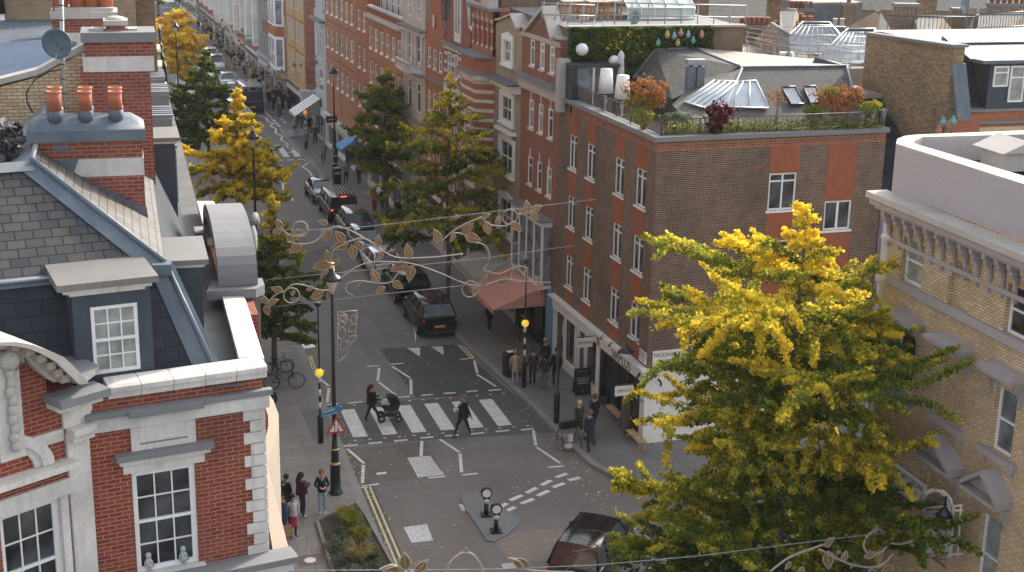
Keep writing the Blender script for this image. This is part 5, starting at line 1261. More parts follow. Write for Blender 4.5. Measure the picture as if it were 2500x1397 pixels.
# parapet wall (lilac) set back from the cornice edge, chamfered corner
z0 = zct; pts = [G(u, v, zpt) for u, v in [(2500, 457), (2187, 357), (2190, 345), (2208, 338), (2234, 335), (2560, 322)]]
pin = [G(u, v, zpt) for u, v in [(2500, 432), (2229, 358), (2232, 352), (2236, 350), (2252, 343), (2560, 334)]]
ext_ = (pts[0]-pts[1]).normalized()*9; pts[0] = pts[0]+ext_; pin[0] = pin[0]+ext_
mb = MB(); mb.X = CXi; cp = MB(); cp.X = CXi
dn = Vector((0, 0, z0-zpt))
for i in range(len(pts)-1):
    mb.poly([pts[i], pts[i+1], pts[i+1]+dn, pts[i]+dn]); mb.poly([pin[i], pin[i+1], pin[i+1]+dn*.6, pin[i]+dn*.6])
    h = Vector((0, 0, .07)); a, b, c, d = pts[i], pts[i+1], pin[i+1], pin[i]
    cp.poly([a+h, b+h, c+h*1.3, d+h*1.3]); cp.poly([a+h, b+h, b, a]); cp.poly([d+h*1.3, c+h*1.3, c, d])
mb.build('parapet', [lilac], CB); cp.build('parapet_coping', [stone], CB)
mb = MB(); mb.X = CXi; zl = zct+.25
mb.poly([pin[0]+Vector((0, 0, z0+.4-zpt)), pin[2]+Vector((0, 0, z0+.4-zpt)), pin[4]+Vector((0, 0, z0+.4-zpt)), pin[5]+Vector((0, 0, z0+.4-zpt))]); mb.build('roof_gutter', [lead], CB)
mb = MB(); mb.X = CXi
a = G(2255, 372, z0+.7); b = G(2256, 356, z0+.9)
q0, q1, q2, q3 = G(2275, 362, z0+.75), G(2640, 340, z0+.75), G(2640, 430, z0+.5)+Vector((0, 0, .9)), G(2330, 400, z0+.5)
q = [G(2268, 362, z0+.8), G(2620, 352, z0+.8), G(2700, 470, z0+1.1), G(2500, 460, z0+.6), G(2380, 410, z0+.55)]
mb.poly(q); mb.build('tiled_roof', [clay_tile], CB)
mb = MB(); mb.X = CXi; c = G(2452, 408, z0+.7); mb.prism([c+Vector((-.4, -.6, 0)), c+Vector((.7, -.6, 0)), c+Vector((.7, .5, 0)), c+Vector((-.4, .5, 0))], (0, 0, .5)); mb.prism([c+Vector((-.6, -.75, .5)), c+Vector((.9, -.75, .5)), c+Vector((.15, -.75, .8))], (0, 1.4, 0)); mb.build('roof_turret', [stone], CB)
# ground floor
mb = MB(); mb.box(.1, -.12, 0, 3, .0, 3.3); mb.box(4.2, -.12, 0, Lc, 0, 3.3); mb.box(0, -.3, 3.3, Lc, 0, 3.55); mb.build('shopfront', [render_grey], CB)
pl_ = FC(2228, 1188); plate(KC-dC*pl_[0]-inC*.06+Vector((0, 0, pl_[1])), ROTC, ['MARYLEBONE', 'HIGH STREET  W1', 'CITY OF WESTMINSTER'], 1.5, .72, 'street name plate on the cream brick wall behind the big tree', (.25, .25, .1))
# arched frame and scaffold screen in front of the cream building
sc_ = thing('entrance_screen', 'white tube frame with curved hoop and pale panel against the cream brick building', 'screen', (0, 0, 0))
def scr(u, v, o=.7): return PN(u, v, KC-inC*o, inC)
mb = MB()
for off in (0, 8):
    mb.tube([scr(2245+off, 1222), scr(2255+off, 1205), scr(2275+off, 1196), scr(2297+off, 1200), scr(2313+off, 1218), scr(2318+off, 1240), scr(2316+off, 1300), scr(2310+off, 1360)], .04, 6)
for v in (1238, 1250, 1275, 1320, 1332, 1356): mb.tube([scr(2258, v+2), scr(2350, v-4)], .025, 5)
for u in (2310, 2330, 2346): mb.tube([scr(u, 1235), scr(u-8, 1362)], .025, 5)
mb.build('tube_frame', [stone_white], sc_)
mb = MB(); mb.prism([scr(2262, 1252, .6), scr(2315, 1262, .6), scr(2306, 1352, .6), scr(2240, 1350, .6)], inC*.05); mb.build('panel', [plain('pale_panel', (.42, .45, .47), .4)], sc_)
p = scr(2306, 1250, 1.); o = thing('swan_neck_lamp', 'black swan neck lamp over the pale panel', 'lamp', p)
mb = MB(); mb.tube([(-.5, .3, .1), (-.35, .15, .15), (-.2, 0, .35), (0, 0, .4), (0, 0, .1)], .03, 6); mb.build('arm', [black_paint], o)
mb = MB(); mb.lathe([(.06, .12), (.1, .05), (.22, -.1), (.2, -.11)], (0, 0, 0), 12); mb.build('lamp_shade', [black_paint], o)
# ================================================================== side street: lilac house, brown mansard building
LHs = thing('lilac_house', 'lilac rendered house with dark slate roof squeezed between two brown brick buildings', 'building', (30.2, 51.0, 0))
mb = MB(); wall(mb, 0, 4.2, 0, 9.9, [(1.2, 2.2, 6.2, 8.), (1.2, 2.2, 3., 4.8)], y=0, depth=.1); mb.box(0, .1, 0, 4.2, 8, 9.9); mb.build('walls', [lilac_wall], LHs)
mb = MB(); mb.poly([(-.1, .0, 9.95), (4.3, .0, 9.95), (2.3, 5.2, 13.4), (-.1, 5.2, 13.4)]); mb.build('slate_roof', [slate_dark], LHs)
mb = MB(); mb.box(-.6, 5.0, 13.3, 2.35, 8.5, 13.5); mb.build('flat_roof', [flat_roof], LHs)
mb = MB()
for k in range(3): mb.tube([(.6+k*.5, 3.6, 12.3), (.65+k*.5, 3.5, 13.1)], .13, 8)
mb.build('roof_cowl', [galv], LHs)
E1 = thing('mansard_building', 'tall brown brick building with slate mansard and white windows behind the cream building', 'building', (32.5, 50.8, 0))
mb = MB(); mb.prism([(0, 0, 0), (0, 7, 0), (0, 7, 15.9), (0, -.1, 16.15), (0, -.05, 14.2)], (.5, 0, 0)); mb.box(.5, 6.5, 0, 16, 7, 15.9); mb.build('flank_wall', [sooty_brick], E1)
mb = MB(); mb.prism([(-.12, -.15, 16.15), (-.12, 7.05, 15.9), (-.12, 7.05, 16.02), (-.12, -.15, 16.27)], (.75, 0, 0)); mb.build('coping', [stone_grey], E1)
mb = MB(); mb.box(.5, 0, 0, 16, .4, 13.5, 0); mb.box(.3, -.08, 12.5, 1.6, -.001, 13.4, 0); mb.build('front_parapet', [orange_brick], E1)
mb = MB(); mb.box(.35, -.14, 13.5, 16, .45, 13.6, 0); mb.box(1.5, -.12, 13.0, 16, -.001, 13.1, 0); mb.box(1.62, -.06, 11.6, 16, -.001, 12.85, 1); mb.build('stone_bands', [stone_grey, brick('buff_stone', (.5, .38, .22), (.55, .43, .27), (.35, .27, .17), bw=.5, bh=.3, ms=.01)], E1)
mb = MB(); mb.poly([(.3, .3, 13.3), (16, .3, 13.3), (16, 1.9, 16.1), (.3, 1.9, 16.1)]); mb.poly([(.3, 1.9, 16.1), (16, 1.9, 16.1), (16, 7, 16.1), (.3, 7, 16.1)], 1); mb.build('mansard', [slate_dark, flat_roof], E1)
mb = MB(); mb.prism([(-.04, -.95, 13.35), (.6, -.95, 13.35), (.6, -.13, 15.5), (-.04, -.13, 15.5)], (0, .1, 0)); mb.build('lead_verge', [lead], E1)
mb = MB(); mb.box(1.9, .1, 13.61, 10, 2.5, 15.45, 0); mb.box(1.4, -.1, 15.452, 10.2, 2.8, 15.6, 1); mb.prism([(1.2, .5, 15.6), (1.2, 2.8, 15.6), (1.2, 2.8, 16.3)], (9, 0, 0), 0); d_ = mb.build('dormer', [lead_dark, lead], E1)
for k in range(7): window(d_, 2.05+k*.78, 2.75+k*.78, 13.85 if k else 14.5, 15.35, 'trans', -.04, y=.1, glass=curtain, fw=.07, name='dormer_window')
# coloured lanterns hanging on the flank wall
def lantern(p, col, label, sc=1.):
    mb = MB(); mb.lathe([(.03, .2), (.07, .18), (.055, .12), (.13, .02), (.13, -.06), (.07, -.2), (.05, -.2)], (0, 0, 0), 12); mb.tube([(0, 0, .2), (0, 0, .35)], .006, 4)
    o = mb.build('paper_lantern', [col], None, p); o.scale = (sc, sc, sc); tag(o, label, 'lantern', 'coloured lanterns hanging outdoors'); return o
lc = {n: plain('lantern_'+n, tuple(x*.75+.05 for x in c), .5) for n, c in dict(yellow=(.6, .42, .05), blue=(.2, .42, .6), coral=(.6, .2, .13), green=(.08, .42, .3)).items()}
for u, v, c, l in ((1607, 104, 'green', 'green lantern low at the left end of the row on the hedge wall'), (1629, 84, 'yellow', 'upper yellow lantern on the hedge wall'), (1646, 87, 'blue', 'left blue lantern on the hedge wall'), (1662, 80, 'coral', 'left coral lantern on the hedge wall'), (1655, 104, 'yellow', 'lower yellow lantern on the hedge wall'), (1680, 84, 'blue', 'right blue lantern on the hedge wall'), (1692, 98, 'green', 'right green lantern on the hedge wall'), (1713, 84, 'coral', 'coral lantern at the right end of the hedge wall')):
    lantern(AY(u, v, 61.05), lc[c], l, .85)
for u, v, c, l in ((2303, 297, 'blue', 'blue lantern on the brown flank wall'), (2327, 295, 'green', 'green lantern on the brown flank wall'), (2317, 305, 'coral', 'upper coral lantern on the brown flank wall'), (2292, 317, 'coral', 'lower coral lantern on the brown flank wall')):
    lantern(AX(u, v, 32.2), lc[c], l)
# ================================================================== brown block: penthouse and terrace things
PH = thing('penthouse', 'slate roofed penthouse with strip skylights behind the roof terrace of the brown block', 'building', (0, 0, 0))
Yb = 52.7; zb_ = 12.2; Yr = 57.0; zr_ = AY(1900, 164, Yr).z
xa, xb_ = AY(1812, 166, Yr).x, AY(2066, 163, Yr).x
mb = MB(); A1 = Vector((xa, Yr, zr_)); B1_ = Vector((xb_, Yr, zr_)); C1 = Vector((30.0, Yb, zb_)); D1_ = Vector((AY(1735, 290, Yb).x, Yb, zb_))
mb.poly([D1_, C1, B1_, A1], 0)
E_ = AY(1702, 198, 56.9); F_ = AY(1640, 255, 54.6)
mb.poly([F_, D1_, A1, E_], 1); mb.poly([C1, Vector((30.0, 60, zb_)), Vector((xb_, 60, zr_)), B1_])
mb.build('front_slope', [slate, slate_warm], PH)
s_ = [AY(1545, 192, 61.2), AY(1642, 242, 56.3), AY(1745, 203, 56.6), AY(1805, 162, 57.05), AY(1690, 118, 61.3), AY(1600, 122, 61.3)]
mb = MB(); mb.poly([s_[0], s_[1], s_[2], s_[3], s_[4], s_[5]]); mb.build('side_slope', [slate_warm], PH)
mb = MB(); zc_ = 12.2; a, b = s_[1], s_[0]
mb.poly([a, b, Vector((b.x, b.y, 12.2)), Vector((a.x, a.y, 12.2))]); mb.poly([F_, E_, Vector((E_.x, E_.y, 12.2)), Vector((F_.x, F_.y, 12.2))]); mb.poly([F_, D1_, Vector((D1_.x, D1_.y, 12)), Vector((F_.x, F_.y, 12))]); mb.poly([a, s_[2], Vector((s_[2].x, s_[2].y, 12.2)), Vector((a.x, a.y, 12.2))]); mb.build('dark_walls', [dark_metal], PH)
mb = MB()
for p, q in ((A1, B1_), (A1, D1_), (s_[5], s_[4]), (s_[4], s_[3]), (s_[0], s_[5]), (B1_, C1)): mb.tube([p, q], .07, 6)
mb.build('ridge_lead', [lead], PH)
mb = MB(); mb.poly([A1+Vector((0, .1, .02)), B1_+Vector((0, .1, .02)), AY(2040, 150, 61.3), AY(1700, 116, 61.4)]); mb.build('upper_flat_roof', [flat_roof], PH)
def on_plane(u, v, p, q, r): n = (Vector(q)-Vector(p)).cross(Vector(r)-Vector(p)).normalized(); return PN(u, v, p, n), n
def roof_light(root, pix, pl, bars=0, label=None, fm=None):
    P_ = []; 
    for u, v in pix: q, n = on_plane(u, v, *pl); P_.append(q)
    n = n if n.z > 0 else -n; up = n*.08
    mb = MB(); m = len(P_)
    for i in range(m): a, b = P_[i]+up, P_[(i+1) % m]+up; mb.tube([a, b], .045, 4)
    for k in range(1, bars+1): t = k/(bars+1); mb.tube([P_[0].lerp(P_[1], t)+up, P_[3].lerp(P_[2], t)+up], .04, 4)
    o = mb.build('skylight', [fm or grey_white], root); mb = MB(); mb.poly([p+up*.8 for p in P_]); mb.build('pane', [skylight_glass], o); return o
plS = (s_[0], s_[1], s_[3]); plF = (D1_, C1, B1_); plL = (F_, D1_, A1)
roof_light(PH, [(1549, 187), (1612, 217), (1690, 165), (1622, 132)], plS, 4)
roof_light(PH, [(1668, 252), (1722, 268), (1800, 204), (1742, 200)], plL, 3)
roof_light(PH, [(1730, 264), (1876, 268), (1845, 201), (1798, 203)], plF, 2)
roof_light(PH, [(1930, 260), (1962, 257), (1940, 215), (1908, 217)], plF, 0, None, dark_metal); roof_light(PH, [(1977, 258), (2003, 250), (1990, 214), (1960, 215)], plF, 0, None, dark_metal)
# twin vent stack
vs = thing('vent_stack', 'twin zinc vent stack rising between the penthouse roofs', 'vent', (0, 0, 0)); mb = MB()
for u in (1684, 1706): p = AY(u, 215, 56.2); z1 = AY(u, 163, 56.2).z; mb.box(p.x-.17, p.y-.17, 12.3, p.x+.17, p.y+.17, z1); mb.box(p.x-.2, p.y-.2, z1+.1, p.x+.2, p.y+.2, z1+.32, 1); mb.tube([(p.x, p.y, z1), (p.x, p.y, z1+.1)], .1, 8)
mb.build('flue', [lead, galv], vs)
# dark glazed pod
pod = thing('glazed_pod', 'dark framed glass door pod on the terrace under the hedge wall', 'pod', (0, 0, 0)); a, b = AY(1395, 165, 60.2), AY(1508, 165, 60.2)
mb = MB(); mb.box(a.x, 60.2, 12.3, a.x+.3, 61.3, a.z); mb.box(b.x-.15, 60.2, 12.3, b.x, 61.3, a.z); mb.box(a.x, 60.1, a.z, b.x+.1, 61.3, a.z+.12); mb.build('frame', [dark_metal], pod)
mb = MB(); mb.poly([(a.x+.3, 60.3, 12.3), (b.x-.15, 60.3, 12.3), (b.x-.15, 60.3, a.z), (a.x+.3, 60.3, a.z)]); mb.box((a.x+b.x)/2-.05, 60.26, 12.3, (a.x+b.x)/2+.05, 60.31, a.z, 1); mb.build('glass', [glass_sky, white_paint], pod)
mb = MB(); pp = AY(1383, 160, 61.3); mb.box(pp.x-.4, 61.0, 12.2, pp.x+.1, 61.6, pp.z+.3); tag(mb.build('party_pier', concrete), 'plain concrete pier between the terrace and the gabled house', 'pier')
# giant floor lamps
lamp0 = None
for (u, v0, v1, lab) in ((1481, 255, 168, 'left giant white standard lamp on the terrace'), (1521, 275, 184, 'right giant white standard lamp on the terrace, nearer the railing')):
    y = 59.6 if u < 1500 else 58.2
    bz = AY(u, v1, y).z; p = AY(u, v1, y)
    t = thing('giant_floor_lamp', lab, 'lamp', (p.x, y, 12.2), 0, 'giant lamps on the roof terrace'); H = bz-12.2
    mb = MB(); mb.lathe([(.3, 0), (.3, .04), (.06, .08), (.05, H*.25), (.1, H*.32), (.05, H*.4), (.05, H*.45)], (0, 0, 0), 16); mb.build('stand', [white_paint], t)
    mb = MB(); mb.lathe([(.36, H*.5), (.26, H), (.0, H)], (0, 0, 0), 20); mb.build('lamp_shade', [plain('lamp_fabric', (.85, .83, .8), .6, 0, .03)], t)
# closed parasol
p = AY(1516, 140, 60.4); t = thing('closed_parasol', 'furled grey parasol standing on the roof terrace in front of the hedge', 'parasol', (p.x, p.y, 12.2)); H = AY(1516, 124, 60.4).z-12.2
mb = MB(); mb.tube([(0, 0, 0), (0, 0, H)], .03, 6); mb.build('pole', [galv], t); mb = MB(); mb.lathe([(.22, H*.25), (.26, H*.3), (.2, H*.6), (.14, H*.85), (.16, H*.93), (.05, H)], (0, 0, 0), 10); mb.build('canopy', [plain('parasol_grey', (.5, .5, .5), .8)], t)
for u, v, y, r, lab in ((1421, 121, 60.9, .28, 'left white globe light on the hedge wall'), (1500, 150, 60.9, .27, 'right white globe light on the hedge wall, behind the parasol')):
    p = AY(u, v, y); mb = MB(); mb.ball((0, 0, 0), r, 0, 18, 12); mb.box(-.03, 0, -.03, .03, .5, .03, 1); tag(mb.build('globe_light', [plain('white_globe', (.75, .75, .76), .35, 0, .02), dark_metal], None, p), lab, 'globe light', 'white globe lights')
# ================================================================== roof terrace above the hedge wall: rails, furniture, conservatory
zt2_ = AY(1600, 66, 61.8).z
rt_ = thing('roof_railing', 'white tubular guard rails along the roof edge above the hedge wall', 'railing', (0, 0, 0))
mb = MB(); rail = [(1300, 60), (1330, 25), (1440, 40), (1500, 60), (1600, 62), (1700, 62), (1760, 62)]
P_ = [AY(u, v, 62.2) for u, v in [(1500, 66), (1820, 72)]]
for z in (.55, 1.1): mb.tube([P_[0]+Vector((0, 0, z)), P_[1]+Vector((0, 0, z))], .03, 5)
for k in range(9): q = P_[0].lerp(P_[1], k/8); mb.tube([q, q+Vector((0, 0, 1.15))], .03, 5)
mb.build('rail', [galv], rt_)
mb = MB()
P_ = [AY(u, v, 63.5) for u, v in [(1320, 62), (1450, 66)]]
for z in (.5, 1.0): mb.tube([P_[0]+Vector((0, 0, z)), P_[1]+Vector((0, 0, z))], .035, 5)
for k in range(5): q = P_[0].lerp(P_[1], k/4); mb.tube([q, q+Vector((.15, 0, 1.1))], .035, 5)
mb.tube([AY(1450, 50, 61.6), AY(1450, 86, 61.5)], .02, 4); mb.tube([AY(1474, 50, 61.6), AY(1474, 84, 61.5)], .02, 4); mb.tube([AY(1450, 78, 61.5), AY(1474, 77, 61.5)], .02, 4)
mb.build('rail', [galv], rt_)
rb = thing('roof_deck_building', 'flat roofed building carrying a roof deck behind the hedge wall', 'building', (0, 0, 0)); mb = MB(); mb.box(AY(1385, 66, 61.8).x+.1, 61.75, 0, AY(1815, 66, 61.8).x, 72, zt2_-.02); mb.build('walls', [dark_brick], rb)
mb = MB(); mb.poly([(AY(1385, 66, 61.8).x, 61.6, zt2_+.0), (AY(1815, 66, 61.8).x, 61.6, zt2_), (AY(1815, 66, 61.8).x, 72, zt2_), (AY(1385, 66, 61.8).x, 72, zt2_)]); mb.build('deck', [stone_grey], rb)
mb = MB(); mb.box(AY(1385, 66, 61.8).x, 61.5, zt2_+.003, AY(1815, 66, 61.8).x, 61.9, zt2_+.1); mb.build('coping', [stone], rb)
wood = plain('orange_wood', (.42, .19, .07), .5, 0, .3, 3.)
for i, (u, y) in enumerate(((1395, 65.5), (1425, 66), (1458, 65.2), (1490, 65.5))):
    p = AY(u, 40, y); t = thing('patio_table', ['leftmost slatted wooden table on the roof deck', 'second slatted wooden table on the roof deck', 'third slatted wooden table on the roof deck', 'slatted wooden table nearest the conservatory'][i], 'table', (p.x, y, zt2_), 0, 'wooden tables on the roof deck')
    mb = MB()
    for k in range(6): mb.box(-.5, -.35+k*.12, .85, .5, -.26+k*.12, .89)
    mb.build('table_top', [plain('bleached_wood', (.55, .48, .4), .6)], t)
    for sx in (-1, 1):
        for sy in (-1, 1): mb = MB(); mb.box(sx*.45-.03, sy*.3-.03, 0, sx*.45+.03, sy*.3+.03, .849); mb.build('leg', [wood], t)
    mb = MB()
    for z in (.25, .55): mb.box(-.42, -.31, z, .42, -.28, z+.05); mb.box(-.42, .28, z, .42, .31, z+.05)
    mb.build('stretcher', [wood], t)
cs = thing('conservatory', 'small white glasshouse with pitched glazed roof on the roof deck', 'glasshouse', (0, 0, 0)); a, b = AY(1532, 60, 65), AY(1694, 62, 65); zr = AY(1540, 8, 66.5).z
mb = MB(); n = 5; z0 = zt2_; z1 = AY(1532, 20, 65).z
for k in range(n+1): x = lerp(a.x, b.x, k/n); mb.tube([(x, 65, z0), (x, 65, z1), (x, 66.6, z1+.9), (x, 68.2, z1)], .04, 4, caps=False)
for z, y in ((z0+.05, 65), (z1, 65), (z1+.9, 66.6), (z1, 68.2)): mb.tube([(a.x, y, z), (b.x, y, z)], .05, 4)
mb.build('glazing_frame', [white_paint], cs); mb = MB(); g = glassy('greenhouse_glass', (.5, .56, .5), .15, .7, .15, .5)
mb.poly([(a.x, 65.05, z0), (b.x, 65.05, z0), (b.x, 65.05, z1), (a.x, 65.05, z1)]); mb.poly([(a.x, 65.05, z1), (b.x, 65.05, z1), (b.x, 66.6, z1+.87), (a.x, 66.6, z1+.87)]); mb.poly([(a.x, 66.6, z1+.87), (b.x, 66.6, z1+.87), (b.x, 68.2, z1), (a.x, 68.2, z1)]); mb.poly([(b.x, 65.05, z0), (b.x, 68.2, z0), (b.x, 68.2, z1), (b.x, 66.6, z1+.87), (b.x, 65.05, z1)])
mb.build('glass', [g], cs)
p = AY(1550, 42, 63); d2 = thing('satellite_dish', 'small dark satellite dish beside the glasshouse on the roof deck', 'satellite dish', (0, 0, 0)); mb = MB(); ax = Vector((-.5, .85, -.1)).normalized(); mb.lathe([(.02, .1), (.2, .07), (.34, 0), (.35, .02), (.2, .1)], p, 20, 0, ax); mb.tube([p, p+Vector((-.1, .1, -.9))], .03, 6); mb.build('reflector', [MATS['dish_grey']], d2)
# brick building behind the deck, with white rendered neighbour
bk = thing('brick_building', 'dark brick building along the top edge behind the roof deck', 'building', (0, 0, 0)); mb = MB(); mb.box(AY(1225, 30, 74).x, 74, 0, AY(1730, 30, 74).x, 90, 24); mb.build('walls', [dark_brick], bk)
# ================================================================== roofscape beyond
rs = random.Random(9)
def gable_roof(name, label, pts, m, eave=None, walls=beige_brick):
    """pts: ridge a, ridge b, eave b, eave a (near side) as world points"""
    t = thing(name, label, 'building', (0, 0, 0)); a, b, c, d = [Vector(p) for p in pts]
    mb = MB(); back = Vector((a.x-d.x, a.y-d.y, 0)); e = Vector((b.x-c.x, b.y-c.y, 0))
    d2_, c2__ = a+back-Vector((0, 0, a.z-d.z)), b+e-Vector((0, 0, b.z-c.z))
    mb.poly([d, c, b, a]); mb.poly([a, b, c2__, d2_]); mb.build('slate_roof', [m], t)
    mb = MB(); dn = lambda p: Vector((p.x, p.y, 0))
    mb.poly([dn(d), dn(c), c, d]); mb.poly([dn(d), d, a, d2_, dn(d2_)]); mb.poly([dn(c), dn(c2__), c2__, b, c]); mb.poly([dn(d2_), d2_, c2__, dn(c2__)]); mb.build('walls', [walls], t)
    mb = MB(); mb.tube([a, b], .09, 6); mb.build('ridge', [stone_grey], t); return t
gable_roof('slate_roofed_house', 'house with pale sunlit slate gable roof left of the glass pyramids', [G(1885, 57, 14.5), G(1925, 85, 14.5), G(1900, 108, 12.6), G(1830, 108, 12.6)], slate_warm)
gable_roof('slate_roofed_house', 'house with large pale slate roof behind the glass pyramids', [G(2140, 28, 15), G(2150, 30, 15), G(2150, 96, 12.4), G(2052, 75, 12.8)], slate_warm)
gable_roof('slate_roofed_house', 'slate roofed house behind the spiked railings', [G(2230, 40, 14.5), G(2300, 42, 14.5), G(2330, 78, 12.8), G(2190, 78, 12.8)], slate_warm)
gable_roof('slate_roofed_house', 'slate roofed house right of the spiked railings near the top edge', [G(2380, 35, 14.5), G(2500, 35, 14.5), G(2560, 75, 12.8), G(2360, 75, 12.8)], slate)
gable_roof('slate_roofed_house', 'small dark slate roof with curved top near the white building', [G(1905, 25, 14.5), G(1945, 24, 14.5), G(1960, 60, 12.8), G(1895, 60, 12.8)], slate)
# white flats
wf = thing('white_apartment_building', 'white apartment building with black railed balconies at the top edge', 'building', (0, 0, 0)); YF_ = 118.
x0, x1 = AY(1690, 30, YF_).x, AY(2125, 30, YF_).x; zA = AY(1900, 35, YF_).z; mb = MB(); L = x1-x0; hs_ = []
mb.X = Matrix.Translation((x0, YF_, 0))
bays = [(1782, 1808), (1840, 1870), (1905, 1975), (2003, 2030), (2053, 2070), (2100, 2122)]
zt0, zb0 = AY(1900, 60, YF_).z, AY(1900, 34, YF_).z
for ua, ub in bays:
    xa_, xb2 = AY(ua, 30, YF_).x-x0, AY(ub, 30, YF_).x-x0
    for k in range(-1, 3): zz0 = zb0+k*3.1; hs_.append((xa_, xb2, zz0+.0, zz0+2.3))
wall(mb, 0, L, 0, zb0+9, hs_, depth=.8); mb.box(0, .8, 0, L, 12, zb0+9); mb.X = None; mb.build('walls', [render_white], wf)
for h in hs_:
    mb = MB(); mb.X = Matrix.Translation((x0, YF_, 0)); mb.poly([(h[0], .75, h[2]), (h[1], .75, h[2]), (h[1], .75, h[3]), (h[0], .75, h[3])]); mb.build('balcony_door', [glass_dark], wf)
    mb = MB(); mb.X = Matrix.Translation((x0, YF_, 0)); n = int((h[1]-h[0])/.16)
    for k in range(n+1): x = lerp(h[0], h[1], k/n); mb.box(x-.015, -.06, h[2], x+.015, -.03, h[2]+1.1)
    mb.box(h[0], -.07, h[2]+1.08, h[1], -.02, h[2]+1.13); mb.build('balcony_railing', [black_paint], wf)
# glass pyramids
steel = plain('pale_steel', (.6, .61, .62), .4, .3)
pyr_glass = glassy('pyramid_glass', (.42, .45, .47), .18, .8, .3, .4)
def pyramid(name, label, base, top, nb):
    t = thing(name, label, 'skylight', (0, 0, 0)); b = [Vector(p) for p in base]; cm = sum(b, Vector())/4; q = [cm+(p-cm)*.38+Vector((0, 0, 1.5)) for p in b]
    mb = MB()
    for i in range(4): j = (i+1) % 4; mb.poly([b[i], b[j], q[j], q[i]])
    mb.build('glass', [pyr_glass], t); mb = MB(); up = Vector((0, 0, .05))
    for i in range(4):
        j = (i+1) % 4; mb.tube([b[i]+up, b[j]+up], .04, 4); mb.tube([q[i]+up, q[j]+up], .04, 4); mb.tube([b[i]+up, q[i]+up], .04, 4)
        for k in range(1, nb): s = k/nb; mb.tube([b[i].lerp(b[j], s)+up, q[i].lerp(q[j], s)+up], .022, 4)
        for s in (.33, .66): mb.tube([b[i].lerp(q[i], s)+up, b[j].lerp(q[j], s)+up], .02, 4)
    mb.build('glazing_frame', [steel], t)
zq = 12.8
pyramid('glass_pyramid', 'left glass pyramid skylight among scaffold rails on the far roof', [G(1880, 132, zq), G(2090, 136, zq), G(2075, 112, zq), G(1905, 108, zq)], [G(1962, 96, zq+1.3), G(2040, 96, zq+1.3), G(2042, 92, zq+1.3), G(1965, 92, zq+1.3)], 9)
pyramid('glass_pyramid', 'right glass pyramid skylight cut off by the brown flank wall', [G(1985, 155, zq), G(2180, 158, zq), G(2190, 128, zq), G(2020, 126, zq)], [G(2075, 121, zq+1.2), G(2150, 121, zq+1.2), G(2152, 117, zq+1.2), G(2078, 117, zq+1.2)], 9)
fr_ = thing('flat_roofed_building', 'flat pale roof carrying the glass pyramids and white flues', 'building', (0, 0, 0)); mb = MB()
mb.prism([tuple(G(u, v, zq-.1).xy)+(0,) for u, v in [(1740, 150), (1985, 168), (2300, 166), (2300, 90), (1800, 85)]], (0, 0, zq-.1)); mb.build('walls', [flat_roof], fr_)
sf = thing('roof_scaffold', 'galvanised scaffold rails around the glass pyramids', 'scaffold', (0, 0, 0)); mb = MB()
for (u0, v0, u1, v1) in ((1825, 90, 2150, 140), (1825, 112, 2000, 160), (1860, 88, 2060, 86), (1900, 110, 2150, 112), (1960, 150, 2150, 150), (1975, 118, 2150, 165), (1820, 100, 1980, 130)):
    a, b = G(u0, v0, zq+1.), G(u1, v1, zq+1.)
    for dz in (0, .5): mb.tube([a+Vector((0, 0, dz)), b+Vector((0, 0, dz))], .018, 4)
    for k in range(6): q = a.lerp(b, k/5); mb.tube([(q.x, q.y, zq), (q.x, q.y, zq+1.3)], .018, 4)
mb.build('tubes', [galv], sf)
for u, lab in ((1907, 'left'), (1918, 'middle'), (1929, 'right')):
    p = G(u, 160, 13.2); mb = MB(); mb.tube([(0, 0, -.6), (0, 0, 0)], .14, 8, 1); mb.tube([(0, 0, 0), (0, 0, .7)], .15, 8, 0); tag(mb.build('white_flue', [white_paint, dark_metal], None, p), lab+' one of three white flues behind the penthouse ridge', 'flue', 'white flues')
# chimneys of the roofscape
def stack(u, v, z, w_, h, npots, mt, lab, ph=.5, pm=None, dz=4.):
    p = G(u, v, z); t = thing('chimney_stack', lab, 'chimney', (p.x, p.y, z-dz), radians(-15), 'chimney stacks of the distant roofs')
    mb = MB(); mb.box(-w_/2, -.35, 0, w_/2, .35, dz+h-.2, 0); mb.box(-w_/2-.08, -.43, dz+h-.2, w_/2+.08, .43, dz+h, 1); mb.build('brick_stack', [mt, stone_grey], t)
    for k in range(npots): mb = MB(); mb.lathe([(.16, 0), (.13, ph*.9), (.16, ph*.92), (.16, ph)], (0, 0, 0), 8); mb.build('chimney_pot', [pm or terracotta], t, (-w_/2+w_*(k+.5)/npots, 0, dz+h))
stack(1840, 85, 13.2, 1.9, .6, 6, dark_brick, 'chimney with six short pots at the left of the far roofs')
stack(1887, 50, 13.2, .9, 1.6, 1, sooty_brick, 'tall narrow chimney in front of the white flats', .9)
stack(1928, 70, 13.2, 1.8, .5, 4, sooty_brick, 'chimney with four pots behind the pale gable')
stack(1968, 78, 13.2, .9, .5, 2, sooty_brick, 'small chimney with two pots above the left pyramid')
stack(1954, 42, 13.4, 1.6, .6, 5, dark_brick, 'chimney with five tall thin pots before the blue roof')
stack(2003, 75, 13.0, .9, .4, 0, sooty_brick, 'bare square chimney right of the blue roof')
stack(2070, 38, 13.6, .9, .9, 1, dark_brick, 'small chimney with one square pot in front of the white flats', .6)
stack(2045, 80, 13.2, .9, .4, 2, sooty_brick, 'chimney with two pale pots beside the large slate roof', .5, stone_white)
stack(2210, 40, 14.5, 1.4, .8, 0, dark_brick, 'broad brown chimney wall at the top right')
stack(2260, 25, 14.5, 1.2, 1., 3, sooty_brick, 'chimney at the top edge above the spiked railings')
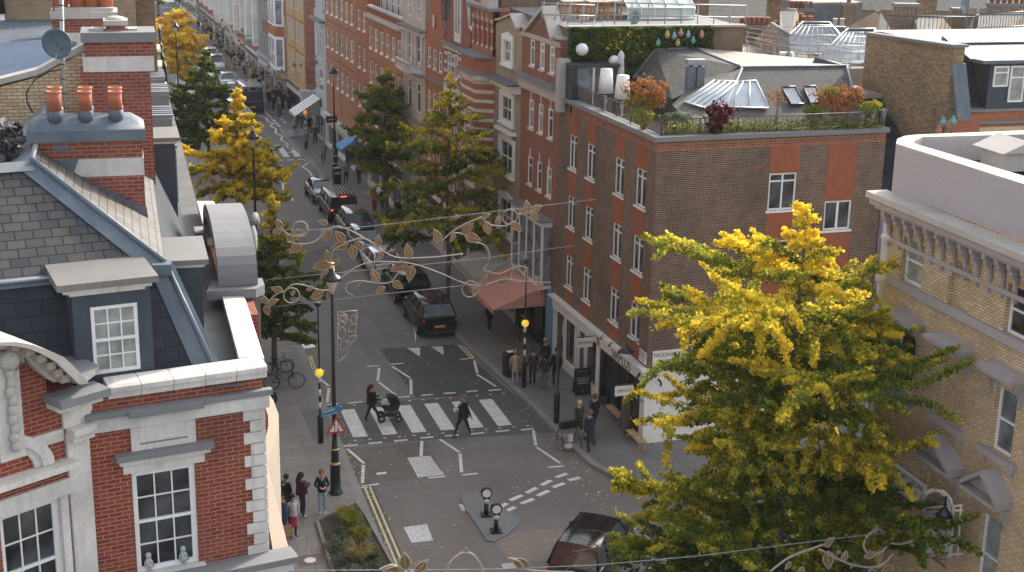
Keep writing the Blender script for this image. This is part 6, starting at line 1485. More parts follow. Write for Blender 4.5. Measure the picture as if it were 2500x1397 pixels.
stack(2470, 38, 14.2, 3.2, .8, 8, sooty_brick, 'wide chimney with a row of red pots at the top right corner', .7)
stack(2340, 52, 13.5, 1.0, .9, 0, dark_brick, 'square banded brick chimney behind the spiked railings')
bl_ = thing('blue_roofed_house', 'house with blue grey lead mansard among the distant chimneys', 'building', (0, 0, 0)); a, b = G(1960, 75, 12.5), G(2100, 72, 12.5)
mb = MB(); d = (b-a); nn = Vector((-d.y, d.x, 0)).normalized()*5; mb.prism([(a.x, a.y, 0), (b.x, b.y, 0), (b.x+nn.x, b.y+nn.y, 0), (a.x+nn.x, a.y+nn.y, 0)], (0, 0, 14.3)); mb.build('walls', [lead], bl_)
mb = MB(); up = Vector((0, 0, 14.32)); z = Vector((0, 0, 0)); mb.prism([(a.x, a.y, 14.31), (b.x, b.y, 14.31), (b.x+nn.x, b.y+nn.y, 14.31), (a.x+nn.x, a.y+nn.y, 14.31)], (0, 0, .1)); mb.build('flat_roof', [flat_roof], bl_)
for (u, v, zz, w_, lab, m_) in ((2190, 25, 13, 9, 'brown brick house along the top edge', dark_brick), (2330, 20, 13, 9, 'pale brown house along the top edge', beige_brick), (2440, 15, 13, 9, 'brown brick house at the top right corner', sooty_brick), (1800, 60, 11.5, 7, 'low brick house left of the distant chimneys', beige_brick), (2050, 60, 11.5, 8, 'low brown house between the distant chimneys', sooty_brick), (2260, 60, 11.8, 10, 'low slate house behind the railings', beige_brick)):
    p = G(u, v, zz); t = thing('terrace_house', lab, 'building', (p.x, p.y, 0), radians(-12)); mb = MB(); mb.box(-w_/2, 0, 0, w_/2, 6, zz); mb.build('walls', [m_], t)
    mb = MB(); mb.prism([(-w_/2-.2, -.2, zz+.01), (-w_/2-.2, 6.2, zz+.01), (-w_/2-.2, 3, zz+1.7)], (w_+.4, 0, 0)); mb.build('roof', [R.choice([slate, slate_warm])], t)
# spiked railing on a white ledge at the top right
sp = thing('spiked_railing', 'black spiked railing on a white roof ledge at the top right', 'railing', (0, 0, 0)); zz = 14.6
ptl = [G(2165, 82, zz), G(2375, 84, zz), G(2385, 75, zz), G(2560, 66, zz)]
mb = MB()
for i in range(3):
    a, b = ptl[i], ptl[i+1]; n = max(1, int((b-a).length/.22))
    for h in (.15, .95): mb.tube([a+Vector((0, 0, h)), b+Vector((0, 0, h))], .02, 4)
    for k in range(n+1): q = a.lerp(b, k/n); mb.tube([q, q+Vector((0, 0, 1.25))], .018, 4)
mb.build('bars', [black_paint], sp)
ld = thing('roof_ledge', 'white rendered roof ledge under the spiked railing', 'parapet', (0, 0, 0)); mb = MB()
for i in range(3):
    a, b = ptl[i], ptl[i+1]; mb.prism([a, b, b-Vector((0, 0, .55)), a-Vector((0, 0, .55))], (0, .4, 0))
mb.build('ledge', [stone_white], ld)
mb = MB(); mb.prism([tuple(q.xy)+(0,) for q in (G(2180, 86, 14.05), G(2380, 92, 14.05), G(2600, 80, 14.05), G(2600, 130, 14.05), G(2340, 120, 14.05))], (0, 0, 14.05)); mb.build('flat_roof', [flat_roof], ld)
p = G(2370, 50, 15.5); d3 = thing('satellite_dish', 'dark satellite dish on a pole beyond the spiked railing', 'satellite dish', (0, 0, 0)); mb = MB(); mb.lathe([(.02, .12), (.3, .08), (.5, 0), (.52, .03), (.3, .12)], AY(2358, 12, p.y), 18, 0, Vector((-.5, .8, 0)).normalized()); mb.tube([AY(2372, -30, p.y), AY(2352, 90, p.y)], .04, 5); mb.build('reflector', [MATS['dish_grey']], d3)
# ================================================================== foliage
import numpy as np
def leaf_mat(name, c, var=.3):
    m, t, b = _new(name); o = coords(t, 'Object')
    f = noise(t, 1.1, o, 4, .7, .3, .7); f2 = noise(t, 9., o, 2, .6, .3, .7)
    col = mixc(t, f, tuple(x*(1-var) for x in c), tuple(min(1, x*(1+var)) for x in c)); col = mixc(t, f2, col, mixc(t, 1., col, (1.35, 1.25, 1.1), 'MULTIPLY'))
    d = t.nodes.new('ShaderNodeBsdfDiffuse'); tr = t.nodes.new('ShaderNodeBsdfTranslucent'); mx = t.nodes.new('ShaderNodeMixShader'); mx.inputs[0].default_value = .45
    t.links.new(col, d.inputs[0]); t.links.new(col, tr.inputs[0]); t.links.new(d.outputs[0], mx.inputs[1]); t.links.new(tr.outputs[0], mx.inputs[2])
    t.links.new(mx.outputs[0], t.nodes['Material Output'].inputs[0]); t.nodes.remove(b); return m
LM = {k: leaf_mat('leaf_'+k, c) for k, c in dict(dark=(.05, .085, .025), green=(.105, .16, .03), olive=(.23, .25, .04), lime=(.50, .45, .06), yellow=(.76, .60, .06), amber=(.8, .5, .05), rust=(.30, .13, .05), wine=(.09, .012, .02), silver=(.16, .2, .17), straw=(.34, .27, .13)).items()}
bark = plain('bark', (.13, .11, .09), .9, 0, .3, 8., .4)
def leaves(C_, size, mi, name, mats, parent, rng, flat=.0):
    """one small quad per leaf, centred on C_ (n x 3)"""
    n = len(C_); a = rng.normal(size=(n, 3)); a[:, 2] = a[:, 2]*(1-flat)
    a /= np.linalg.norm(a, axis=1)[:, None]; r = rng.normal(size=(n, 3)); b = np.cross(a, r); b /= np.linalg.norm(b, axis=1)[:, None]
    s = (size*rng.uniform(.6, 1.25, n))[:, None]
    V = np.stack([C_-a*s-b*s*.25, C_-a*s*.1-b*s*.95, C_+a*s, C_-a*s*.1+b*s*.95], 1).reshape(-1, 3).astype('f4')
    me = bpy.data.meshes.new(name); me.vertices.add(4*n); me.vertices.foreach_set('co', V.ravel()); me.loops.add(4*n); me.loops.foreach_set('vertex_index', np.arange(4*n, dtype='i4'))
    me.polygons.add(n); me.polygons.foreach_set('loop_start', np.arange(0, 4*n, 4, dtype='i4')); me.polygons.foreach_set('loop_total', np.full(n, 4, 'i4')); me.polygons.foreach_set('material_index', np.asarray(mi, 'i4'))
    for m in mats: me.materials.append(LM[m])
    me.update(calc_edges=True); return link(name, me, parent)
def ginkgo(name, label, loc, prof, nl, pal, colour, seed, sz=.06, dens=1., r_=.17, clip=None, group='ginkgo trees along the street', trunk_r=.13, asym=0.):
    """prof: (height, branch length) from the top down; leaves clothe each branch in a sleeve. colour(h, s, rnd) -> palette index"""
    rng = np.random.default_rng(seed); rd = random.Random(seed); t = thing(name, label, 'tree', loc, 0, group)
    zs = [p[0] for p in prof][::-1]; rs_ = [p[1] for p in prof][::-1]; H = zs[-1]; zb = zs[0]
    mb = MB(); n = 9; tp = [(.12*sin(i*.9)*i/n, .1*cos(i*1.3)*i/n-.1, H*i/n*1.0) for i in range(n+1)]
    mb.tube(tp, [trunk_r*(1-.9*i/n)+.012 for i in range(n+1)], 8); 
    def trunk_at(z): k = min(n-1e-6, max(0, z/H*n)); i = int(k); return Vector(tp[i]).lerp(Vector(tp[i+1]), k-i)
    P_, M_ = [], []
    def sleeve(pts, rad, cnt, base, h):
        cnt = int(cnt*dens); 
        if cnt < 1: return
        s = rng.uniform(0, 1, cnt)**.85; pts = np.array([tuple(p) for p in pts]); k = s*(len(pts)-1); i = np.minimum(k.astype(int), len(pts)-2); f = (k-i)[:, None]
        c = pts[i]*(1-f)+pts[i+1]*f; rr = rad*(1.05-.55*s)
        o = rng.normal(size=(cnt, 3)); o /= np.linalg.norm(o, axis=1)[:, None]; o *= (rr*rng.uniform(.3, 1.25, cnt))[:, None]; o[:, 2] *= .8
        cl = .5+.5*np.sin(c[:, 0]*5+seed)*np.sin(c[:, 1]*5.3)*np.sin(c[:, 2]*6)
        P_.append(c+o); M_.extend(colour(h, base, s, cl, rng, o[:, 2]/rad))
    for k in range(nl):
        q = (k+.5)/nl; z = zb+(H-zb)*q**(1.08 if asym else .92)+rd.uniform(-.15, .15); L = float(np.interp(z, zs, rs_))*rd.choice((.5, .75, .9, 1., 1., 1.1))*rd.uniform(.9, 1.1); az = k*2.39996+rd.uniform(-.6, .6); L *= 1+asym*cos(az-(3. if z > 10.5 or z < 5.6 else -.5)); el = rd.uniform(.05, .6)+.25*(z/H)**3
        o = trunk_at(z); d = Vector((cos(az), sin(az), 0)); pts = [o+d*(L*s)+Vector((0, 0, L*(s*math.tan(el)*.75-.22*s*s+.05*sin(s*7+k)))) for s in (0, .2, .4, .6, .8, 1.)]
        mb.tube(pts, [.045*(1-s)*(.4+L/5)+.008 for s in (0, .2, .4, .6, .8, 1.)], 5, caps=False); base = rd.random()
        sleeve(pts, r_*(1+.1*L), 260*L, base, z/H)
        for j in range(int(2+L*2.1)):
            s = .15+.8*(j+.5)/(2+L*2.1); a2 = az+(1 if j % 2 else -1)*rd.uniform(.5, 1.05); l2 = L*(.5-.28*s)*rd.uniform(.5, 1.6); p0 = o+d*(L*s)+Vector((0, 0, L*(s*math.tan(el)*.75-.22*s*s))); dr = rd.choice((.35, .1, -.25, -.6))
            e = [p0, p0+Vector((cos(a2), sin(a2), .15+dr*.3))*l2*.5, p0+Vector((cos(a2), sin(a2), .1+dr))*l2]
            mb.tube(e, [.016, .011, .005], 4, caps=False); sleeve(e, r_*.95, 250*l2, base, z/H)
    top = [trunk_at(H*.93), trunk_at(H)+Vector((0, 0, .1))]; sleeve(top, r_, 160, .9, 1.)
    mb.build('trunk', [bark], t); C_ = np.concatenate(P_); M_ = np.array(M_)
    if clip: k = clip(C_+np.array(tuple(loc))); C_ = C_[k]; M_ = M_[k]
    leaves(C_, sz, M_, 'crown', pal, t, rng, .3); return t
def col_mix(base_y, top_gain, tip_gain):
    """palette order: dark green, green, olive, lime, yellow"""
    def f(h, b, s, cl, rng, up):
        x = base_y+top_gain*h**3+tip_gain*s**2+.5*(b-.5)+.45*(cl-.5)+rng.normal(0, .09, len(s))+.12*up
        return np.clip(np.digitize(x, (.12, .38, .6, .8)), 0, 4)
    return f
PAL = ['dark', 'green', 'olive', 'lime', 'yellow']
ginkgo('ginkgo_tree', 'large ginkgo turning from green to yellow in front of the cream brick building', (16.9, 32.6, .1), [(14.2, .3), (13.4, .5), (12.8, 1.4), (12.1, 3.2), (11, 3.7), (9.5, 4.1), (8, 4.1), (6.8, 4.2), (5.6, 4.9), (4.6, 4.9), (3.2, 4.6)], 96, PAL, col_mix(.25, .62, .26), 9, .048, .86, .19, clip=lambda c: (c[:, 0]-c[:, 1]*.28 > 3.) & ~((c[:, 0] > 19.2) & (c[:, 1] < 33.2)), trunk_r=.2, asym=.14)
ginkgo('ginkgo_tree', 'olive green ginkgo with a thin yellow tip beside the striped houses', (16.1, 70.3, .1), [(12.6, .2), (11.4, .7), (10, 1.8), (8.5, 2.6), (7, 3.3), (5.2, 3.9), (3.6, 3.7)], 50, PAL, col_mix(.32, .4, .12), 21, .07, .34, .19)
ginkgo('ginkgo_tree', 'dark green ginkgo on a bare trunk beside the stone fronted house', (16.75, 91.5, .1), [(9.9, .3), (8.6, 1.4), (7, 2.4), (5.5, 3.0), (4, 3.0), (3, 2.2)], 46, PAL, col_mix(.2, .22, .06), 33, .08, .3, .3)
ginkgo('ginkgo_tree', 'bright yellow ginkgo on the left pavement beside a street lamp', (6.9, 89.5, .1), [(9.2, .2), (8.2, .6), (7, 1.3), (5.8, 2.2), (4.4, 3.1), (3, 3.3), (2.2, 3)], 46, PAL, col_mix(.60, .35, .15), 47, .085, .5, .25)
ginkgo('ginkgo_tree', 'dark green conical ginkgo beyond the yellow one on the left', (6.3, 111, .1), [(9.1, .2), (8, .8), (6.5, 2.0), (5, 3.0), (3.5, 3.4), (2.2, 3.0)], 40, PAL, col_mix(.1, .1, .08), 52, .1, .36, .25)
ginkgo('ginkgo_tree', 'golden orange ginkgo far up the left side', (5.9, 149, .1), [(8.6, .4), (7.6, 1.5), (6.5, 2.4), (5, 2.9), (3.5, 2.6), (2, 1.8)], 44, ['yellow', 'yellow', 'amber', 'yellow', 'yellow'], col_mix(.3, .1, .3), 66, .13, .34, .3)
ginkgo('ginkgo_tree', 'green ginkgo with yellow top above the parked bicycles', (6.2, 63.3, .1), [(8.2, .2), (7.2, .45), (6.3, 1.2), (5, 1.9), (3.6, 2.3), (2.2, 2.1), (1.5, 1.8)], 50, PAL, col_mix(.12, .45, .1), 71, .062, .75, .22)
ginkgo('ginkgo_tree', 'small yellow green tree farthest up the left side', (6.3, 232, .1), [(8, .4), (6, 1.8), (3, 2), (2, 1)], 20, PAL, col_mix(.6, .1, .1), 80, .16, .3, .3)
def shrub(name, label, blobs, seed, group=None, stems=True, cat='shrub', base=None, size=.05, loc=None):
    rng = np.random.default_rng(seed); t = thing(name, label, cat, loc or (0, 0, 0), 0, group); P_, M_ = [], []; pal = []
    mb = MB()
    for (c, r, n, p) in blobs:
        if p not in pal: pal.append(p)
        q = rng.normal(size=(n, 3)); q /= np.linalg.norm(q, axis=1)[:, None]; q *= rng.uniform(.3, 1, n)[:, None]**.6
        w_ = 1+.25*np.sin(q[:, 0]*5+seed)*np.cos(q[:, 1]*6)+.2*np.sin(q[:, 2]*7)
        q = q*np.array(r if isinstance(r, tuple) else (r, r, r))*w_[:, None]; keep = rng.uniform(size=n) < .55+.45*np.sin(q[:, 0]*14+q[:, 2]*11)
        q = q[keep]; P_.append(q+np.array(tuple(c))); M_ += [pal.index(p)]*len(q)
        if base is not None and stems:
            for k in range(4): e = Vector(c)+Vector(rng.uniform(-.3, .3, 3)*(r[0] if isinstance(r, tuple) else r)); b = Vector(base); mb.tube([b, b.lerp(e, .5)+Vector((0, 0, .1)), e], [.025, .018, .008], 4, caps=False)
    if mb.v: mb.build('stem', [bark], t)
    leaves(np.concatenate(P_), size, M_, 'foliage', pal, t, rng, .2); return t
def TP(u, v, y): return AY(u, v, y)
TG = 'plants on the roof terrace'
c = TP(1575, 235, 52.6); shrub('terrace_shrub', 'large rust and green shrub at the corner of the roof terrace', [(c+Vector((0, 0, .2)), (.95, .6, .65), 2300, 'rust'), (c+Vector((-.1, 0, -.25)), (.7, .5, .5), 1000, 'olive'), (c+Vector((.35, 0, -.1)), (.5, .4, .4), 700, 'rust'), (TP(1570, 285, 51.9), (.5, .3, .35), 700, 'olive')], 5, TG, base=(c.x, c.y, 12.3))
c = TP(1755, 280, 51.3); shrub('terrace_shrub', 'dark wine red shrub spilling over the terrace railing', [(c, (.62, .4, .55), 2200, 'wine'), (c+Vector((-.2, -.25, -.35)), (.35, .25, .4), 700, 'wine')], 6, TG, base=(c.x, c.y, 12.4))
c = TP(1790, 255, 51.9); shrub('terrace_shrub', 'thin bare twiggy shrub behind the wine red one', [(c, (.5, .3, .4), 130, 'straw')], 16, TG, base=(c.x, c.y, 12.3), size=.03)
c = TP(1900, 235, 52.0); shrub('terrace_shrub', 'sparse orange leaved shrub in front of the tilted roof windows', [(c, (.45, .3, .4), 260, 'rust')], 7, TG, base=(c.x, c.y, 12.3), size=.045)
c = TP(2045, 240, 52.0); shrub('terrace_shrub', 'rounded rust coloured shrub near the right end of the terrace', [(c, (1.05, .6, .65), 3200, 'rust'), (c+Vector((.9, 0, .1)), (.3, .3, .55), 500, 'rust'), (c+Vector((-.3, 0, .3)), (.5, .4, .25), 500, 'olive')], 8, TG, base=(c.x, c.y, 12.3))
c = TP(1988, 272, 51.6); shrub('terrace_shrub', 'small green bush left of the rounded rust shrub', [(c, (.5, .3, .3), 900, 'green'), (c, (.4, .3, .3), 300, 'olive')], 9, TG, base=(c.x, c.y, 12.4))
c = TP(2118, 262, 51.6); shrub('terrace_shrub', 'yellow green bush at the right end of the terrace', [(c, (.55, .3, .28), 800, 'olive'), (c+Vector((.3, 0, .1)), (.5, .3, .2), 300, 'lime')], 10, TG, base=(c.x, c.y, 12.4))
c = TP(1655, 285, 52.); shrub('terrace_shrub', 'low pale green plants beside the big corner shrub', [(c, (.7, .3, .22), 700, 'silver'), (c, (.7, .3, .2), 400, 'green')], 11, TG, stems=False)
rng = np.random.default_rng(1); n = 5200; q = np.stack([rng.uniform(20.4, 29.8, n), rng.uniform(51.05, 51.6, n), 12.75+rng.uniform(0, .6, n)*(.6+.4*np.sin(rng.uniform(0, 9, n)))], 1)
t = thing('terrace_planting', 'low mixed planting behind the bronze terrace railing', 'plants'); t['kind'] = 'stuff'; leaves(q, .05, rng.integers(0, 4, n), 'foliage', ['green', 'dark', 'straw', 'olive'], t, rng)['kind'] = 'stuff'
# hedge wall
hx0, hx1 = AY(1388, 100, 61.5).x, AY(1738, 100, 61.5).x; zA_ = AY(1600, 66, 61.5).z; n = 26000
x = rng.uniform(hx0, hx1, n); z = rng.uniform(12.6, zA_, n); y = 61.5-rng.uniform(0, .3, n)*(.6+.4*np.sin(x*5)*np.sin(z*6)); k = z > 13.2-.0*(x-hx0)
t = thing('green_wall', 'living wall of dense dark green foliage above the roof terrace', 'hedge'); patch = np.exp(-((x-22.2)/.9)**2-((z-15.5)/.6)**2)  # orange glow on the hedge, put into the leaf colour as scattered amber leaves
mi = np.where(rng.uniform(size=n) < patch*.15, 2, rng.integers(0, 2, n)); leaves(np.stack([x, y, z], 1)[k], .075, mi[k], 'foliage', ['dark', 'green', 'amber'], t, rng)
mb = MB(); mb.box(hx0, 61.5, 12.2, hx1, 61.58, zA_); mb.build('backing', [dark_metal], t)
# planting bed on the left pavement
bed = [tuple(G(u, v, .12).xy) for u, v in [(778, 1276), (868, 1234), (888, 1260), (975, 1420), (830, 1440)]]
t = thing('planting_bed', 'kerbed pavement planting bed at the bottom left of the junction', 'planter'); mb = MB(); nb_ = len(bed)
for i in range(nb_):
    a, b = Vector(bed[i]), Vector(bed[(i+1) % nb_]); d = (b-a).normalized(); nn = Vector((-d.y, d.x))*-.12
    mb.prism([(a.x, a.y, .1), (b.x, b.y, .1), (b.x-nn.x, b.y-nn.y, .1), (a.x-nn.x, a.y-nn.y, .1)], (0, 0, .14))
mb.build('edging', [kerb_m], t); mb = MB(); mb.poly([(*p, .16) for p in bed]); mb.build('soil', [plain('soil', (.06, .045, .035), .95)], t)
rd = random.Random(8); BG = 'plants in the pavement bed'
for i, (u, v, r, p, l) in enumerate([(880, 1372, .5, 'straw', 'tan feathery grass tuft at the right of the bed'), (855, 1290, .5, 'olive', 'green arching grass tuft at the top of the bed'), (880, 1320, .36, 'olive', 'bright grass tuft in the middle of the bed'), (838, 1262, .3, 'straw', 'tawny seed heads at the tip of the bed')]):
    c = G(u, v, .2); t = thing('grass_tuft', l, 'plant', c, 0, BG); mb = MB()
    for k in range(230):
        a = rd.uniform(0, 2*pi); L = r*rd.uniform(.8, 1.7); o = rd.uniform(0, .14); b = Vector((cos(a)*o, sin(a)*o, 0)); m = b+Vector((cos(a)*L*.3, sin(a)*L*.3, L*.75)); e = b+Vector((cos(a)*L*.75, sin(a)*L*.75, L*rd.uniform(.5, 1.05))); s = Vector((-sin(a), cos(a), 0))*.012
        mb.poly([b-s, b+s, m+s, m-s]); mb.poly([m-s, m+s, e])
    mb.build('blades', [LM[p]], t)
for i, (u, v, r, p, q_, l) in enumerate([(822, 1330, .5, 'silver', 'green', 'silver green mound at the left edge of the bed'), (840, 1372, .5, 'silver', 'silver', 'silver blue mound at the bottom of the bed'), (830, 1300, .36, 'silver', 'green', 'small grey green mound near the top of the bed'), (905, 1348, .34, 'green', 'silver', 'dark green mound near the yellow lines'), (930, 1385, .4, 'silver', 'green', 'grey green mound at the bottom right of the bed'), (868, 1400, .45, 'silver', 'silver', 'silver mound cut by the bottom edge')]):
    c = G(u, v, .3); shrub('bedding_shrub', l, [(c, (r, r, r*.7), 1500, p), (c, (r*.9, r*.9, r*.6), 500, q_)], 90+i, BG, stems=False, size=.035)
# ================================================================== street furniture
def street_lamp(loc, H, label, scale=1.):
    t = thing('street_lamp', label, 'street lamp', loc, 0, 'black street lamps')
    mb = MB(); mb.lathe([(.26, 0), (.26, .05), (.2, .12), (.19, 1.15), (.21, 1.2), (.15, 1.3), (.14, 1.75), (.17, 1.8), (.11, 1.88), (.085, 2.3), (.05, H-1.15), (.04, H-1.1)], (0, 0, 0), 14, 0)
    mb.lathe([(.175, 1.16), (.215, 1.2), (.215, 1.23), (.17, 1.27)], (0, 0, .003), 14, 1); mb.lathe([(.145, 1.74), (.18, 1.79), (.15, 1.83)], (0, 0, .003), 14, 1); mb.build('post', [black_paint, gold], t)
    mb = MB(); mb.lathe([(.04, H-1.1), (.1, H-.95), (.2, H-.72), (.24, H-.6)], (0, 0, 0), 14); mb.build('lantern_glass', [glassy('lamp_glass', (.5, .5, .48), .2, .6, .1)], t)
    mb = MB(); mb.lathe([(.24, H-.6), (.36, H-.58), (.36, H-.5), (.3, H-.45), (.12, H-.3), (.1, H-.15)], (0, 0, 0), 18, 0); mb.lathe([(.1, H-.15), (.12, H-.12), (.07, H-.06), (.06, H), (.1, H+.02), (.1, H+.06), (.02, H+.07)], (0, 0, 0), 12, 1); mb.build('cap', [black_paint, gold], t)
    return t
street_lamp((6.91, 48.75, .12), 8.9, 'tall black street lamp at the left kerb carrying the blue and red signs')
street_lamp((15.3, 105.1, .12), 8.6, 'street lamp on the right pavement beside the litter bin')
p = AX(537, 335, 6.8); street_lamp((6.8, 77.5, .12), AX(537, 330, 6.8).z if False else 8.9, 'street lamp in front of the bright yellow ginkgo')
street_lamp((5.2, 136, .12), 8.9, 'street lamp in front of the golden orange ginkgo'); street_lamp((6.2, 225, .12), 8.6, 'farthest street lamp at the top left of the street')
p = G(530, 60); street_lamp((13.2, 190, .12), 8.6, 'distant street lamp among the crowd on the right')
def beacon(loc, label, col='yellow', tall=True, H=2.9):
    t = thing('belisha_beacon', label, 'beacon', loc, 0, 'crossing beacons'); mb = MB(); mb.lathe([(.12, 0), (.12, 1.15), (.1, 1.2), (.06, 1.21)], (0, 0, 0), 12, 0)
    for k in range(6): mb.tube([(0, 0, 1.21+k*(H-1.21)/6), (0, 0, 1.21+(k+1)*(H-1.21)/6)], .052, 10, k % 2)
    if tall: mb.tube([(0, 0, H+.2), (0, 0, H+3.)], .035, 8, 0); mb.lathe([(.05, H+2.9), (.16, H+3.0), (.1, H+3.1)], (0, 0, 0), 10, 0)
    mb.build('striped_pole', [black_paint, white_paint], t); mb = MB(); mb.ball((0, 0, H+.13), .17, 0, 16, 10); mb.build('globe', [emit('beacon_yellow', (.85, .62, .04), .25) if col == 'yellow' else emit('beacon_orange', (.8, .25, .03), .3)], t); return t
beacon((7.05, 53.75, .12), 'yellow globe crossing beacon on the left beside the lamp post'); beacon((16.95, 58.3, .12), 'crossing beacon on the right pavement among the pedestrians')
beacon((14.75, 118., .12), 'orange globe crossing beacon beyond the first parked cars', 'orange', False); beacon((4.3, 118.5, .12), 'yellow globe crossing beacon by the far black taxi', 'yellow', False)
beacon((12.6, 186, .12), 'orange globe beacon amid the distant crowd', 'orange', False); beacon((11.6, 243, .12), 'yellow globe beacon at the far crossing', 'yellow', False); beacon((3.4, 133, .12), 'small orange globe beacon beside the far white truck', 'orange', False)
# lone black post on the right pavement
t = thing('signal_post', 'slim black post with fat base on the right pavement near the picture board frame', 'post', (17.1, 53.75, .12)); mb = MB(); mb.lathe([(.13, 0), (.13, 1.3), (.1, 1.35), (.06, 1.36), (.05, 3.6)], (0, 0, 0), 12); mb.lathe([(.05, 3.4), (.09, 3.5), (.05, 3.6)], (0, 0, 0), 10); mb.build('post', [black_paint], t)
# signs on the near lamp
def fz(u, v, y): return AY(u, v, y)
sy = 48.5
t = thing('cycle_route_sign', 'blue and green pointed cycle route sign on the left lamp post', 'road sign', (0, 0, 0)); P_ = [fz(u, v, sy) for u, v in [(783, 1003), (828, 990), (837, 1001), (827, 1009), (785, 1020)]]
mb = MB(); mb.prism(P_, (0, .03, 0)); mb.build('sign_board', [paint('sign_blue', (.05, .2, .45))], t); P_ = [fz(u, v, sy-.008) for u, v in [(786, 1005), (817, 996), (818, 1002), (786, 1011)]]; mb = MB(); mb.prism(P_, (0, .006, 0)); mb.build('green_panel', [paint('sign_green', (.15, .5, .2))], t)
a = fz(786, 1015, sy); rotY = -atan2(fz(786, 1015, sy).z-fz(826, 1004, sy).z, fz(826, 1004, sy).x-a.x)
rr__ = (pi/2, 0, 0); ang = atan2(fz(826, 1004, sy).z-a.z, fz(826, 1004, sy).x-a.x)
def tt(s, size, m, u, v): p = fz(u, v, sy-.015); o = text(s, size, m, t, p, (pi/2, -ang, 0), 'lettering', .001); return o
tt('CYCLEWAY', .09, white_letter, 802, 1003.5); tt('Paddington  Soho', .085, white_letter, 806, 1012)
t = thing('two_way_traffic_sign', 'red bordered triangular warning sign with two arrows on the left lamp post', 'road sign', (0, 0, 0)); c = fz(821, 1043, sy); s = .46
def tri(r, y, m, nm): mb = MB(); mb.prism([(c.x, y, c.z+r*.78), (c.x-r*.72, y, c.z-r*.46), (c.x+r*.72, y, c.z-r*.46)], (0, .012, 0)); return mb.build(nm, [m], t)
tri(.52, sy, plain('sign_red', (.6, .03, .02), .35, 0, .03), 'border'); tri(.36, sy-.016, white_paint, 'face'); mb = MB()
for x, up in ((-.065, 1), (.065, -1)):
    z0 = c.z-.12; z1 = c.z+.12; mb.box(c.x+x-.013, sy-.024, z0, c.x+x+.013, sy-.018, z1); zt__ = z1 if up > 0 else z0; mb.prism([(c.x+x-.045, sy-.024, zt__-.03*up), (c.x+x+.045, sy-.024, zt__-.03*up), (c.x+x, sy-.024, zt__+.06*up)], (0, .006, 0))
mb.build('arrows', [black_paint], t)
t = thing('parking_sign', 'pale arrow shaped parking sign on the far left lamp post', 'road sign', (0, 0, 0)); P_ = [fz(u, v, 135.9) for u, v in [(399, 240), (405, 234), (423, 234), (423, 243), (405, 244)]]; mb = MB(); mb.prism(P_, (0, .06, 0)); mb.build('sign_board', [white_paint], t); p = fz(408, 239, 135.85); mb = MB(); mb.box(p.x-.12, 135.8, p.z-.15, p.x+.12, 135.88, p.z+.15); mb.build('symbol_panel', [MATS['sign_blue']], t); text('P', .26, white_letter, t, (p.x, 135.79, p.z), RF, 'lettering', .001)
# illuminated bollards on the island
for (u, v, l) in ((1187, 1258, 'farther illuminated bollard on the traffic island'), (1211, 1298, 'nearer illuminated bollard on the traffic island')):
    p = G(u, v, .05); t = thing('island_bollard', l, 'bollard', p, radians(-8), 'keep left bollards'); mb = MB(); mb.box(-.2, -.2, 0, .2, .2, .06); mb.tube([(0, 0, .06), (0, 0, .5)], .085, 12); mb.build('base', [black_paint], t)
    mb = MB(); mb.tube([(0, 0, .5), (0, 0, .68)], .088, 12); mb.build('white_band', [white_paint], t); mb = MB(); mb.lathe([(.19, -.09), (.21, -.07), (.21, .07), (.19, .09)], (0, 0, .9), 18, 0, (0, 1, 0)); mb.box(-.13, -.08, .66, .13, .08, .8); mb.build('head', [black_paint], t)
    mb = MB(); mb.lathe([(.155, 0), (.155, .012)], (0, -.092, .9), 20, 0, (0, -1, 0)); mb.build('disc', [white_paint], t)
# litter bins
for (x, y, l) in ((16.75, 59.9, 'black litter bin with white notice near the right crossing beacon'), (15.2, 103.6, 'black litter bin beside the far street lamp')):
    t = thing('litter_bin', l, 'bin', (x, y, .12), .15, 'black litter bins'); mb = MB(); mb.prism([(-.26, -.26, 0), (.26, -.26, 0), (.3, .26, 0), (-.3, .26, 0)], (0, 0, 1.0)); mb.box(-.31, -.3, 1.001, .31, .32, 1.08); mb.box(-.22, -.2, 1.08, .22, .26, 1.16); mb.build('body', [black_paint], t); mb = MB(); mb.box(-.18, -.12, 1.162, .18, .16, 1.175); mb.box(-.2, -.27, .7, .2, -.262, .95, 1); mb.build('notice', [white_paint, MATS['sign_green']], t)
# A boards
def a_board(loc, rot, w_, h_, m, label, lines=(), wire=False):
    t = thing('pavement_board', label, 'sign', loc, rot)
    if wire:
        mb = MB()
        for sy_ in (-1, 1):
            for x in (-w_/2, w_/2): mb.tube([(x, sy_*.32, 0), (x, sy_*.03, h_)], .018, 5)
            for z in (.3, .75, h_): k = 1-z/h_; mb.tube([(-w_/2, sy_*(.03+.29*k), z), (w_/2, sy_*(.03+.29*k), z)], .014, 5)
        mb.build('frame', [black_paint], t); mb = MB(); mb.box(-w_/2, -.09, h_-.28, w_/2, .05, h_); mb.box(-.16, -.12, .0, .12, .12, .14, 1); mb.box(-.1, -.2, .3, .08, -.1, .62, 1); mb.build('sign_panel', [black_paint, stone_white], t); return t
    mb = MB()
    for s_ in (-1, 1): mb.X = Matrix.Rotation(s_*.2, 4, 'X') @ Matrix.Translation((0, s_*.0, 0)); mb.X = Matrix.Translation((0, s_*.22, 0)) @ Matrix.Rotation(s_*.2, 4, 'X'); mb.box(-w_/2, -.015, .06, w_/2, .015, h_); mb.box(-w_/2, -.02, 0, -w_/2+.05, .02, .06); mb.box(w_/2-.05, -.02, 0, w_/2, .02, .06)
    mb.X = None; mb.build('boards', [m], t)
    z = h_*.88
    for s, sz_, lm in lines: text(s, sz_, lm, t, (0, -.24+.2*z-.01, z), (pi/2-.2, 0, 0), 'lettering', .002); z -= sz_*1.25
    return t
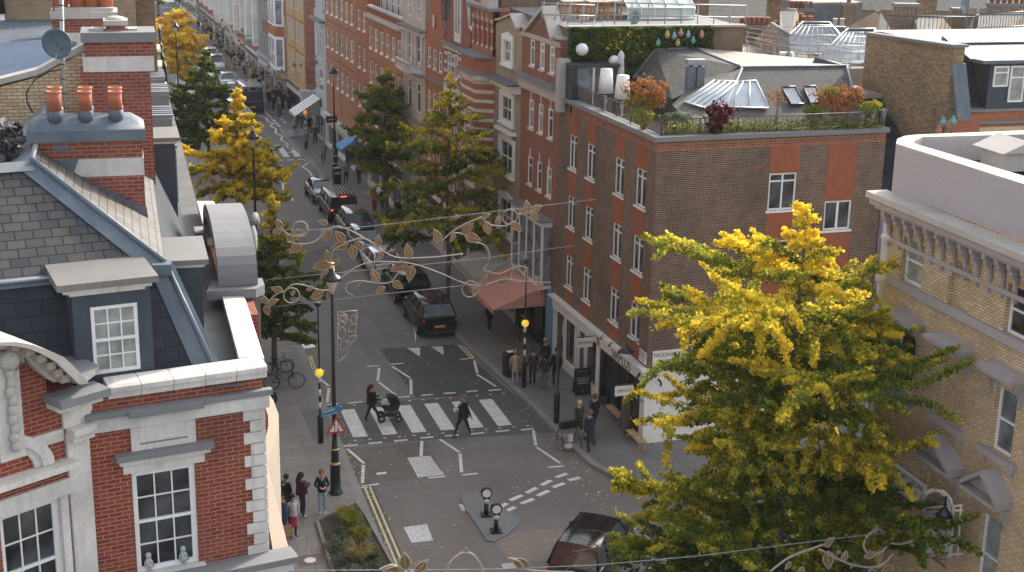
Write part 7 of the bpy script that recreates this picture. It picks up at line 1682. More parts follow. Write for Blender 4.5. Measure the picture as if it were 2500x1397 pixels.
p = G(1420, 962, .12); a_board(p, radians(0), .75, 1.25, black_paint, 'black chalk style board with gold heading outside the white shopfront', [('BRORA', .16, gold), ('', .1, gold), ('NEW AUTUMN', .085, white_letter), ('CASHMERE IN', .085, white_letter), ('STORE NOW', .085, white_letter), ('', .2, gold), ('I', .16, white_letter)])
p = G(1388, 1092, .12); a_board(p, radians(12), .85, 1.15, black_paint, 'empty wire board stand with litter below it on the right pavement', wire=True)
p = G(800, 342, .12); a_board(p, radians(-5), .9, 1.3, stone_white, 'white picture board outside the far shops under the street lamp'); p = G(858, 405, .12); a_board(p, radians(-5), .9, 1.6, paint('navy_board', (.03, .05, .11)), 'navy board behind the pedestrian beside the far litter bin'); p = G(984, 525, .12); a_board(p, radians(-70), .8, 1.4, black_paint, 'dark board behind the person in black under the dark ginkgo')
# bench outside the corner shop
def bench(u, v, rot, label):
    p = G(u, v, .12); t = thing('wooden_bench', label, 'bench', p, rot, 'plain wooden benches'); w_ = plain('bench_wood', (.42, .27, .14), .5, 0, .25, 3.); mb = MB(); mb.box(-.75, -.18, .42, .75, .18, .47); mb.build('seat', [w_], t)
    for s_ in (-1, 1):
        mb = MB()
        for q in (-1, 1): mb.tube([(s_*.62, q*.05, .42), (s_*.72, q*.17, 0)], .025, 6)
        mb.build('leg', [w_], t)
bench(1500, 1028, radians(-88), 'wooden bench left of the woman in the long grey coat'); bench(1552, 1090, radians(-88), 'wooden bench right of the woman in the long grey coat')
# bicycle
def bicycle(loc, rot, label, sc_=1.):
    t = thing('bicycle', label, 'bicycle', loc, rot); t.scale = (sc_,)*3
    for x in (-.52, .52):
        mb = MB(); mb.X = Matrix.Translation((x, 0, .34)) @ Matrix.Rotation(pi/2, 4, 'X'); mb.tube([(.33*cos(a*pi/14), .33*sin(a*pi/14), 0) for a in range(28)], .02, 6, closed=True); w_ = mb.build('wheel', [black_paint], t)
        mb = MB(); mb.X = Matrix.Translation((x, 0, .34)) @ Matrix.Rotation(pi/2, 4, 'X')
        for a in range(12): mb.tube([(0, 0, .0), (.32*cos(a*pi/6), .32*sin(a*pi/6), 0)], .003, 3)
        mb.tube([(0, 0, -.05), (0, 0, .05)], .025, 8); mb.build('spokes', [galv], w_)
    bb, st, hd, rw, fw_ = (-.05, 0, .28), (-.2, 0, .8), (.36, 0, .82), (-.52, 0, .34), (.52, 0, .34); mb = MB()
    for a, b in ((bb, (-.17, 0, .72)), ((-.17, 0, .74), (.35, 0, .8)), (bb, (.38, 0, .68)), (rw, (-.17, 0, .72)), (rw, bb), ((.35, 0, .85), (.4, 0, .62)), ((.4, 0, .62), fw_)): mb.tube([a, b], .016, 6)
    mb.build('frame', [black_paint], t); mb = MB(); mb.tube([(-.17, 0, .72), (-.2, 0, .88)], .014, 6); mb.ball((-.2, 0, .91), .12, 0, 8, 5, (1.1, .6, .25)); mb.build('saddle', [black_paint], t)
    mb = MB(); mb.tube([(.35, 0, .85), (.37, 0, .98)], .014, 6); mb.tube([(.32, -.28, 1.0), (.38, -.1, 1.), (.38, .1, 1.), (.32, .28, 1.0)], .013, 6); mb.build('handlebar', [black_paint], t)
    mb = MB(); mb.lathe([(.09, -.01), (.09, .01)], bb, 14, 0, (0, 1, 0)); mb.tube([(bb[0], -.09, bb[2]), (bb[0]+.1, -.09, bb[2]-.12)], .01, 5); mb.tube([(bb[0], .09, bb[2]), (bb[0]-.1, .09, bb[2]+.12)], .01, 5); mb.build('pedals', [galv], t); return t
p = G(694, 950, .12); bicycle(p, 0, 'black bicycle parked side on under the green ginkgo at the left', 1.08); p = G(690, 925, .12); bicycle((p.x-.2, p.y+.6, .12), .25, 'second dark bicycle mostly hidden behind the first'); p = G(1645, 1410, 0); bicycle(p, .2, 'bicycle at the bottom edge under the big ginkgo', 1.05)
mb = MB(); p = G(695, 930, .12); mb.tube([(0, 0, 0), (0, 0, .75), (.15, 0, .85), (.55, 0, .85), (.7, 0, .75), (.7, 0, 0)], .03, 8); tag(mb.build('cycle_stand', [black_paint], None, (p.x-.3, p.y+.25, .12)), 'black hoop cycle stand behind the parked bicycle', 'cycle stand')
# awnings
def awning(loc, rot, w_, out, z0, z1, m, label, stripes=None):
    t = thing('awning', label, 'awning', loc, rot); mb = MB(); n = 8 if stripes else 1
    for k in range(n): a, b = -w_/2+w_*k/n, -w_/2+w_*(k+1)/n; mb.poly([(a, 0, z1), (a, -out, z0), (b, -out, z0), (b, 0, z1)], k % 2)
    mb.poly([(-w_/2, -out, z0), (-w_/2, -out, z0-.25), (w_/2, -out, z0-.25), (w_/2, -out, z0)]); mb.poly([(-w_/2, 0, z1), (-w_/2, -out, z0), (-w_/2, 0, z0)]); mb.poly([(w_/2, 0, z1), (w_/2, -out, z0), (w_/2, 0, z0)]); mb.build('canopy', [m, stripes or m], t)
    mb = MB(); mb.tube([(-w_/2, 0, z0), (-w_/2, -out, z0)], .02, 5); mb.tube([(w_/2, 0, z0), (w_/2, -out, z0)], .02, 5); mb.build('arms', [galv], t); return t
aw = awning(at_s(14.3, .15), ROTR, 4.6, 2.6, 2.5, 3.5, plain('salmon_canvas', (.52, .25, .2), .8), 'salmon pink awning over the pavement beyond the white shopfronts')
awning(at_s(18.9, .15), ROTR, 3.6, 2., 2.6, 3.5, plain('pale_canvas', (.5, .5, .48), .8), 'pale grey awning beyond the salmon one'); awning(at_s(56.5, .15), ROTR, 2.2, 1.2, 2.2, 3.0, plain('blue_canvas', (.08, .3, .6), .7), 'bright blue awning beyond the dark green ginkgo')
awning(at_s(72.0, .15), ROTR, 3.2, 2.2, 2.4, 3.8, plain('grey_canvas', (.25, .25, .25), .8), 'grey and white striped awning on the corner of the far side street', white_paint)
hanging_sign(at_s(62, .15), ROTR, .9, .5, 'JOSEPH', 'black hanging sign beyond the far street lamp', black_paint, white_letter, 3.4, .2, 1.1)
t = thing('blue_pier', 'blue painted pier between the brown block and the gabled house', 'pier', at_s(11.3, .1), ROTR); mb = MB(); mb.box(-.3, -.15, 0, .25, 0, 3.5); mb.build('pier', [blue_paint], t)
mb = MB(); p = AY(557, 75, 172); mb.X = Matrix.Rotation(-.6, 4, 'Y'); mb.box(-.45, -.05, -1.2, .45, .05, 1.2, 0); mb.box(-.2, -.06, -.2, .2, -.05, .3, 1); tag(mb.build('hanging_banner', [plain('cream_cloth', (.65, .62, .5), .8), galv], None, p), 'tilted cream banner hanging over the far crowd', 'banner')
p = AY(613, 93, 160); mb = MB(); mb.box(-.6, 0, -.35, .6, .08, .35, 0); mb.box(-.55, -.01, -.1, .55, 0, .12, 1); tag(mb.build('shop_sign', [MATS['sign_green'], white_paint], None, p), 'small green and white projecting shop sign far up the street', 'sign')
p = AY(540, 4, 240); mb = MB(); mb.lathe([(.55, 0), (.55, .15)], (0, 0, 0), 16, 0, (0, -1, 0)); mb.tube([(0, .05, 0), (0, .05, -7)], .08, 6, 1); tag(mb.build('round_road_sign', [white_paint, black_paint], None, p), 'round white sign on a post at the top of the street', 'road sign')
# ================================================================== light garlands
gold_mesh = plain('golden_mesh', (.30, .18, .065), .4, .35, .35, 40.); rope = plain('light_rope', (.42, .36, .31), .5, 0, .25, 60.)
def garland(name, label, y, stems, loops, lvs, wires, sc_=1., lsz=1.):
    """traced at plane y; built round its own origin so copies can hang elsewhere"""
    O = AY(1000, 650, y); t = thing(name, label, 'light garland', O, 0, 'leaf garlands of lights over the street'); L = lambda u, v: AY(u, v, y)-O
    mb = MB()
    for s in stems:
        P_ = [L(*q) for q in s]; pts = []
        for i in range(len(P_)-1):
            p0, p1, p2, p3 = P_[max(i-1, 0)], P_[i], P_[i+1], P_[min(i+2, len(P_)-1)]
            for k in range(5): x = k/5; pts.append(.5*((2*p1)+(p2-p0)*x+(2*p0-5*p1+4*p2-p3)*x*x+(3*p1-p0-3*p2+p3)*x**3))
        pts.append(P_[-1]); mb.tube(pts, .026*sc_, 6)
    for (u, v, r) in loops: c = L(u, v); mb.tube([c+Vector((r*cos(a*pi/12), .02, r*sin(a*pi/12))) for a in range(24)], .025*sc_, 6, closed=True)
    mb.build('stems', [rope], t)
    for (u, v, a, ln) in lvs:
        c = L(u, v); a = radians(a); ln = ln*.76*lsz; d = Vector((cos(a), .15*sin(u), sin(a))).normalized(); n = Vector((-sin(a), 0, cos(a))); o = []
        for k in range(13):
            s = k/12; wd = .30*sin(pi*s**.8)*(1-.25*s); o.append((s, wd))
        E_ = [c+d*ln*s+n*ln*w_ for s, w_ in o]+[c+d*ln*s-n*ln*w_ for s, w_ in o[-2:0:-1]]
        m1 = MB(); m1.poly(E_, 0); m1.tube([p+Vector((0, -.01, 0)) for p in E_], .015*sc_, 5, 1, closed=True); m1.tube([c, c+d*ln], .012*sc_, 4, 1); m1.build('leaf', [gold_mesh, rope], t)
    mb = MB()
    for wr in wires: mb.tube([L(*q) for q in wr], .012, 4)
    mb.build('wire', [plain('wire', (.35, .35, .35), .5)], t); return t
stems = [[(688, 560), (710, 575), (740, 572), (750, 555)], [(700, 590), (735, 596), (768, 590), (800, 562), (822, 553), (860, 565), (905, 592), (950, 622), (985, 630), (1060, 628), (1130, 620)], [(812, 690), (830, 680), (870, 652), (910, 640), (960, 640), (1010, 645), (1070, 665), (1130, 690), (1175, 698), (1230, 682), (1290, 688), (1345, 690)],
         [(650, 742), (672, 720), (690, 712)], [(690, 715), (715, 695), (745, 697), (780, 708), (812, 708)], [(1075, 592), (1105, 565), (1140, 545), (1175, 530)], [(1175, 530), (1195, 548), (1230, 552), (1258, 540)], [(1262, 522), (1285, 522), (1310, 508)], [(1105, 568), (1130, 572), (1155, 590), (1185, 600), (1195, 630), (1180, 660)], [(862, 722), (845, 710), (850, 692), (880, 686), (925, 692), (955, 688), (975, 660)], [(808, 640), (812, 615), (850, 590), (890, 583), (920, 600)], [(1180, 660), (1220, 668), (1262, 650), (1290, 655)]]
loops = [(733, 560, .3), (712, 722, .3), (1245, 530, .3), (1268, 670, .34), (1148, 706, .33)]
lvs = [(688, 560, 115, .6), (690, 558, 200, .55), (700, 575, 320, .5), (712, 578, 45, .5), (735, 596, 215, .75), (745, 565, 80, .3), (788, 578, 95, .35), (805, 558, 245, .75), (800, 545, 165, .5), (842, 590, 130, .75), (850, 595, 195, .85), (858, 598, 280, .85), (868, 590, 310, .65), (920, 605, 80, .7), (935, 618, 225, .5), (1000, 632, 100, .8), (995, 642, 205, 1.), (1005, 648, 260, .9), (925, 690, 120, .8), (958, 688, 325, .7), (940, 700, 210, .6), (870, 700, 60, .4), (650, 742, 110, .5), (655, 742, 20, .55), (648, 745, 285, .6), (640, 738, 150, .5), (690, 712, 155, .65), (765, 700, 205, .4), (790, 710, 205, .8), (806, 712, 260, .5), (712, 722, 60, .3), (1075, 592, 115, .8), (1130, 572, 50, .8), (1135, 575, 340, .9), (1110, 570, 240, .5), (1175, 530, 15, .5), (1185, 540, 285, .8), (1215, 550, 85, .5), (1250, 545, 320, .7), (1290, 520, 100, .7), (1295, 515, 20, .7), (1295, 520, 320, .6), (1285, 520, 150, .4), (1175, 698, 65, .7), (1165, 700, 245, .5), (1240, 682, 200, .7), (1320, 690, 130, .5), (1325, 692, 230, .5), (808, 640, 110, .7), (806, 645, 190, .9), (815, 650, 60, .5), (800, 660, 235, .6)]
g0 = garland('light_garland', 'nearer garland of golden wire leaves hanging across mid street above the parked cars', 52., stems, loops, lvs, [[(640, 560), (740, 562), (900, 553), (1100, 530), (1300, 505), (1455, 487)], [(640, 685), (800, 668), (1000, 650), (1200, 628), (1400, 600)], [(642, 752), (900, 722), (1200, 690)]])
for (loc, s_, lab) in ((AY(690, 190, 122), .93, 'garland of golden wire leaves hanging across the street beyond the first far crossing'), (AY(592, 85, 168), .95, 'distant garland of golden wire leaves high above the far crowd'), (AY(500, 150, 150), .8, 'small pale garland in front of the golden orange tree'), (AY(540, 15, 215), .95, 'farthest garland of lights at the top of the street')):
    c = copy_tree(g0); c.location = loc; c.scale = (s_,)*3; c['label'] = lab
ns = [[(925, 1392), (960, 1380), (985, 1400), (1010, 1396)], [(1090, 1396), (1100, 1372), (1125, 1352), (1150, 1352), (1172, 1375), (1180, 1400)], [(1240, 1362), (1270, 1372), (1290, 1392), (1400, 1398)], [(1880, 1396), (1925, 1362), (1980, 1340), (2010, 1330)], [(2000, 1340), (2040, 1362), (2080, 1378), (2130, 1385), (2165, 1370)], [(2170, 1325), (2200, 1328), (2230, 1318), (2250, 1300)], [(2140, 1388), (2160, 1375), (2180, 1352)]]
garland('light_garland', 'nearest garland of large golden leaves along the bottom edge of the view', 28.5, ns, [(2140, 1325, .34)], [(990, 1392, 95, .62), (985, 1398, 165, .7), (1015, 1400, 50, .55), (1138, 1352, 90, .22), (1290, 1385, 150, .62), (2012, 1334, 35, .45), (2020, 1345, 280, .7), (2058, 1372, 80, .42), (2136, 1300, 80, .22), (2110, 1360, 20, .45), (2150, 1370, 100, .4), (2180, 1380, 215, .6), (2248, 1300, 105, .62), (2252, 1300, 18, .72), (2240, 1305, 140, .5), (2250, 1308, 315, .6), (2225, 1318, 300, .35), (2120, 1392, 320, .5), (1930, 1372, 240, .3), (1960, 1385, 245, .4), (2310, 1284, 10, .1)],
        [[(600, 1393), (900, 1392), (1200, 1390), (1450, 1380), (1700, 1358), (2000, 1320), (2250, 1290), (2510, 1262)]], 1.1)
# lamp post banner of wire leaves
t = thing('lamp_banner', 'wire leaf ornament hanging beside the left lamp post', 'ornament', (0, 0, 0)); mb = MB(); yb = 48.7; Q = lambda u, v: AY(u, v, yb); mb.tube([Q(822, 762), Q(872, 758)], .02, 5); mb.tube([Q(825, 762), Q(824, 850), Q(824, 885), Q(845, 868), Q(866, 820), Q(872, 775), Q(870, 758)], .015, 5)
for u, v, a, ln in ((830, 800, 60, .5), (845, 790, 110, .45), (850, 810, 40, .4), (832, 830, 80, .5), (848, 835, 30, .4), (830, 855, 50, .45), (845, 780, 160, .35), (860, 790, 80, .35)):
    c = Q(u, v); a = radians(a); d = Vector((cos(a), 0, sin(a))); n = Vector((-sin(a), 0, cos(a))); o = [(k/8, .3*sin(pi*k/8)) for k in range(9)]; mb.tube([c+d*ln*s+n*ln*w_ for s, w_ in o]+[c+d*ln*s-n*ln*w_ for s, w_ in o[-2:0:-1]], .012, 4, closed=True)
mb.build('wire_leaves', [rope], t)
# ================================================================== vehicles (front towards local +y)
def carpaint(name, c, rough=.25): 
    m = plain(name, c, rough, .1, .05, 2., coat=.8); return m
car_glass = glassy('car_glass', (.02, .025, .03), .04, .8, .4); tyre_m = plain('tyre', (.02, .02, .02), .85); rim_m = plain('alloy', (.35, .35, .36), .3, .8); head_m = glassy('headlamp', (.6, .62, .65), .08, .8, .2); tail_m = paint('tail_lamp', (.35, .01, .01), .2); tail_on = emit('brake_light', (1, .06, .03), 2.5); plate_y = paint('plate_yellow', (.75, .5, .03), .5); plate_w = paint('plate_white', (.7, .7, .68), .5)
KIND = dict(  # L, W, H, belt z, stations (y frac, top z, half-width frac), greenhouse (rear base, rear roof, front roof, front base)
 sedan=(4.7, 1.84, 1.45, .93, [(-.5, .72, .78), (-.485, .95, .9), (-.3, 1.0, 1), (-.1, .95, 1), (.2, .93, 1), (.3, .92, .98), (.42, .82, .93), (.49, .66, .84), (.5, .5, .78)], (-.36, -.2, .06, .24)),
 hatch=(4.2, 1.8, 1.55, .98, [(-.5, .75, .82), (-.49, 1.0, .9), (-.3, 1.02, 1), (.2, .98, 1), (.3, .95, .98), (.42, .86, .93), (.49, .66, .84), (.5, .5, .78)], (-.485, -.36, .08, .27)),
 suv=(4.8, 1.95, 1.75, 1.12, [(-.5, .85, .86), (-.49, 1.12, .93), (-.3, 1.14, 1), (.2, 1.1, 1), (.3, 1.08, .99), (.43, 1.0, .95), (.49, .8, .86), (.5, .55, .8)], (-.49, -.4, .1, .25)),
 van=(5.1, 1.95, 1.92, 1.12, [(-.5, .95, .9), (-.495, 1.12, .96), (-.3, 1.14, 1), (.25, 1.12, 1), (.36, 1.05, .98), (.45, .95, .93), (.49, .75, .86), (.5, .5, .8)], (-.495, -.46, .2, .36)),
 taxi=(4.75, 1.9, 1.85, 1.12, [(-.5, .8, .8), (-.49, 1.08, .9), (-.42, 1.14, .97), (-.2, 1.14, 1), (.2, 1.1, 1), (.3, 1.06, .96), (.44, .98, .86), (.49, .82, .74), (.5, .5, .7)], (-.47, -.38, .1, .22)),
 truck=(6.4, 2.2, 2.6, 1.2, [(-.5, 1.1, .95), (-.49, 1.2, 1), (0, 1.2, 1), (.4, 1.15, 1), (.49, 1.0, .95), (.5, .5, .9)], (-.495, -.49, .36, .45)))
def vehicle(kind, name, label, x, y, head, col, plate=None, brake=False, extra=None, cat='car', group='cars in the street', z=0.004, lights=True):
    L, W, H, zb, st, gh = KIND[kind]; t = thing(name, label, cat, (x, y, z), head, group); h = W/2
    mb = MB(); prev = None; wr = .33 if kind not in ('truck',) else .42
    fine = []
    for i in range(len(st)-1):
        for k in range(3): f = k/3; fine.append(tuple(lerp(a, b, f) for a, b in zip(st[i], st[i+1])))
    fine.append(st[-1])
    for (fy, zt__, fw_) in fine:
        w_ = h*fw_; yy = fy*L; q = [mb.P((sx*w_*k, yy, z_)) for sx, k, z_ in ((-1, .9, .24), (-1, .985, .4), (-1, 1, .62*zt__+.05), (-1, .96, zt__-.08), (-1, .86, zt__), (-1, .4, zt__+.025), (1, .4, zt__+.025), (1, .86, zt__), (1, .96, zt__-.08), (1, 1, .62*zt__+.05), (1, .985, .4), (1, .9, .24))]
        if prev: mb.bridge(prev, q, 0)
        else: mb.cap(q[::-1], 0)
        prev = q
    mb.cap(prev, 0); mb.build('body', [col], t)
    yb0, yr0, yr1, yf1 = [g*L for g in gh]; wb, wr_ = h*.9, h*.70 if kind not in ('truck', 'van') else h*.86; solid = kind in ('truck',)
    B = [Vector(p) for p in ((-wb, yb0, zb-.02), (wb, yb0, zb-.02), (wb, yf1, zb-.02), (-wb, yf1, zb-.02))]; T_ = [Vector(p) for p in ((-wr_, yr0, H-.07), (wr_, yr0, H-.07), (wr_, yr1, H-.09), (-wr_, yr1, H-.09))]
    mb = MB(); b = [mb.P(p) for p in B]; q = [mb.P(p) for p in T_]; mb.bridge(b, q, 0, False); mb.cap(q, 0); mb.build('windows', [col if solid else car_glass], t)
    if solid: mb = MB(); mb.poly([B[3]+Vector((.1, .01, .1)), B[2]+Vector((-.1, .01, .1)), T_[2]+Vector((-.1, .012, -.4)), T_[3]+Vector((.1, .012, -.4))]); mb.build('windscreen', [car_glass], t)
    mb = MB()
    for i in range(4): mb.tube([B[i], T_[i]], .045, 5)
    for s_ in (-1, 1):
        for f in ((.33, .66) if kind in ('van', 'taxi', 'suv') else (.48,)): mb.tube([Vector((s_*wb, lerp(yb0, yf1, f), zb)), Vector((s_*wr_, lerp(yr0, yr1, f), H-.08))], .04, 5)
    n = 6; pr = None
    for k in range(n+1):   # crowned roof
        yy = lerp(yr0-.06, yr1+.06, k/n); zz = H-.09+.09*sin(pi*(k+.6)/(n+1.2)); qq = [mb.P((xx, yy, z_)) for xx, z_ in ((-wr_-.04, zz-.07), (-wr_*.9, zz-.005), (-wr_*.4, zz+.015), (wr_*.4, zz+.015), (wr_*.9, zz-.005), (wr_+.04, zz-.07))]
        if pr:
            for i in range(5): mb.f.append([pr[i], pr[i+1], qq[i+1], qq[i]]); mb.m.append(0); mb.sm.append(True)
        pr = qq
    mb.build('roof', [col], t)
    wh = None
    for sx in (-1, 1):
        for fy in (-.32, .32):
            if wh is None:
                mb = MB(); mb.lathe([(wr*.62, -.1), (wr*.98, -.1), (wr, -.06), (wr, .06), (wr*.98, .1), (wr*.62, .1)], (0, 0, 0), 20, 0, (1, 0, 0)); wh = mb.build('wheel', [tyre_m], t, (sx*(h-.08), fy*L, wr)); mb = MB(); mb.lathe([(wr*.63, -.105), (.06, -.07), (.06, .07), (wr*.63, .105)], (0, 0, 0), 14, 0, (1, 0, 0)); rim = mb.build('rim', [rim_m], wh)
            else: c = wh.copy(); COL.objects.link(c); c.location = (sx*(h-.08), fy*L, wr); c2 = rim.copy(); COL.objects.link(c2); c2.parent = c
    for sx in (-1, 1):
        zt__ = fine[-1][1]+.12; mb = MB(); mb.ball((sx*h*.66, L*.478, zt__), .13, 0, 8, 6, (1.3, .6, .6)); mb.build('headlight', [head_m], t)
        mb = MB(); mb.box(sx*h*.82-.07, -L*.498, st[1][1]-.32, sx*h*.82+.07, -L*.478, st[1][1]-.08); mb.build('tail_light', [tail_on if brake else tail_m], t)
        mb = MB(); mb.ball((sx*(h+.1), yf1-.35, zb+.08), .09, 0, 8, 6, (1, .6, .8)); mb.tube([(sx*h*.9, yf1-.35, zb), (sx*(h+.08), yf1-.35, zb+.05)], .02, 5); mb.build('mirror', [col], t)
    pz = .62 if kind != 'van' else .5; mb = MB(); mb.box(-.27, -L/2-.022, pz-.06, .27, -L/2-.004, pz+.06); pl__ = mb.build('number_plate', [plate_y], t)
    if plate: text(plate, .11, black_letter, pl__, (0, -L/2-.024, pz), RF, 'lettering', .001)
    mb = MB(); mb.box(-.26, L/2+.004, .42, .26, L/2+.02, .53); mb.build('number_plate', [plate_w], t)
    mb = MB(); mb.box(-h*.8, -L/2-.03, .26, h*.8, -L/2+.1, .4); mb.box(-h*.75, L/2-.1, .26, h*.75, L/2+.02, .4); mb.box(-h*.5, L/2-.03, .45, h*.5, L/2+.012, .62) if kind != 'truck' else None; mb.build('bumper_trim', [dark_metal], t)
    if brake: mb = MB(); mb.box(-.2, yr0-.09, H-.06, .2, yr0-.06, H-.02); mb.build('brake_lamp', [tail_on], t)
    if extra: extra(t, L, W, H)
    return t
black_car = plain('black_car_paint', (.006, .006, .008), .13, 0, .05, 2., spec=.35); blue_car = carpaint('dark_blue_car_paint', (.02, .03, .06), .2); white_car = carpaint('white_car_paint', (.7, .71, .72)); grey_car = carpaint('graphite_car_paint', (.06, .065, .075), .2); silver_car = carpaint('silver_car_paint', (.42, .43, .44)); red_p = paint('red_roof', (.35, .03, .03), .3)
def rails(t, L, W, H):
    mb = MB()
    for k in range(-3, 4): mb.box(k*.22-.02, -L*.38, H-.0, k*.22+.02, L*.15, H+.035)
    mb.build('roof_rails', [galv], t)
def ladder(t, L, W, H):
    mb = MB()
    for x in (-.6, -.2, .3, .6): mb.tube([(x, -L*.4, H+.15), (x, L*.2, H+.15)], .04, 5)
    for k in range(7): y = -L*.4+k*.45; mb.tube([(-.7, y, H+.08), (.7, y, H+.08)], .035, 5)
    mb.build('roof_rack', [galv], t)
def taxi_sign(t, L, W, H): mb = MB(); mb.box(-.25, L*.06, H-.02, .25, L*.1, H+.1); mb.build('roof_sign', [white_paint], t)
pa = G(1340, 1318, 1.8); pb_ = G(1397, 1248, 1.8); ha = atan2(-(pb_.x-pa.x), pb_.y-pa.y); ct = G(1437, 1288, 1.85)
fw = Vector((-sin(ha), cos(ha), 0))
tx = vehicle('taxi', 'black_taxi', 'shiny black taxi turning under the big ginkgo at the bottom of the view', ct.x+fw.x*.67, ct.y+fw.y*.67, ha, black_car, 'LP73 PFN')
vehicle('suv', 'parked_car', 'black estate car nearest the crossing, waiting at the right kerb', 14.75, 68.7, .02, black_car, 'LD23 XKC')
vehicle('suv', 'parked_car', 'black boxy car second in the line from the crossing', 14.65, 74.3, .02, black_car, 'PL22 VRU')
vehicle('hatch', 'parked_car', 'white hatchback with dark red rear window line, third in the queue', 14.1, 79.2, .04, white_car, 'KE74 WKP', False, lambda t, L, W, H: (lambda m: (m.box(-.6, -L*.36, H-.085, .6, -L*.3, H-.02), m.build('spoiler', [red_p], t)))(MB()))
vehicle('hatch', 'parked_car', 'dark blue hatchback facing the camera behind the white one', 14.0, 84.0, pi+.03, blue_car)
vehicle('taxi', 'parked_car', 'graphite grey cab between the dark blue hatchback and the black van', 14.0, 88.6, .03, grey_car, 'LR21 FJO')
vehicle('van', 'black_van', 'black people carrier with lit brake lights and roof rails', 13.75, 93.6, .03, black_car, 'YC20 LMV', True, rails, 'van')
vehicle('sedan', 'saloon_car', 'dark grey saloon with headlights facing the camera beyond the black van', 13.45, 99.3, pi+.04, grey_car)
vehicle('van', 'white_van', 'white van with ladders on its roof rack in the middle of the street', 10.3, 127.5, .0, white_car, None, False, ladder, 'van')
vehicle('van', 'pale_van', 'pale blue van facing the camera behind the yellow ginkgo', 9.9, 134.5, pi, silver_car, cat='van')
vehicle('truck', 'dark_truck', 'small dark blue box truck at the right kerb by the side street', 12.1, 140.5, .02, blue_car, cat='truck')
vehicle('sedan', 'silver_car', 'silver car just beyond the pale van', 11.4, 148.5, pi, silver_car); vehicle('hatch', 'silver_car', 'pale silver car farther up beyond the first silver one', 11.2, 155.5, pi, silver_car)
vehicle('taxi', 'white_taxi', 'white taxi with dark front facing the camera far up the street', 11.0, 169., pi, white_car, None, False, taxi_sign); vehicle('van', 'white_van', 'white van left of the white taxi', 8.6, 168., pi, white_car, cat='van'); vehicle('hatch', 'white_car', 'white car in front of the distant white van', 9.2, 161., pi, white_car); vehicle('taxi', 'white_taxi', 'second white cab roof behind the white taxi', 10.7, 175.5, pi, white_car)
vehicle('truck', 'white_truck', 'white roofed truck with dark windscreen on the left beyond the dark ginkgo', 6.3, 140.5, pi, white_car, cat='truck'); vehicle('taxi', 'black_taxi', 'black taxi at the left kerb half hidden by the stepped lead roofs', 4.9, 121.5, pi+.2, black_car, None, False, taxi_sign)
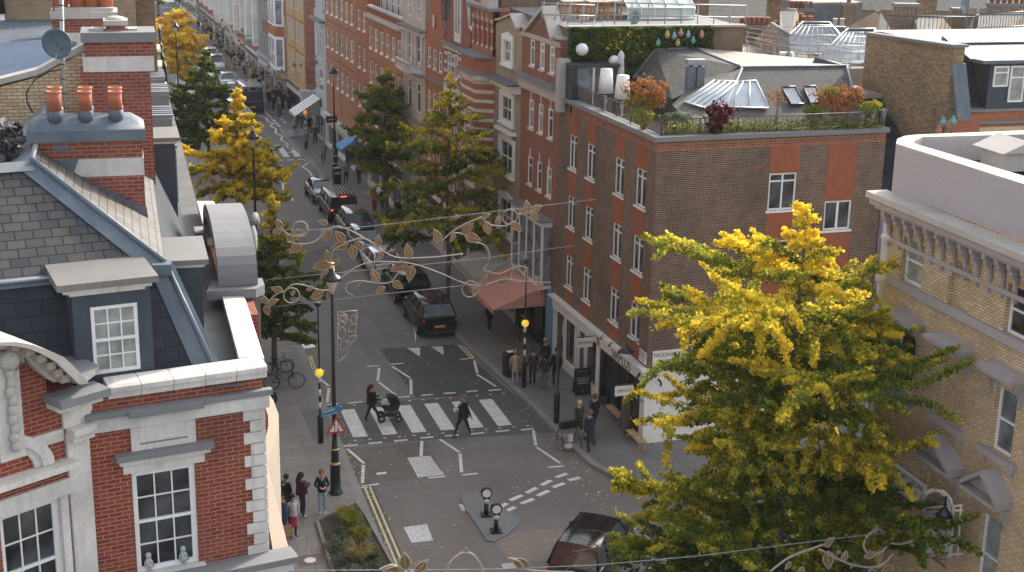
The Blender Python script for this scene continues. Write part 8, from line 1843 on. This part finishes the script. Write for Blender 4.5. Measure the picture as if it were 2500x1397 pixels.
# ================================================================== people
SK = {k: plain('skin_'+k, c, .55, 0, .06) for k, c in dict(light=(.5, .3, .22), tan=(.36, .2, .13), brown=(.16, .08, .05)).items()}
CL = {}
def cloth(c):
    k = tuple(round(x, 3) for x in c)
    if k not in CL: CL[k] = plain('fabric_%d' % len(CL), c, .9, 0, .2, 14., .2)
    return CL[k]
shoe_w = cloth((.6, .6, .58)); shoe_d = cloth((.02, .02, .02)); shoe_b = cloth((.22, .08, .03))
BLK, NAVY, GREY, DGREY, BEIGE, BRN, DEN, WHT, MAR, GRN, RED, CHAR = (.012, .012, .014), (.015, .02, .04), (.16, .16, .16), (.05, .05, .052), (.36, .28, .19), (.1, .05, .03), (.12, .19, .28), (.55, .55, .55), (.05, .015, .03), (.03, .05, .035), (.35, .03, .06), (.03, .03, .032)
PEND = []
def person(x, y, face, top, legs, hair, label, h=1.7, pose='stand', coat=0., skirt=None, long=False, shoe=shoe_d, skin='light', near=False, arms='down', under=None, group=None, z=.12, hat=None, bulk=1.):
    t = thing('person', label, 'person', (x, y, z), face, group or ('pedestrians near the crossing' if near else 'pedestrians along the street')); k = h/1.72
    V, E, Rr, K_ = [], [], [], []
    def v(p, r, kind, par=None):
        V.append(Vector(p)*k); Rr.append(r*k); K_.append(kind)
        if par is not None: E.append((par, len(V)-1))
        return len(V)-1
    pel = v((0, 0, .93), .14*bulk, 2); wa = v((0, 0, 1.1), .125*bulk, 1, pel); ch = v((0, .0, 1.3), .15*bulk, 1, wa); nk = v((0, .0, 1.47), .055, 0, ch); hb = v((0, .015, 1.56), .075, 0, nk); hc = v((0, .02, 1.64), .098, 0, hb); hd_ = v((0, .01, 1.70), .062, 0, hc)
    if near: v((0, .115, 1.615), .014, 0, hc)
    ph = 0 if pose == 'stand' else 1
    for s_ in (-1, 1):
        sh = v((s_*.165, 0, 1.41), .068*bulk, 1, ch)
        if arms == 'phone': el = (s_*.24, .06, 1.16); wr = (s_*.09, .28, 1.32 if s_ > 0 else 1.25)
        elif arms == 'hold': el = (s_*.25, .02, 1.15); wr = (s_*.09, .24, 1.14)
        elif arms == 'push': el = (s_*.24, .12, 1.18); wr = (s_*.2, .38, 1.1)
        elif arms == 'one' and s_ > 0: el = (s_*.24, .05, 1.15); wr = (s_*.15, .25, 1.2)
        else: sw = ph*.16*s_; el = (s_*.24, -.02+sw*.6, 1.14); wr = (s_*.25, .05+sw*1.6, .9)
        e_ = v(el, .047, 1, sh); w_ = v(wr, .034, 1, e_); d = (Vector(wr)-Vector(el)).normalized(); hp = Vector(wr)+d*.075
        ha_ = v(hp, .032, 0, w_)
        if near:
            sdv = Vector((0, 1, 0)) if abs(d.z) > .6 else Vector((1, 0, 0)); q = d.cross(sdv).normalized()
            for i, (o, l) in enumerate(((-.028, .07), (-.01, .082), (.01, .078), (.028, .062))): f1 = v(hp+d*.03+sdv*o, .0095, 0, ha_); v(hp+d*(.03+l*.6)+sdv*o*1.15+q*.012, .0085, 0, f1)
            v(hp+d*.012-sdv*.045+q*.012, .01, 0, ha_)
        else: v(hp+d*.07, .018, 0, ha_)
        hip = v((s_*.085, 0, .88), .1, 2, pel); sg = s_*(ph)
        kn = v((s_*.095, .04+.18*sg, .5), .064, 2, hip); an = v((s_*.1, (.3*sg if sg >= 0 else -.26), .09 if sg >= 0 else .15), .044 if not skirt else .04, 2 if not skirt else 2, kn); v((s_*.105, (.3*sg if sg >= 0 else -.26)+.13, .045 if sg >= 0 else .08), .038, 3, an)
    me = bpy.data.meshes.new('body'); me.from_pydata([tuple(p) for p in V], E, []); o = link('body', me, t)
    for m in (SK[skin], cloth(top), cloth(legs), shoe): me.materials.append(m)
    md = o.modifiers.new('skin', 'SKIN'); md.use_smooth_shade = True; sv = me.skin_vertices[0].data
    for i, r in enumerate(Rr): sv[i].radius = (r, r)
    sv[0].use_root = True; sb_ = o.modifiers.new('sub', 'SUBSURF'); sb_.levels = 1; sb_.render_levels = 1
    PEND.append((o, V, K_, E))
    mb = MB(); hz = 1.65*k     # hair: cap (and lengths down the back)
    mb.ball((0, -.02*k, hz+.015), .118*k, 0, 12, 8, (.93, 1.0, 1.0)); 
    kill = [i for i, f in enumerate(mb.f) if all((mb.v[j].y > .045*k and mb.v[j].z < hz+.055*k) for j in f)]
    mb.f = [f for i, f in enumerate(mb.f) if i not in kill]; mb.m = [0]*len(mb.f); mb.sm = [True]*len(mb.f)
    if long: mb.tube([(0, -.05*k, hz+.05), (0, -.1*k, hz-.1), (0, -.125*k, hz-.24), (0, -.13*k, hz-.38)], [(.1*k, .06*k), (.115*k, .06*k), (.11*k, .05*k), (.07*k, .02*k)], 8)
    mb.build('hair', [cloth(hair)], t)
    if hat: mb = MB(); mb.ball((0, -.01*k, hz+.05), .125*k, 0, 12, 6, (1, 1, .8)); mb.build('hat', [cloth(hat)], t)
    if near:
        mb = MB(); mb.ball((-.035*k, .1*k, 1.645*k), .011, 0, 6, 4); mb.ball((.035*k, .1*k, 1.645*k), .011, 0, 6, 4); mb.box(-.025*k, .098*k, 1.572*k, .025*k, .106*k, 1.58*k, 1); mb.build('face', [black_paint, cloth((.3, .08, .07))], t)
    ch_ = max(coat, .0)
    mb = MB(); zt__ = 1.44*k; bt = (.95-.55*coat)*k if coat else .93*k; prev = None; wl = .19 if coat else .17
    for f in (0, .12, .35, .6, .8, 1):
        z_ = lerp(zt__, bt, f); rx = (.1 if f == 0 else .185+.045*f*(1+coat))*bulk; ry = (.08 if f == 0 else .135+.03*f*(1+coat)+(.06*coat*f if pose == 'walk' else 0))*bulk; q = mb.ring((0, 0, z_), (0, 0, 1), (rx*k, ry*k), 14); 
        if prev: mb.bridge(prev, q, 0)
        prev = q
    if under: mb.box(-.045*k, .12*k, 1.1*k, .045*k, .165*k*bulk, 1.42*k, 1)
    mb.build('coat' if coat else 'jacket', [cloth(top), cloth(under or top)], t)
    if skirt: mb = MB(); prev = None
    if skirt:
        for z_, r in ((.98, .14), (.85, .18), (.6, .2), (.52, .2)): q = mb.ring((0, .0, z_*k), (0, 0, 1), (r*k, r*.85*k), 12); mb.bridge(prev, q, 0) if prev else None; prev = q
        mb.build('skirt', [cloth(skirt)], t)
    return t
def P(u, v, **kw): p = G(u, v, kw.get('z', .12)); return p.x, p.y
def held(name, label, cat, p, fn, mats, group=None, rot=0): mb = MB(); fn(mb); return tag(mb.build(name, mats, None, p, rot), label, cat, group)
# near group
x, y = P(908, 1034, z=0.); person(x, y, -pi/2, BLK, BLK, (.1, .03, .015), 'woman in black pushing a pram over the zebra crossing', 1.72, 'walk', .1, long=True, near=True, arms='push', z=.005)
x, y = P(1131, 1066, z=0.); person(x, y, pi/2+.2, NAVY, NAVY, (.2, .1, .05), 'man in a navy suit and brown shoes walking across the zebra crossing', 1.82, 'walk', .25, near=True, arms='one', under=WHT, shoe=shoe_b, z=.005)
p = (x-.28, y+.1, 1.2); held('coffee_cup', 'white paper cup in the hand of the man in the navy suit', 'cup', p, lambda m: (m.lathe([(.035, 0), (.045, .12), (.04, .13)], (0, 0, 0), 10), m.box(-.12, -.06, -.06, -.02, .06, .02)), [white_paint])
for u, v, f, a in ((676, 1262, pi*.7, dict(top=(.12, .13, .13), legs=BLK, hair=(.03, .02, .015), label='woman with fringe in a long grey coat against the left building', h=1.72, coat=.9, long=True, under=WHT)),
    (700, 1262, pi*.75, dict(top=BLK, legs=BLK, hair=(.02, .012, .01), label='dark haired person in a black coat beside the woman with the phone', h=1.62, coat=.4, under=WHT, skin='tan')),
    (690, 1318, pi*1.2, dict(top=(.02, .04, .09), legs=(.1, .09, .07), hair=(.02, .015, .012), label='man in blue jacket and scarf holding a paper bag by the left building', h=1.74, coat=.3, under=(.06, .09, .07), skin='tan', bulk=1.08)),
    (716, 1312, pi*1.1, dict(top=(.4, .4, .4), legs=BLK, hair=(.012, .01, .01), label='woman in pale jacket and red skirt with black boots', h=1.6, skirt=RED, long=True, skin='tan')),
    (738, 1262, -pi*.4, dict(top=MAR, legs=NAVY, hair=(.04, .015, .01), label='woman in maroon top raising a phone to take a picture', h=1.7, long=True, arms='phone', shoe=shoe_w, skin='tan', coat=.05)),
    (787, 1255, pi, dict(top=BLK, legs=(.3, .4, .5), hair=(.22, .11, .05), label='fair haired woman in black jacket and wide blue jeans looking at her phone', h=1.72, long=True, arms='hold', under=(.3, .38, .42), shoe=shoe_w))):
    x, y = P(u, v); person(x, y, f, near=True, **a)
x, y = P(664, 1040); person(x, y, .1, NAVY, BLK, (.12, .1, .09), 'grey haired man in navy coat half hidden by the cream bow front', 1.75, 'walk', .3, near=True)
p = G(702, 1296, .5); held('paper_bag', 'brown paper carrier bag held by the man in blue', 'bag', p, lambda m: (m.box(-.15, -.07, -.2, .15, .07, .2), m.tube([(-.08, 0, .2), (0, 0, .32), (.08, 0, .2)], .008, 4)), [cloth((.4, .26, .15))])
p = G(744, 1180, 1.42); held('mobile_phone', 'white phone held up by the woman in maroon', 'phone', p, lambda m: m.box(-.04, -.008, -.075, .04, .008, .075), [white_paint], None, .5)
p = G(787, 1194, 1.12); held('mobile_phone', 'phone in the hands of the fair haired woman', 'phone', p, lambda m: m.box(-.04, -.06, 0, .04, .06, .012), [dark_metal])
for u, v, f, a in ((1257, 940, 0., dict(top=BEIGE, legs=(.3, .36, .46), hair=(.35, .14, .05), label='person in camel coat and orange beanie beside the litter bin', h=1.66, coat=.35, hat=(.4, .14, .04), shoe=shoe_d)),
    (1300, 938, .1, dict(top=CHAR, legs=BLK, hair=(.03, .025, .02), label='person in long dark coat right of the crossing beacon', h=1.7, coat=.55)),
    (1328, 952, 0., dict(top=(.03, .025, .02), legs=(.08, .13, .19), hair=(.02, .015, .01), label='person in dark sweater and blue jeans among the window shoppers', h=1.72, skin='brown')),
    (1330, 915, .2, dict(top=BLK, legs=BLK, hair=(.2, .14, .1), label='person in black with a cap behind the one in blue jeans', h=1.75, hat=(.3, .25, .2))),
    (1357, 944, .1, dict(top=BLK, legs=BLK, hair=(.02, .02, .02), label='bald man in black jacket and white trainers by the shop window', h=1.86, shoe=shoe_w, skin='tan', bulk=1.1)),
    (1412, 1072, .15, dict(top=(.03, .035, .025), legs=(.25, .15, .11), hair=(.55, .4, .25), label='blonde woman in dark green jacket and short skirt walking away', h=1.68, pose='walk', skirt=BLK)),
    (1449, 1062, .1, dict(top=BLK, legs=BLK, hair=(.12, .08, .05), label='taller person in black leather jacket beside the blonde woman', h=1.8, pose='walk')),
    (1437, 1104, .05, dict(top=NAVY, legs=BLK, hair=(.12, .1, .09), label='man in long navy overcoat carrying a brown briefcase', h=1.8, pose='walk', coat=.75)),
    (1526, 1062, -1.3, dict(top=(.1, .085, .07), legs=(.04, .07, .12), hair=(.3, .2, .12), label='long haired woman in long grey brown coat looking into the corner shop', h=1.74, coat=1.1, long=True)),
    (1196, 812, 0., dict(top=NAVY, legs=BLK, hair=(.02, .02, .02), label='person in navy jacket with pale waistband walking near the salmon awning', h=1.74, pose='walk', shoe=shoe_w)),
    (1275, 842, 0.6, dict(top=BLK, legs=DGREY, hair=(.02, .02, .02), label='person in dark clothes and trainers under the salmon awning', h=1.72, pose='walk', shoe=shoe_w)),
    (1760, 1402, .3, dict(top=BLK, legs=BLK, hair=(.02, .02, .02), label='person in black seen through the big ginkgo near the bottom edge', h=1.75, pose='stand', z=.005))):
    z_ = a.get('z', .12); x, y = P(u, v, z=z_); person(x, y, f, near=True, **a)
p = G(1450, 1075, .4); held('briefcase', 'brown leather briefcase carried by the man in the navy overcoat', 'briefcase', p, lambda m: (m.box(-.05, -.18, -.16, .05, .18, .16), m.tube([(0, -.07, .16), (0, 0, .22), (0, .07, .16)], .01, 4)), [cloth((.16, .06, .03))])
p = G(1272, 912, .65); held('handbag', 'brown handbag beside the person in the camel coat', 'bag', p, lambda m: (m.box(-.13, -.06, -.14, .13, .06, .12), m.tube([(-.08, 0, .12), (0, 0, .35), (.08, 0, .12)], .008, 4)), [cloth((.2, .06, .04))])
# pram
p = G(952, 1026, 0.); t = thing('pram', 'black pram with raised hood on the zebra crossing', 'pram', (p.x, p.y, .005), radians(-5)); mb = MB()
for k in range(7): a = pi*.05+k*pi*.5/6; b = a+pi*.5/6; mb.poly([(.02+.42*cos(a), -.22, .72+.42*sin(a)), (.02+.42*cos(b), -.22, .72+.42*sin(b)), (.02+.42*cos(b), .22, .72+.42*sin(b)), (.02+.42*cos(a), .22, .72+.42*sin(a))]); mb.poly([(.02, -.22, .72), (.02+.42*cos(a), -.22, .72+.42*sin(a)), (.02+.42*cos(b), -.22, .72+.42*sin(b))]); mb.poly([(.02, .22, .72), (.02+.42*cos(a), .22, .72+.42*sin(a)), (.02+.42*cos(b), .22, .72+.42*sin(b))])
mb.build('hood', [cloth(BLK)], t); mb = MB(); mb.prism([(-.38, -.2, .78), (.42, -.2, .74), (.34, -.2, .5), (-.26, -.2, .5)], (0, .4, 0)); mb.build('carrycot', [cloth(CHAR)], t); mb = MB(); mb.box(-.36, -.18, .76, .0, .18, .84); mb.build('blanket', [cloth((.45, .45, .42))], t)
mb = MB()
for s_ in (-.24, .24): mb.tube([(-.85, s_, 1.08), (-.45, s_, .75), (.35, s_, .2)], .015, 5); mb.tube([(.3, s_, .6), (-.35, s_, .2)], .015, 5)
mb.tube([(-.85, -.24, 1.08), (-.85, .24, 1.08)], .02, 6); mb.box(-.25, -.18, .22, .25, .18, .36); mb.build('frame', [dark_metal], t)
for wx in (-.38, .36):
    for s_ in (-.26, .26): mb = MB(); r_ = .17 if wx < 0 else .13; mb.lathe([(r_*.6, -.02), (r_, -.025), (r_, .025), (r_*.6, .02)], (0, 0, 0), 14, 0, (0, 1, 0)); w_ = mb.build('wheel', [tyre_m], t, (wx, s_, r_)); mb = MB(); mb.lathe([(r_*.5, -.022), (r_*.5, .022)], (0, 0, 0), 10, 0, (0, 1, 0)); mb.build('hub', [galv], w_)
# middle distance pedestrians
rp = random.Random(12); tops = [BLK, BLK, CHAR, DGREY, NAVY, GREY, BEIGE, BRN, GRN, MAR]; names = {BLK: 'black', CHAR: 'charcoal', DGREY: 'dark grey', NAVY: 'navy', GREY: 'grey', BEIGE: 'beige', BRN: 'brown', GRN: 'dark green', MAR: 'maroon', WHT: 'white', DEN: 'denim'}
mid = [(915, 521, 0, (.45, .22, .03), (.1, .03, .02), 'person in mustard top and red shorts beside the bare tree trunk', dict(skirt=(.35, .03, .03), long=True)), (934, 516, 0, (.06, .06, .06), BLK, 'person in patterned dark outfit beside the one in mustard', dict(coat=.5)), (971, 545, pi, BLK, BLK, 'person in long black coat near the dark board', dict(coat=.9)),
 (946, 590, .2, DGREY, BLK, 'blurred pedestrian below the bare tree trunk', dict(coat=.2, hat=BLK)), (845, 447, pi, GREY, BLK, 'person in grey jacket over a white top facing the camera', dict(under=WHT)), (877, 453, 0, BLK, BLK, 'person in black with a white bag under the dark ginkgo', {}), (790, 397, pi, (.24, .23, .22), BLK, 'woman in open pale grey coat walking towards the camera by the kerb', dict(coat=.5, under=GREY, long=True)), (820, 398, 0, BLK, BLK, 'person in black behind the far street lamp post', {}),
 (748, 365, pi, GREY, BLK, 'person in grey coat in front of the orange crossing beacon', dict(coat=.3, under=BLK)), (770, 352, pi, DGREY, NAVY, 'person in grey jacket and navy trousers right of the orange beacon', dict(under=GREY)), (720, 332, pi, (.3, .3, .3), BLK, 'shopper in pale coat with a big white bag', dict(coat=.2)), (757, 330, 0, BLK, BLK, 'tall person in black just behind the orange beacon', dict(coat=.3)), (715, 300, 0, BLK, BLK, 'pedestrian in black left of the orange beacon', {}), (728, 308, 0, MAR, BLK, 'pedestrian in maroon left of the orange beacon', dict(coat=.2)), (738, 315, 0, BRN, BLK, 'long haired pedestrian in brown by the orange beacon', dict(coat=.4, long=True)),
 (683, 290, pi, (.03, .05, .05), BLK, 'person in open dark coat striding towards the camera at the side street', dict(coat=.6, shoe=shoe_w)), (668, 272, 0, BLK, BLK, 'person in black standing alone by the kerb of the side street', {}), (692, 268, 0, BLK, BLK, 'left of four people in dark coats by the side street', {}), (706, 274, 0, CHAR, CHAR, 'second of four people in dark coats by the side street', dict(coat=.6)), (718, 272, 0, BLK, BLK, 'third of four people in dark coats by the side street', {}), (726, 266, 0, DGREY, BLK, 'rightmost of four people in dark coats by the side street', {}),
 (655, 232, pi, CHAR, BLK, 'person in long dark coat beyond the side street', dict(coat=.8)), (603, 192, pi, DGREY, DGREY, 'person in grey coat with dark hair walking down the far pavement', dict(coat=.7, long=True)), (616, 190, pi, BLK, BLK, 'person in black right of the one in grey on the far pavement', {}), (628, 212, 0, NAVY, BLK, 'person in navy with a green bag on the far pavement', {}), (640, 205, 0, BLK, BLK, 'person in black by the pale shopfront on the far pavement', {}), (636, 178, 0, BLK, BLK, 'person in black leaning to the shop window far up', {})]
for i, (u, v, f, tp, lg, lab, kw) in enumerate(mid): x, y = P(u, v); person(x, y, f+rp.uniform(-.2, .2), tp, lg, rp.choice([(.02, .015, .01), (.08, .05, .03), (.2, .12, .07)]), lab, rp.uniform(1.64, 1.82), 'walk' if i not in (2, 3) else 'stand', **kw)
p = G(712, 326, .45); held('shopping_bag', 'big pale blue carrier bag of the shopper in the pale coat', 'bag', p, lambda m: m.box(-.22, -.08, -.28, .22, .08, .28), [cloth((.55, .6, .72))]); p = G(727, 322, .5); held('shopping_bag', 'second pale carrier bag of the shopper', 'bag', p, lambda m: m.box(-.14, -.06, -.15, .14, .06, .15), [cloth((.55, .6, .72))])
far = [(568, 158), (548, 170), (573, 175), (596, 144), (545, 134), (525, 136), (533, 128), (540, 138), (553, 140), (560, 132), (570, 140), (485, 76), (497, 84), (503, 93), (508, 88), (520, 92), (525, 86), (500, 74), (430, 10), (437, 16), (445, 14), (455, 12), (470, 28), (478, 40), (462, 24), (522, 70), (492, 60), (535, 110), (515, 110), (578, 110), (586, 126), (590, 136), (450, 6), (484, 30), (617, 152), (560, 118), (548, 108), (555, 150), (457, 178), (585, 116)]
seen_l = set()
for i, (u, v) in enumerate(far):
    tp = tops[rp.randrange(len(tops))]; x, y = P(u, v)
    if y > 268: continue
    where = 'on the far right pavement' if x > 9 else 'in the road far up the street'; b = '%d steps past orange beacon' % int((y-118)/3+.5)
    h_ = rp.uniform(1.6, 1.85); lab = 'tiny pedestrian in %s %s, %s' % (names[tp], where, b)
    if lab in seen_l: lab = lab.replace('tiny', 'other tiny')
    seen_l.add(lab); person(x, y, rp.choice((0, pi))+rp.uniform(-.3, .3), tp, rp.choice([BLK, BLK, NAVY, DEN, DGREY]), rp.choice([(.02, .015, .01), (.1, .06, .03)]), lab, h_, 'walk', coat=rp.choice((0, .2, .5, .7)), group='distant pedestrians')
for k in range(46):
    y = rp.choice((rp.uniform(138, 175), rp.uniform(170, 262))); x = rp.uniform(.3, 3.2)+float(np.interp(y, [137, 165, 207, 255], [13.55, 12.6, 11.9, 10.7]))
    person(x, y, rp.choice((0, pi))+rp.uniform(-.3, .3), tops[rp.randrange(7)], rp.choice([BLK, NAVY, DGREY]), (.03, .02, .015), 'dark dressed pedestrian in the dense distant crowd on the right pavement', rp.uniform(1.6, 1.85), 'walk', coat=rp.choice((0, .3, .6)), group='dense distant crowd')
# turn the skinned skeletons into plain meshes: one continuous surface per body
dg = bpy.context.evaluated_depsgraph_get(); dg.update()
for (o, V, K_, E) in PEND:
    me = bpy.data.meshes.new_from_object(o.evaluated_get(dg), depsgraph=dg); segs = [(V[a], V[b], K_[b]) for a, b in E]
    co_ = np.empty(len(me.polygons)*3, 'f4'); me.polygons.foreach_get('center', co_); co_ = co_.reshape(-1, 3); best = np.full(len(co_), 1e9); kk = np.zeros(len(co_), 'i4')
    for a, b, kd in segs:
        A = np.array(a); B = np.array(b); ab = B-A; tt_ = np.clip(((co_-A)@ab)/max(ab@ab, 1e-9), 0, 1); d_ = np.linalg.norm(co_-(A+tt_[:, None]*ab), axis=1); m = d_ < best; best[m] = d_[m]; kk[m] = kd
    me.polygons.foreach_set('material_index', kk); me.polygons.foreach_set('use_smooth', np.ones(len(kk), bool)); o.modifiers.clear(); o.data = me
# ================================================================== thin morning haze
hm = bpy.data.materials.new('haze'); hm.use_nodes = True; nt_ = hm.node_tree; nt_.nodes.remove(nt_.nodes['Principled BSDF'])
pv = nt_.nodes.new('ShaderNodeVolumePrincipled'); pv.inputs['Color'].default_value = (.92, .93, .95, 1); pv.inputs['Density'].default_value = .00015; pv.inputs['Anisotropy'].default_value = .3
nt_.links.new(pv.outputs[0], nt_.nodes['Material Output'].inputs['Volume'])
mb = MB(); mb.box(-700, -250, -1.2, 1000, 1300, 27); o = mb.build('haze', [hm]); o['kind'] = 'stuff'
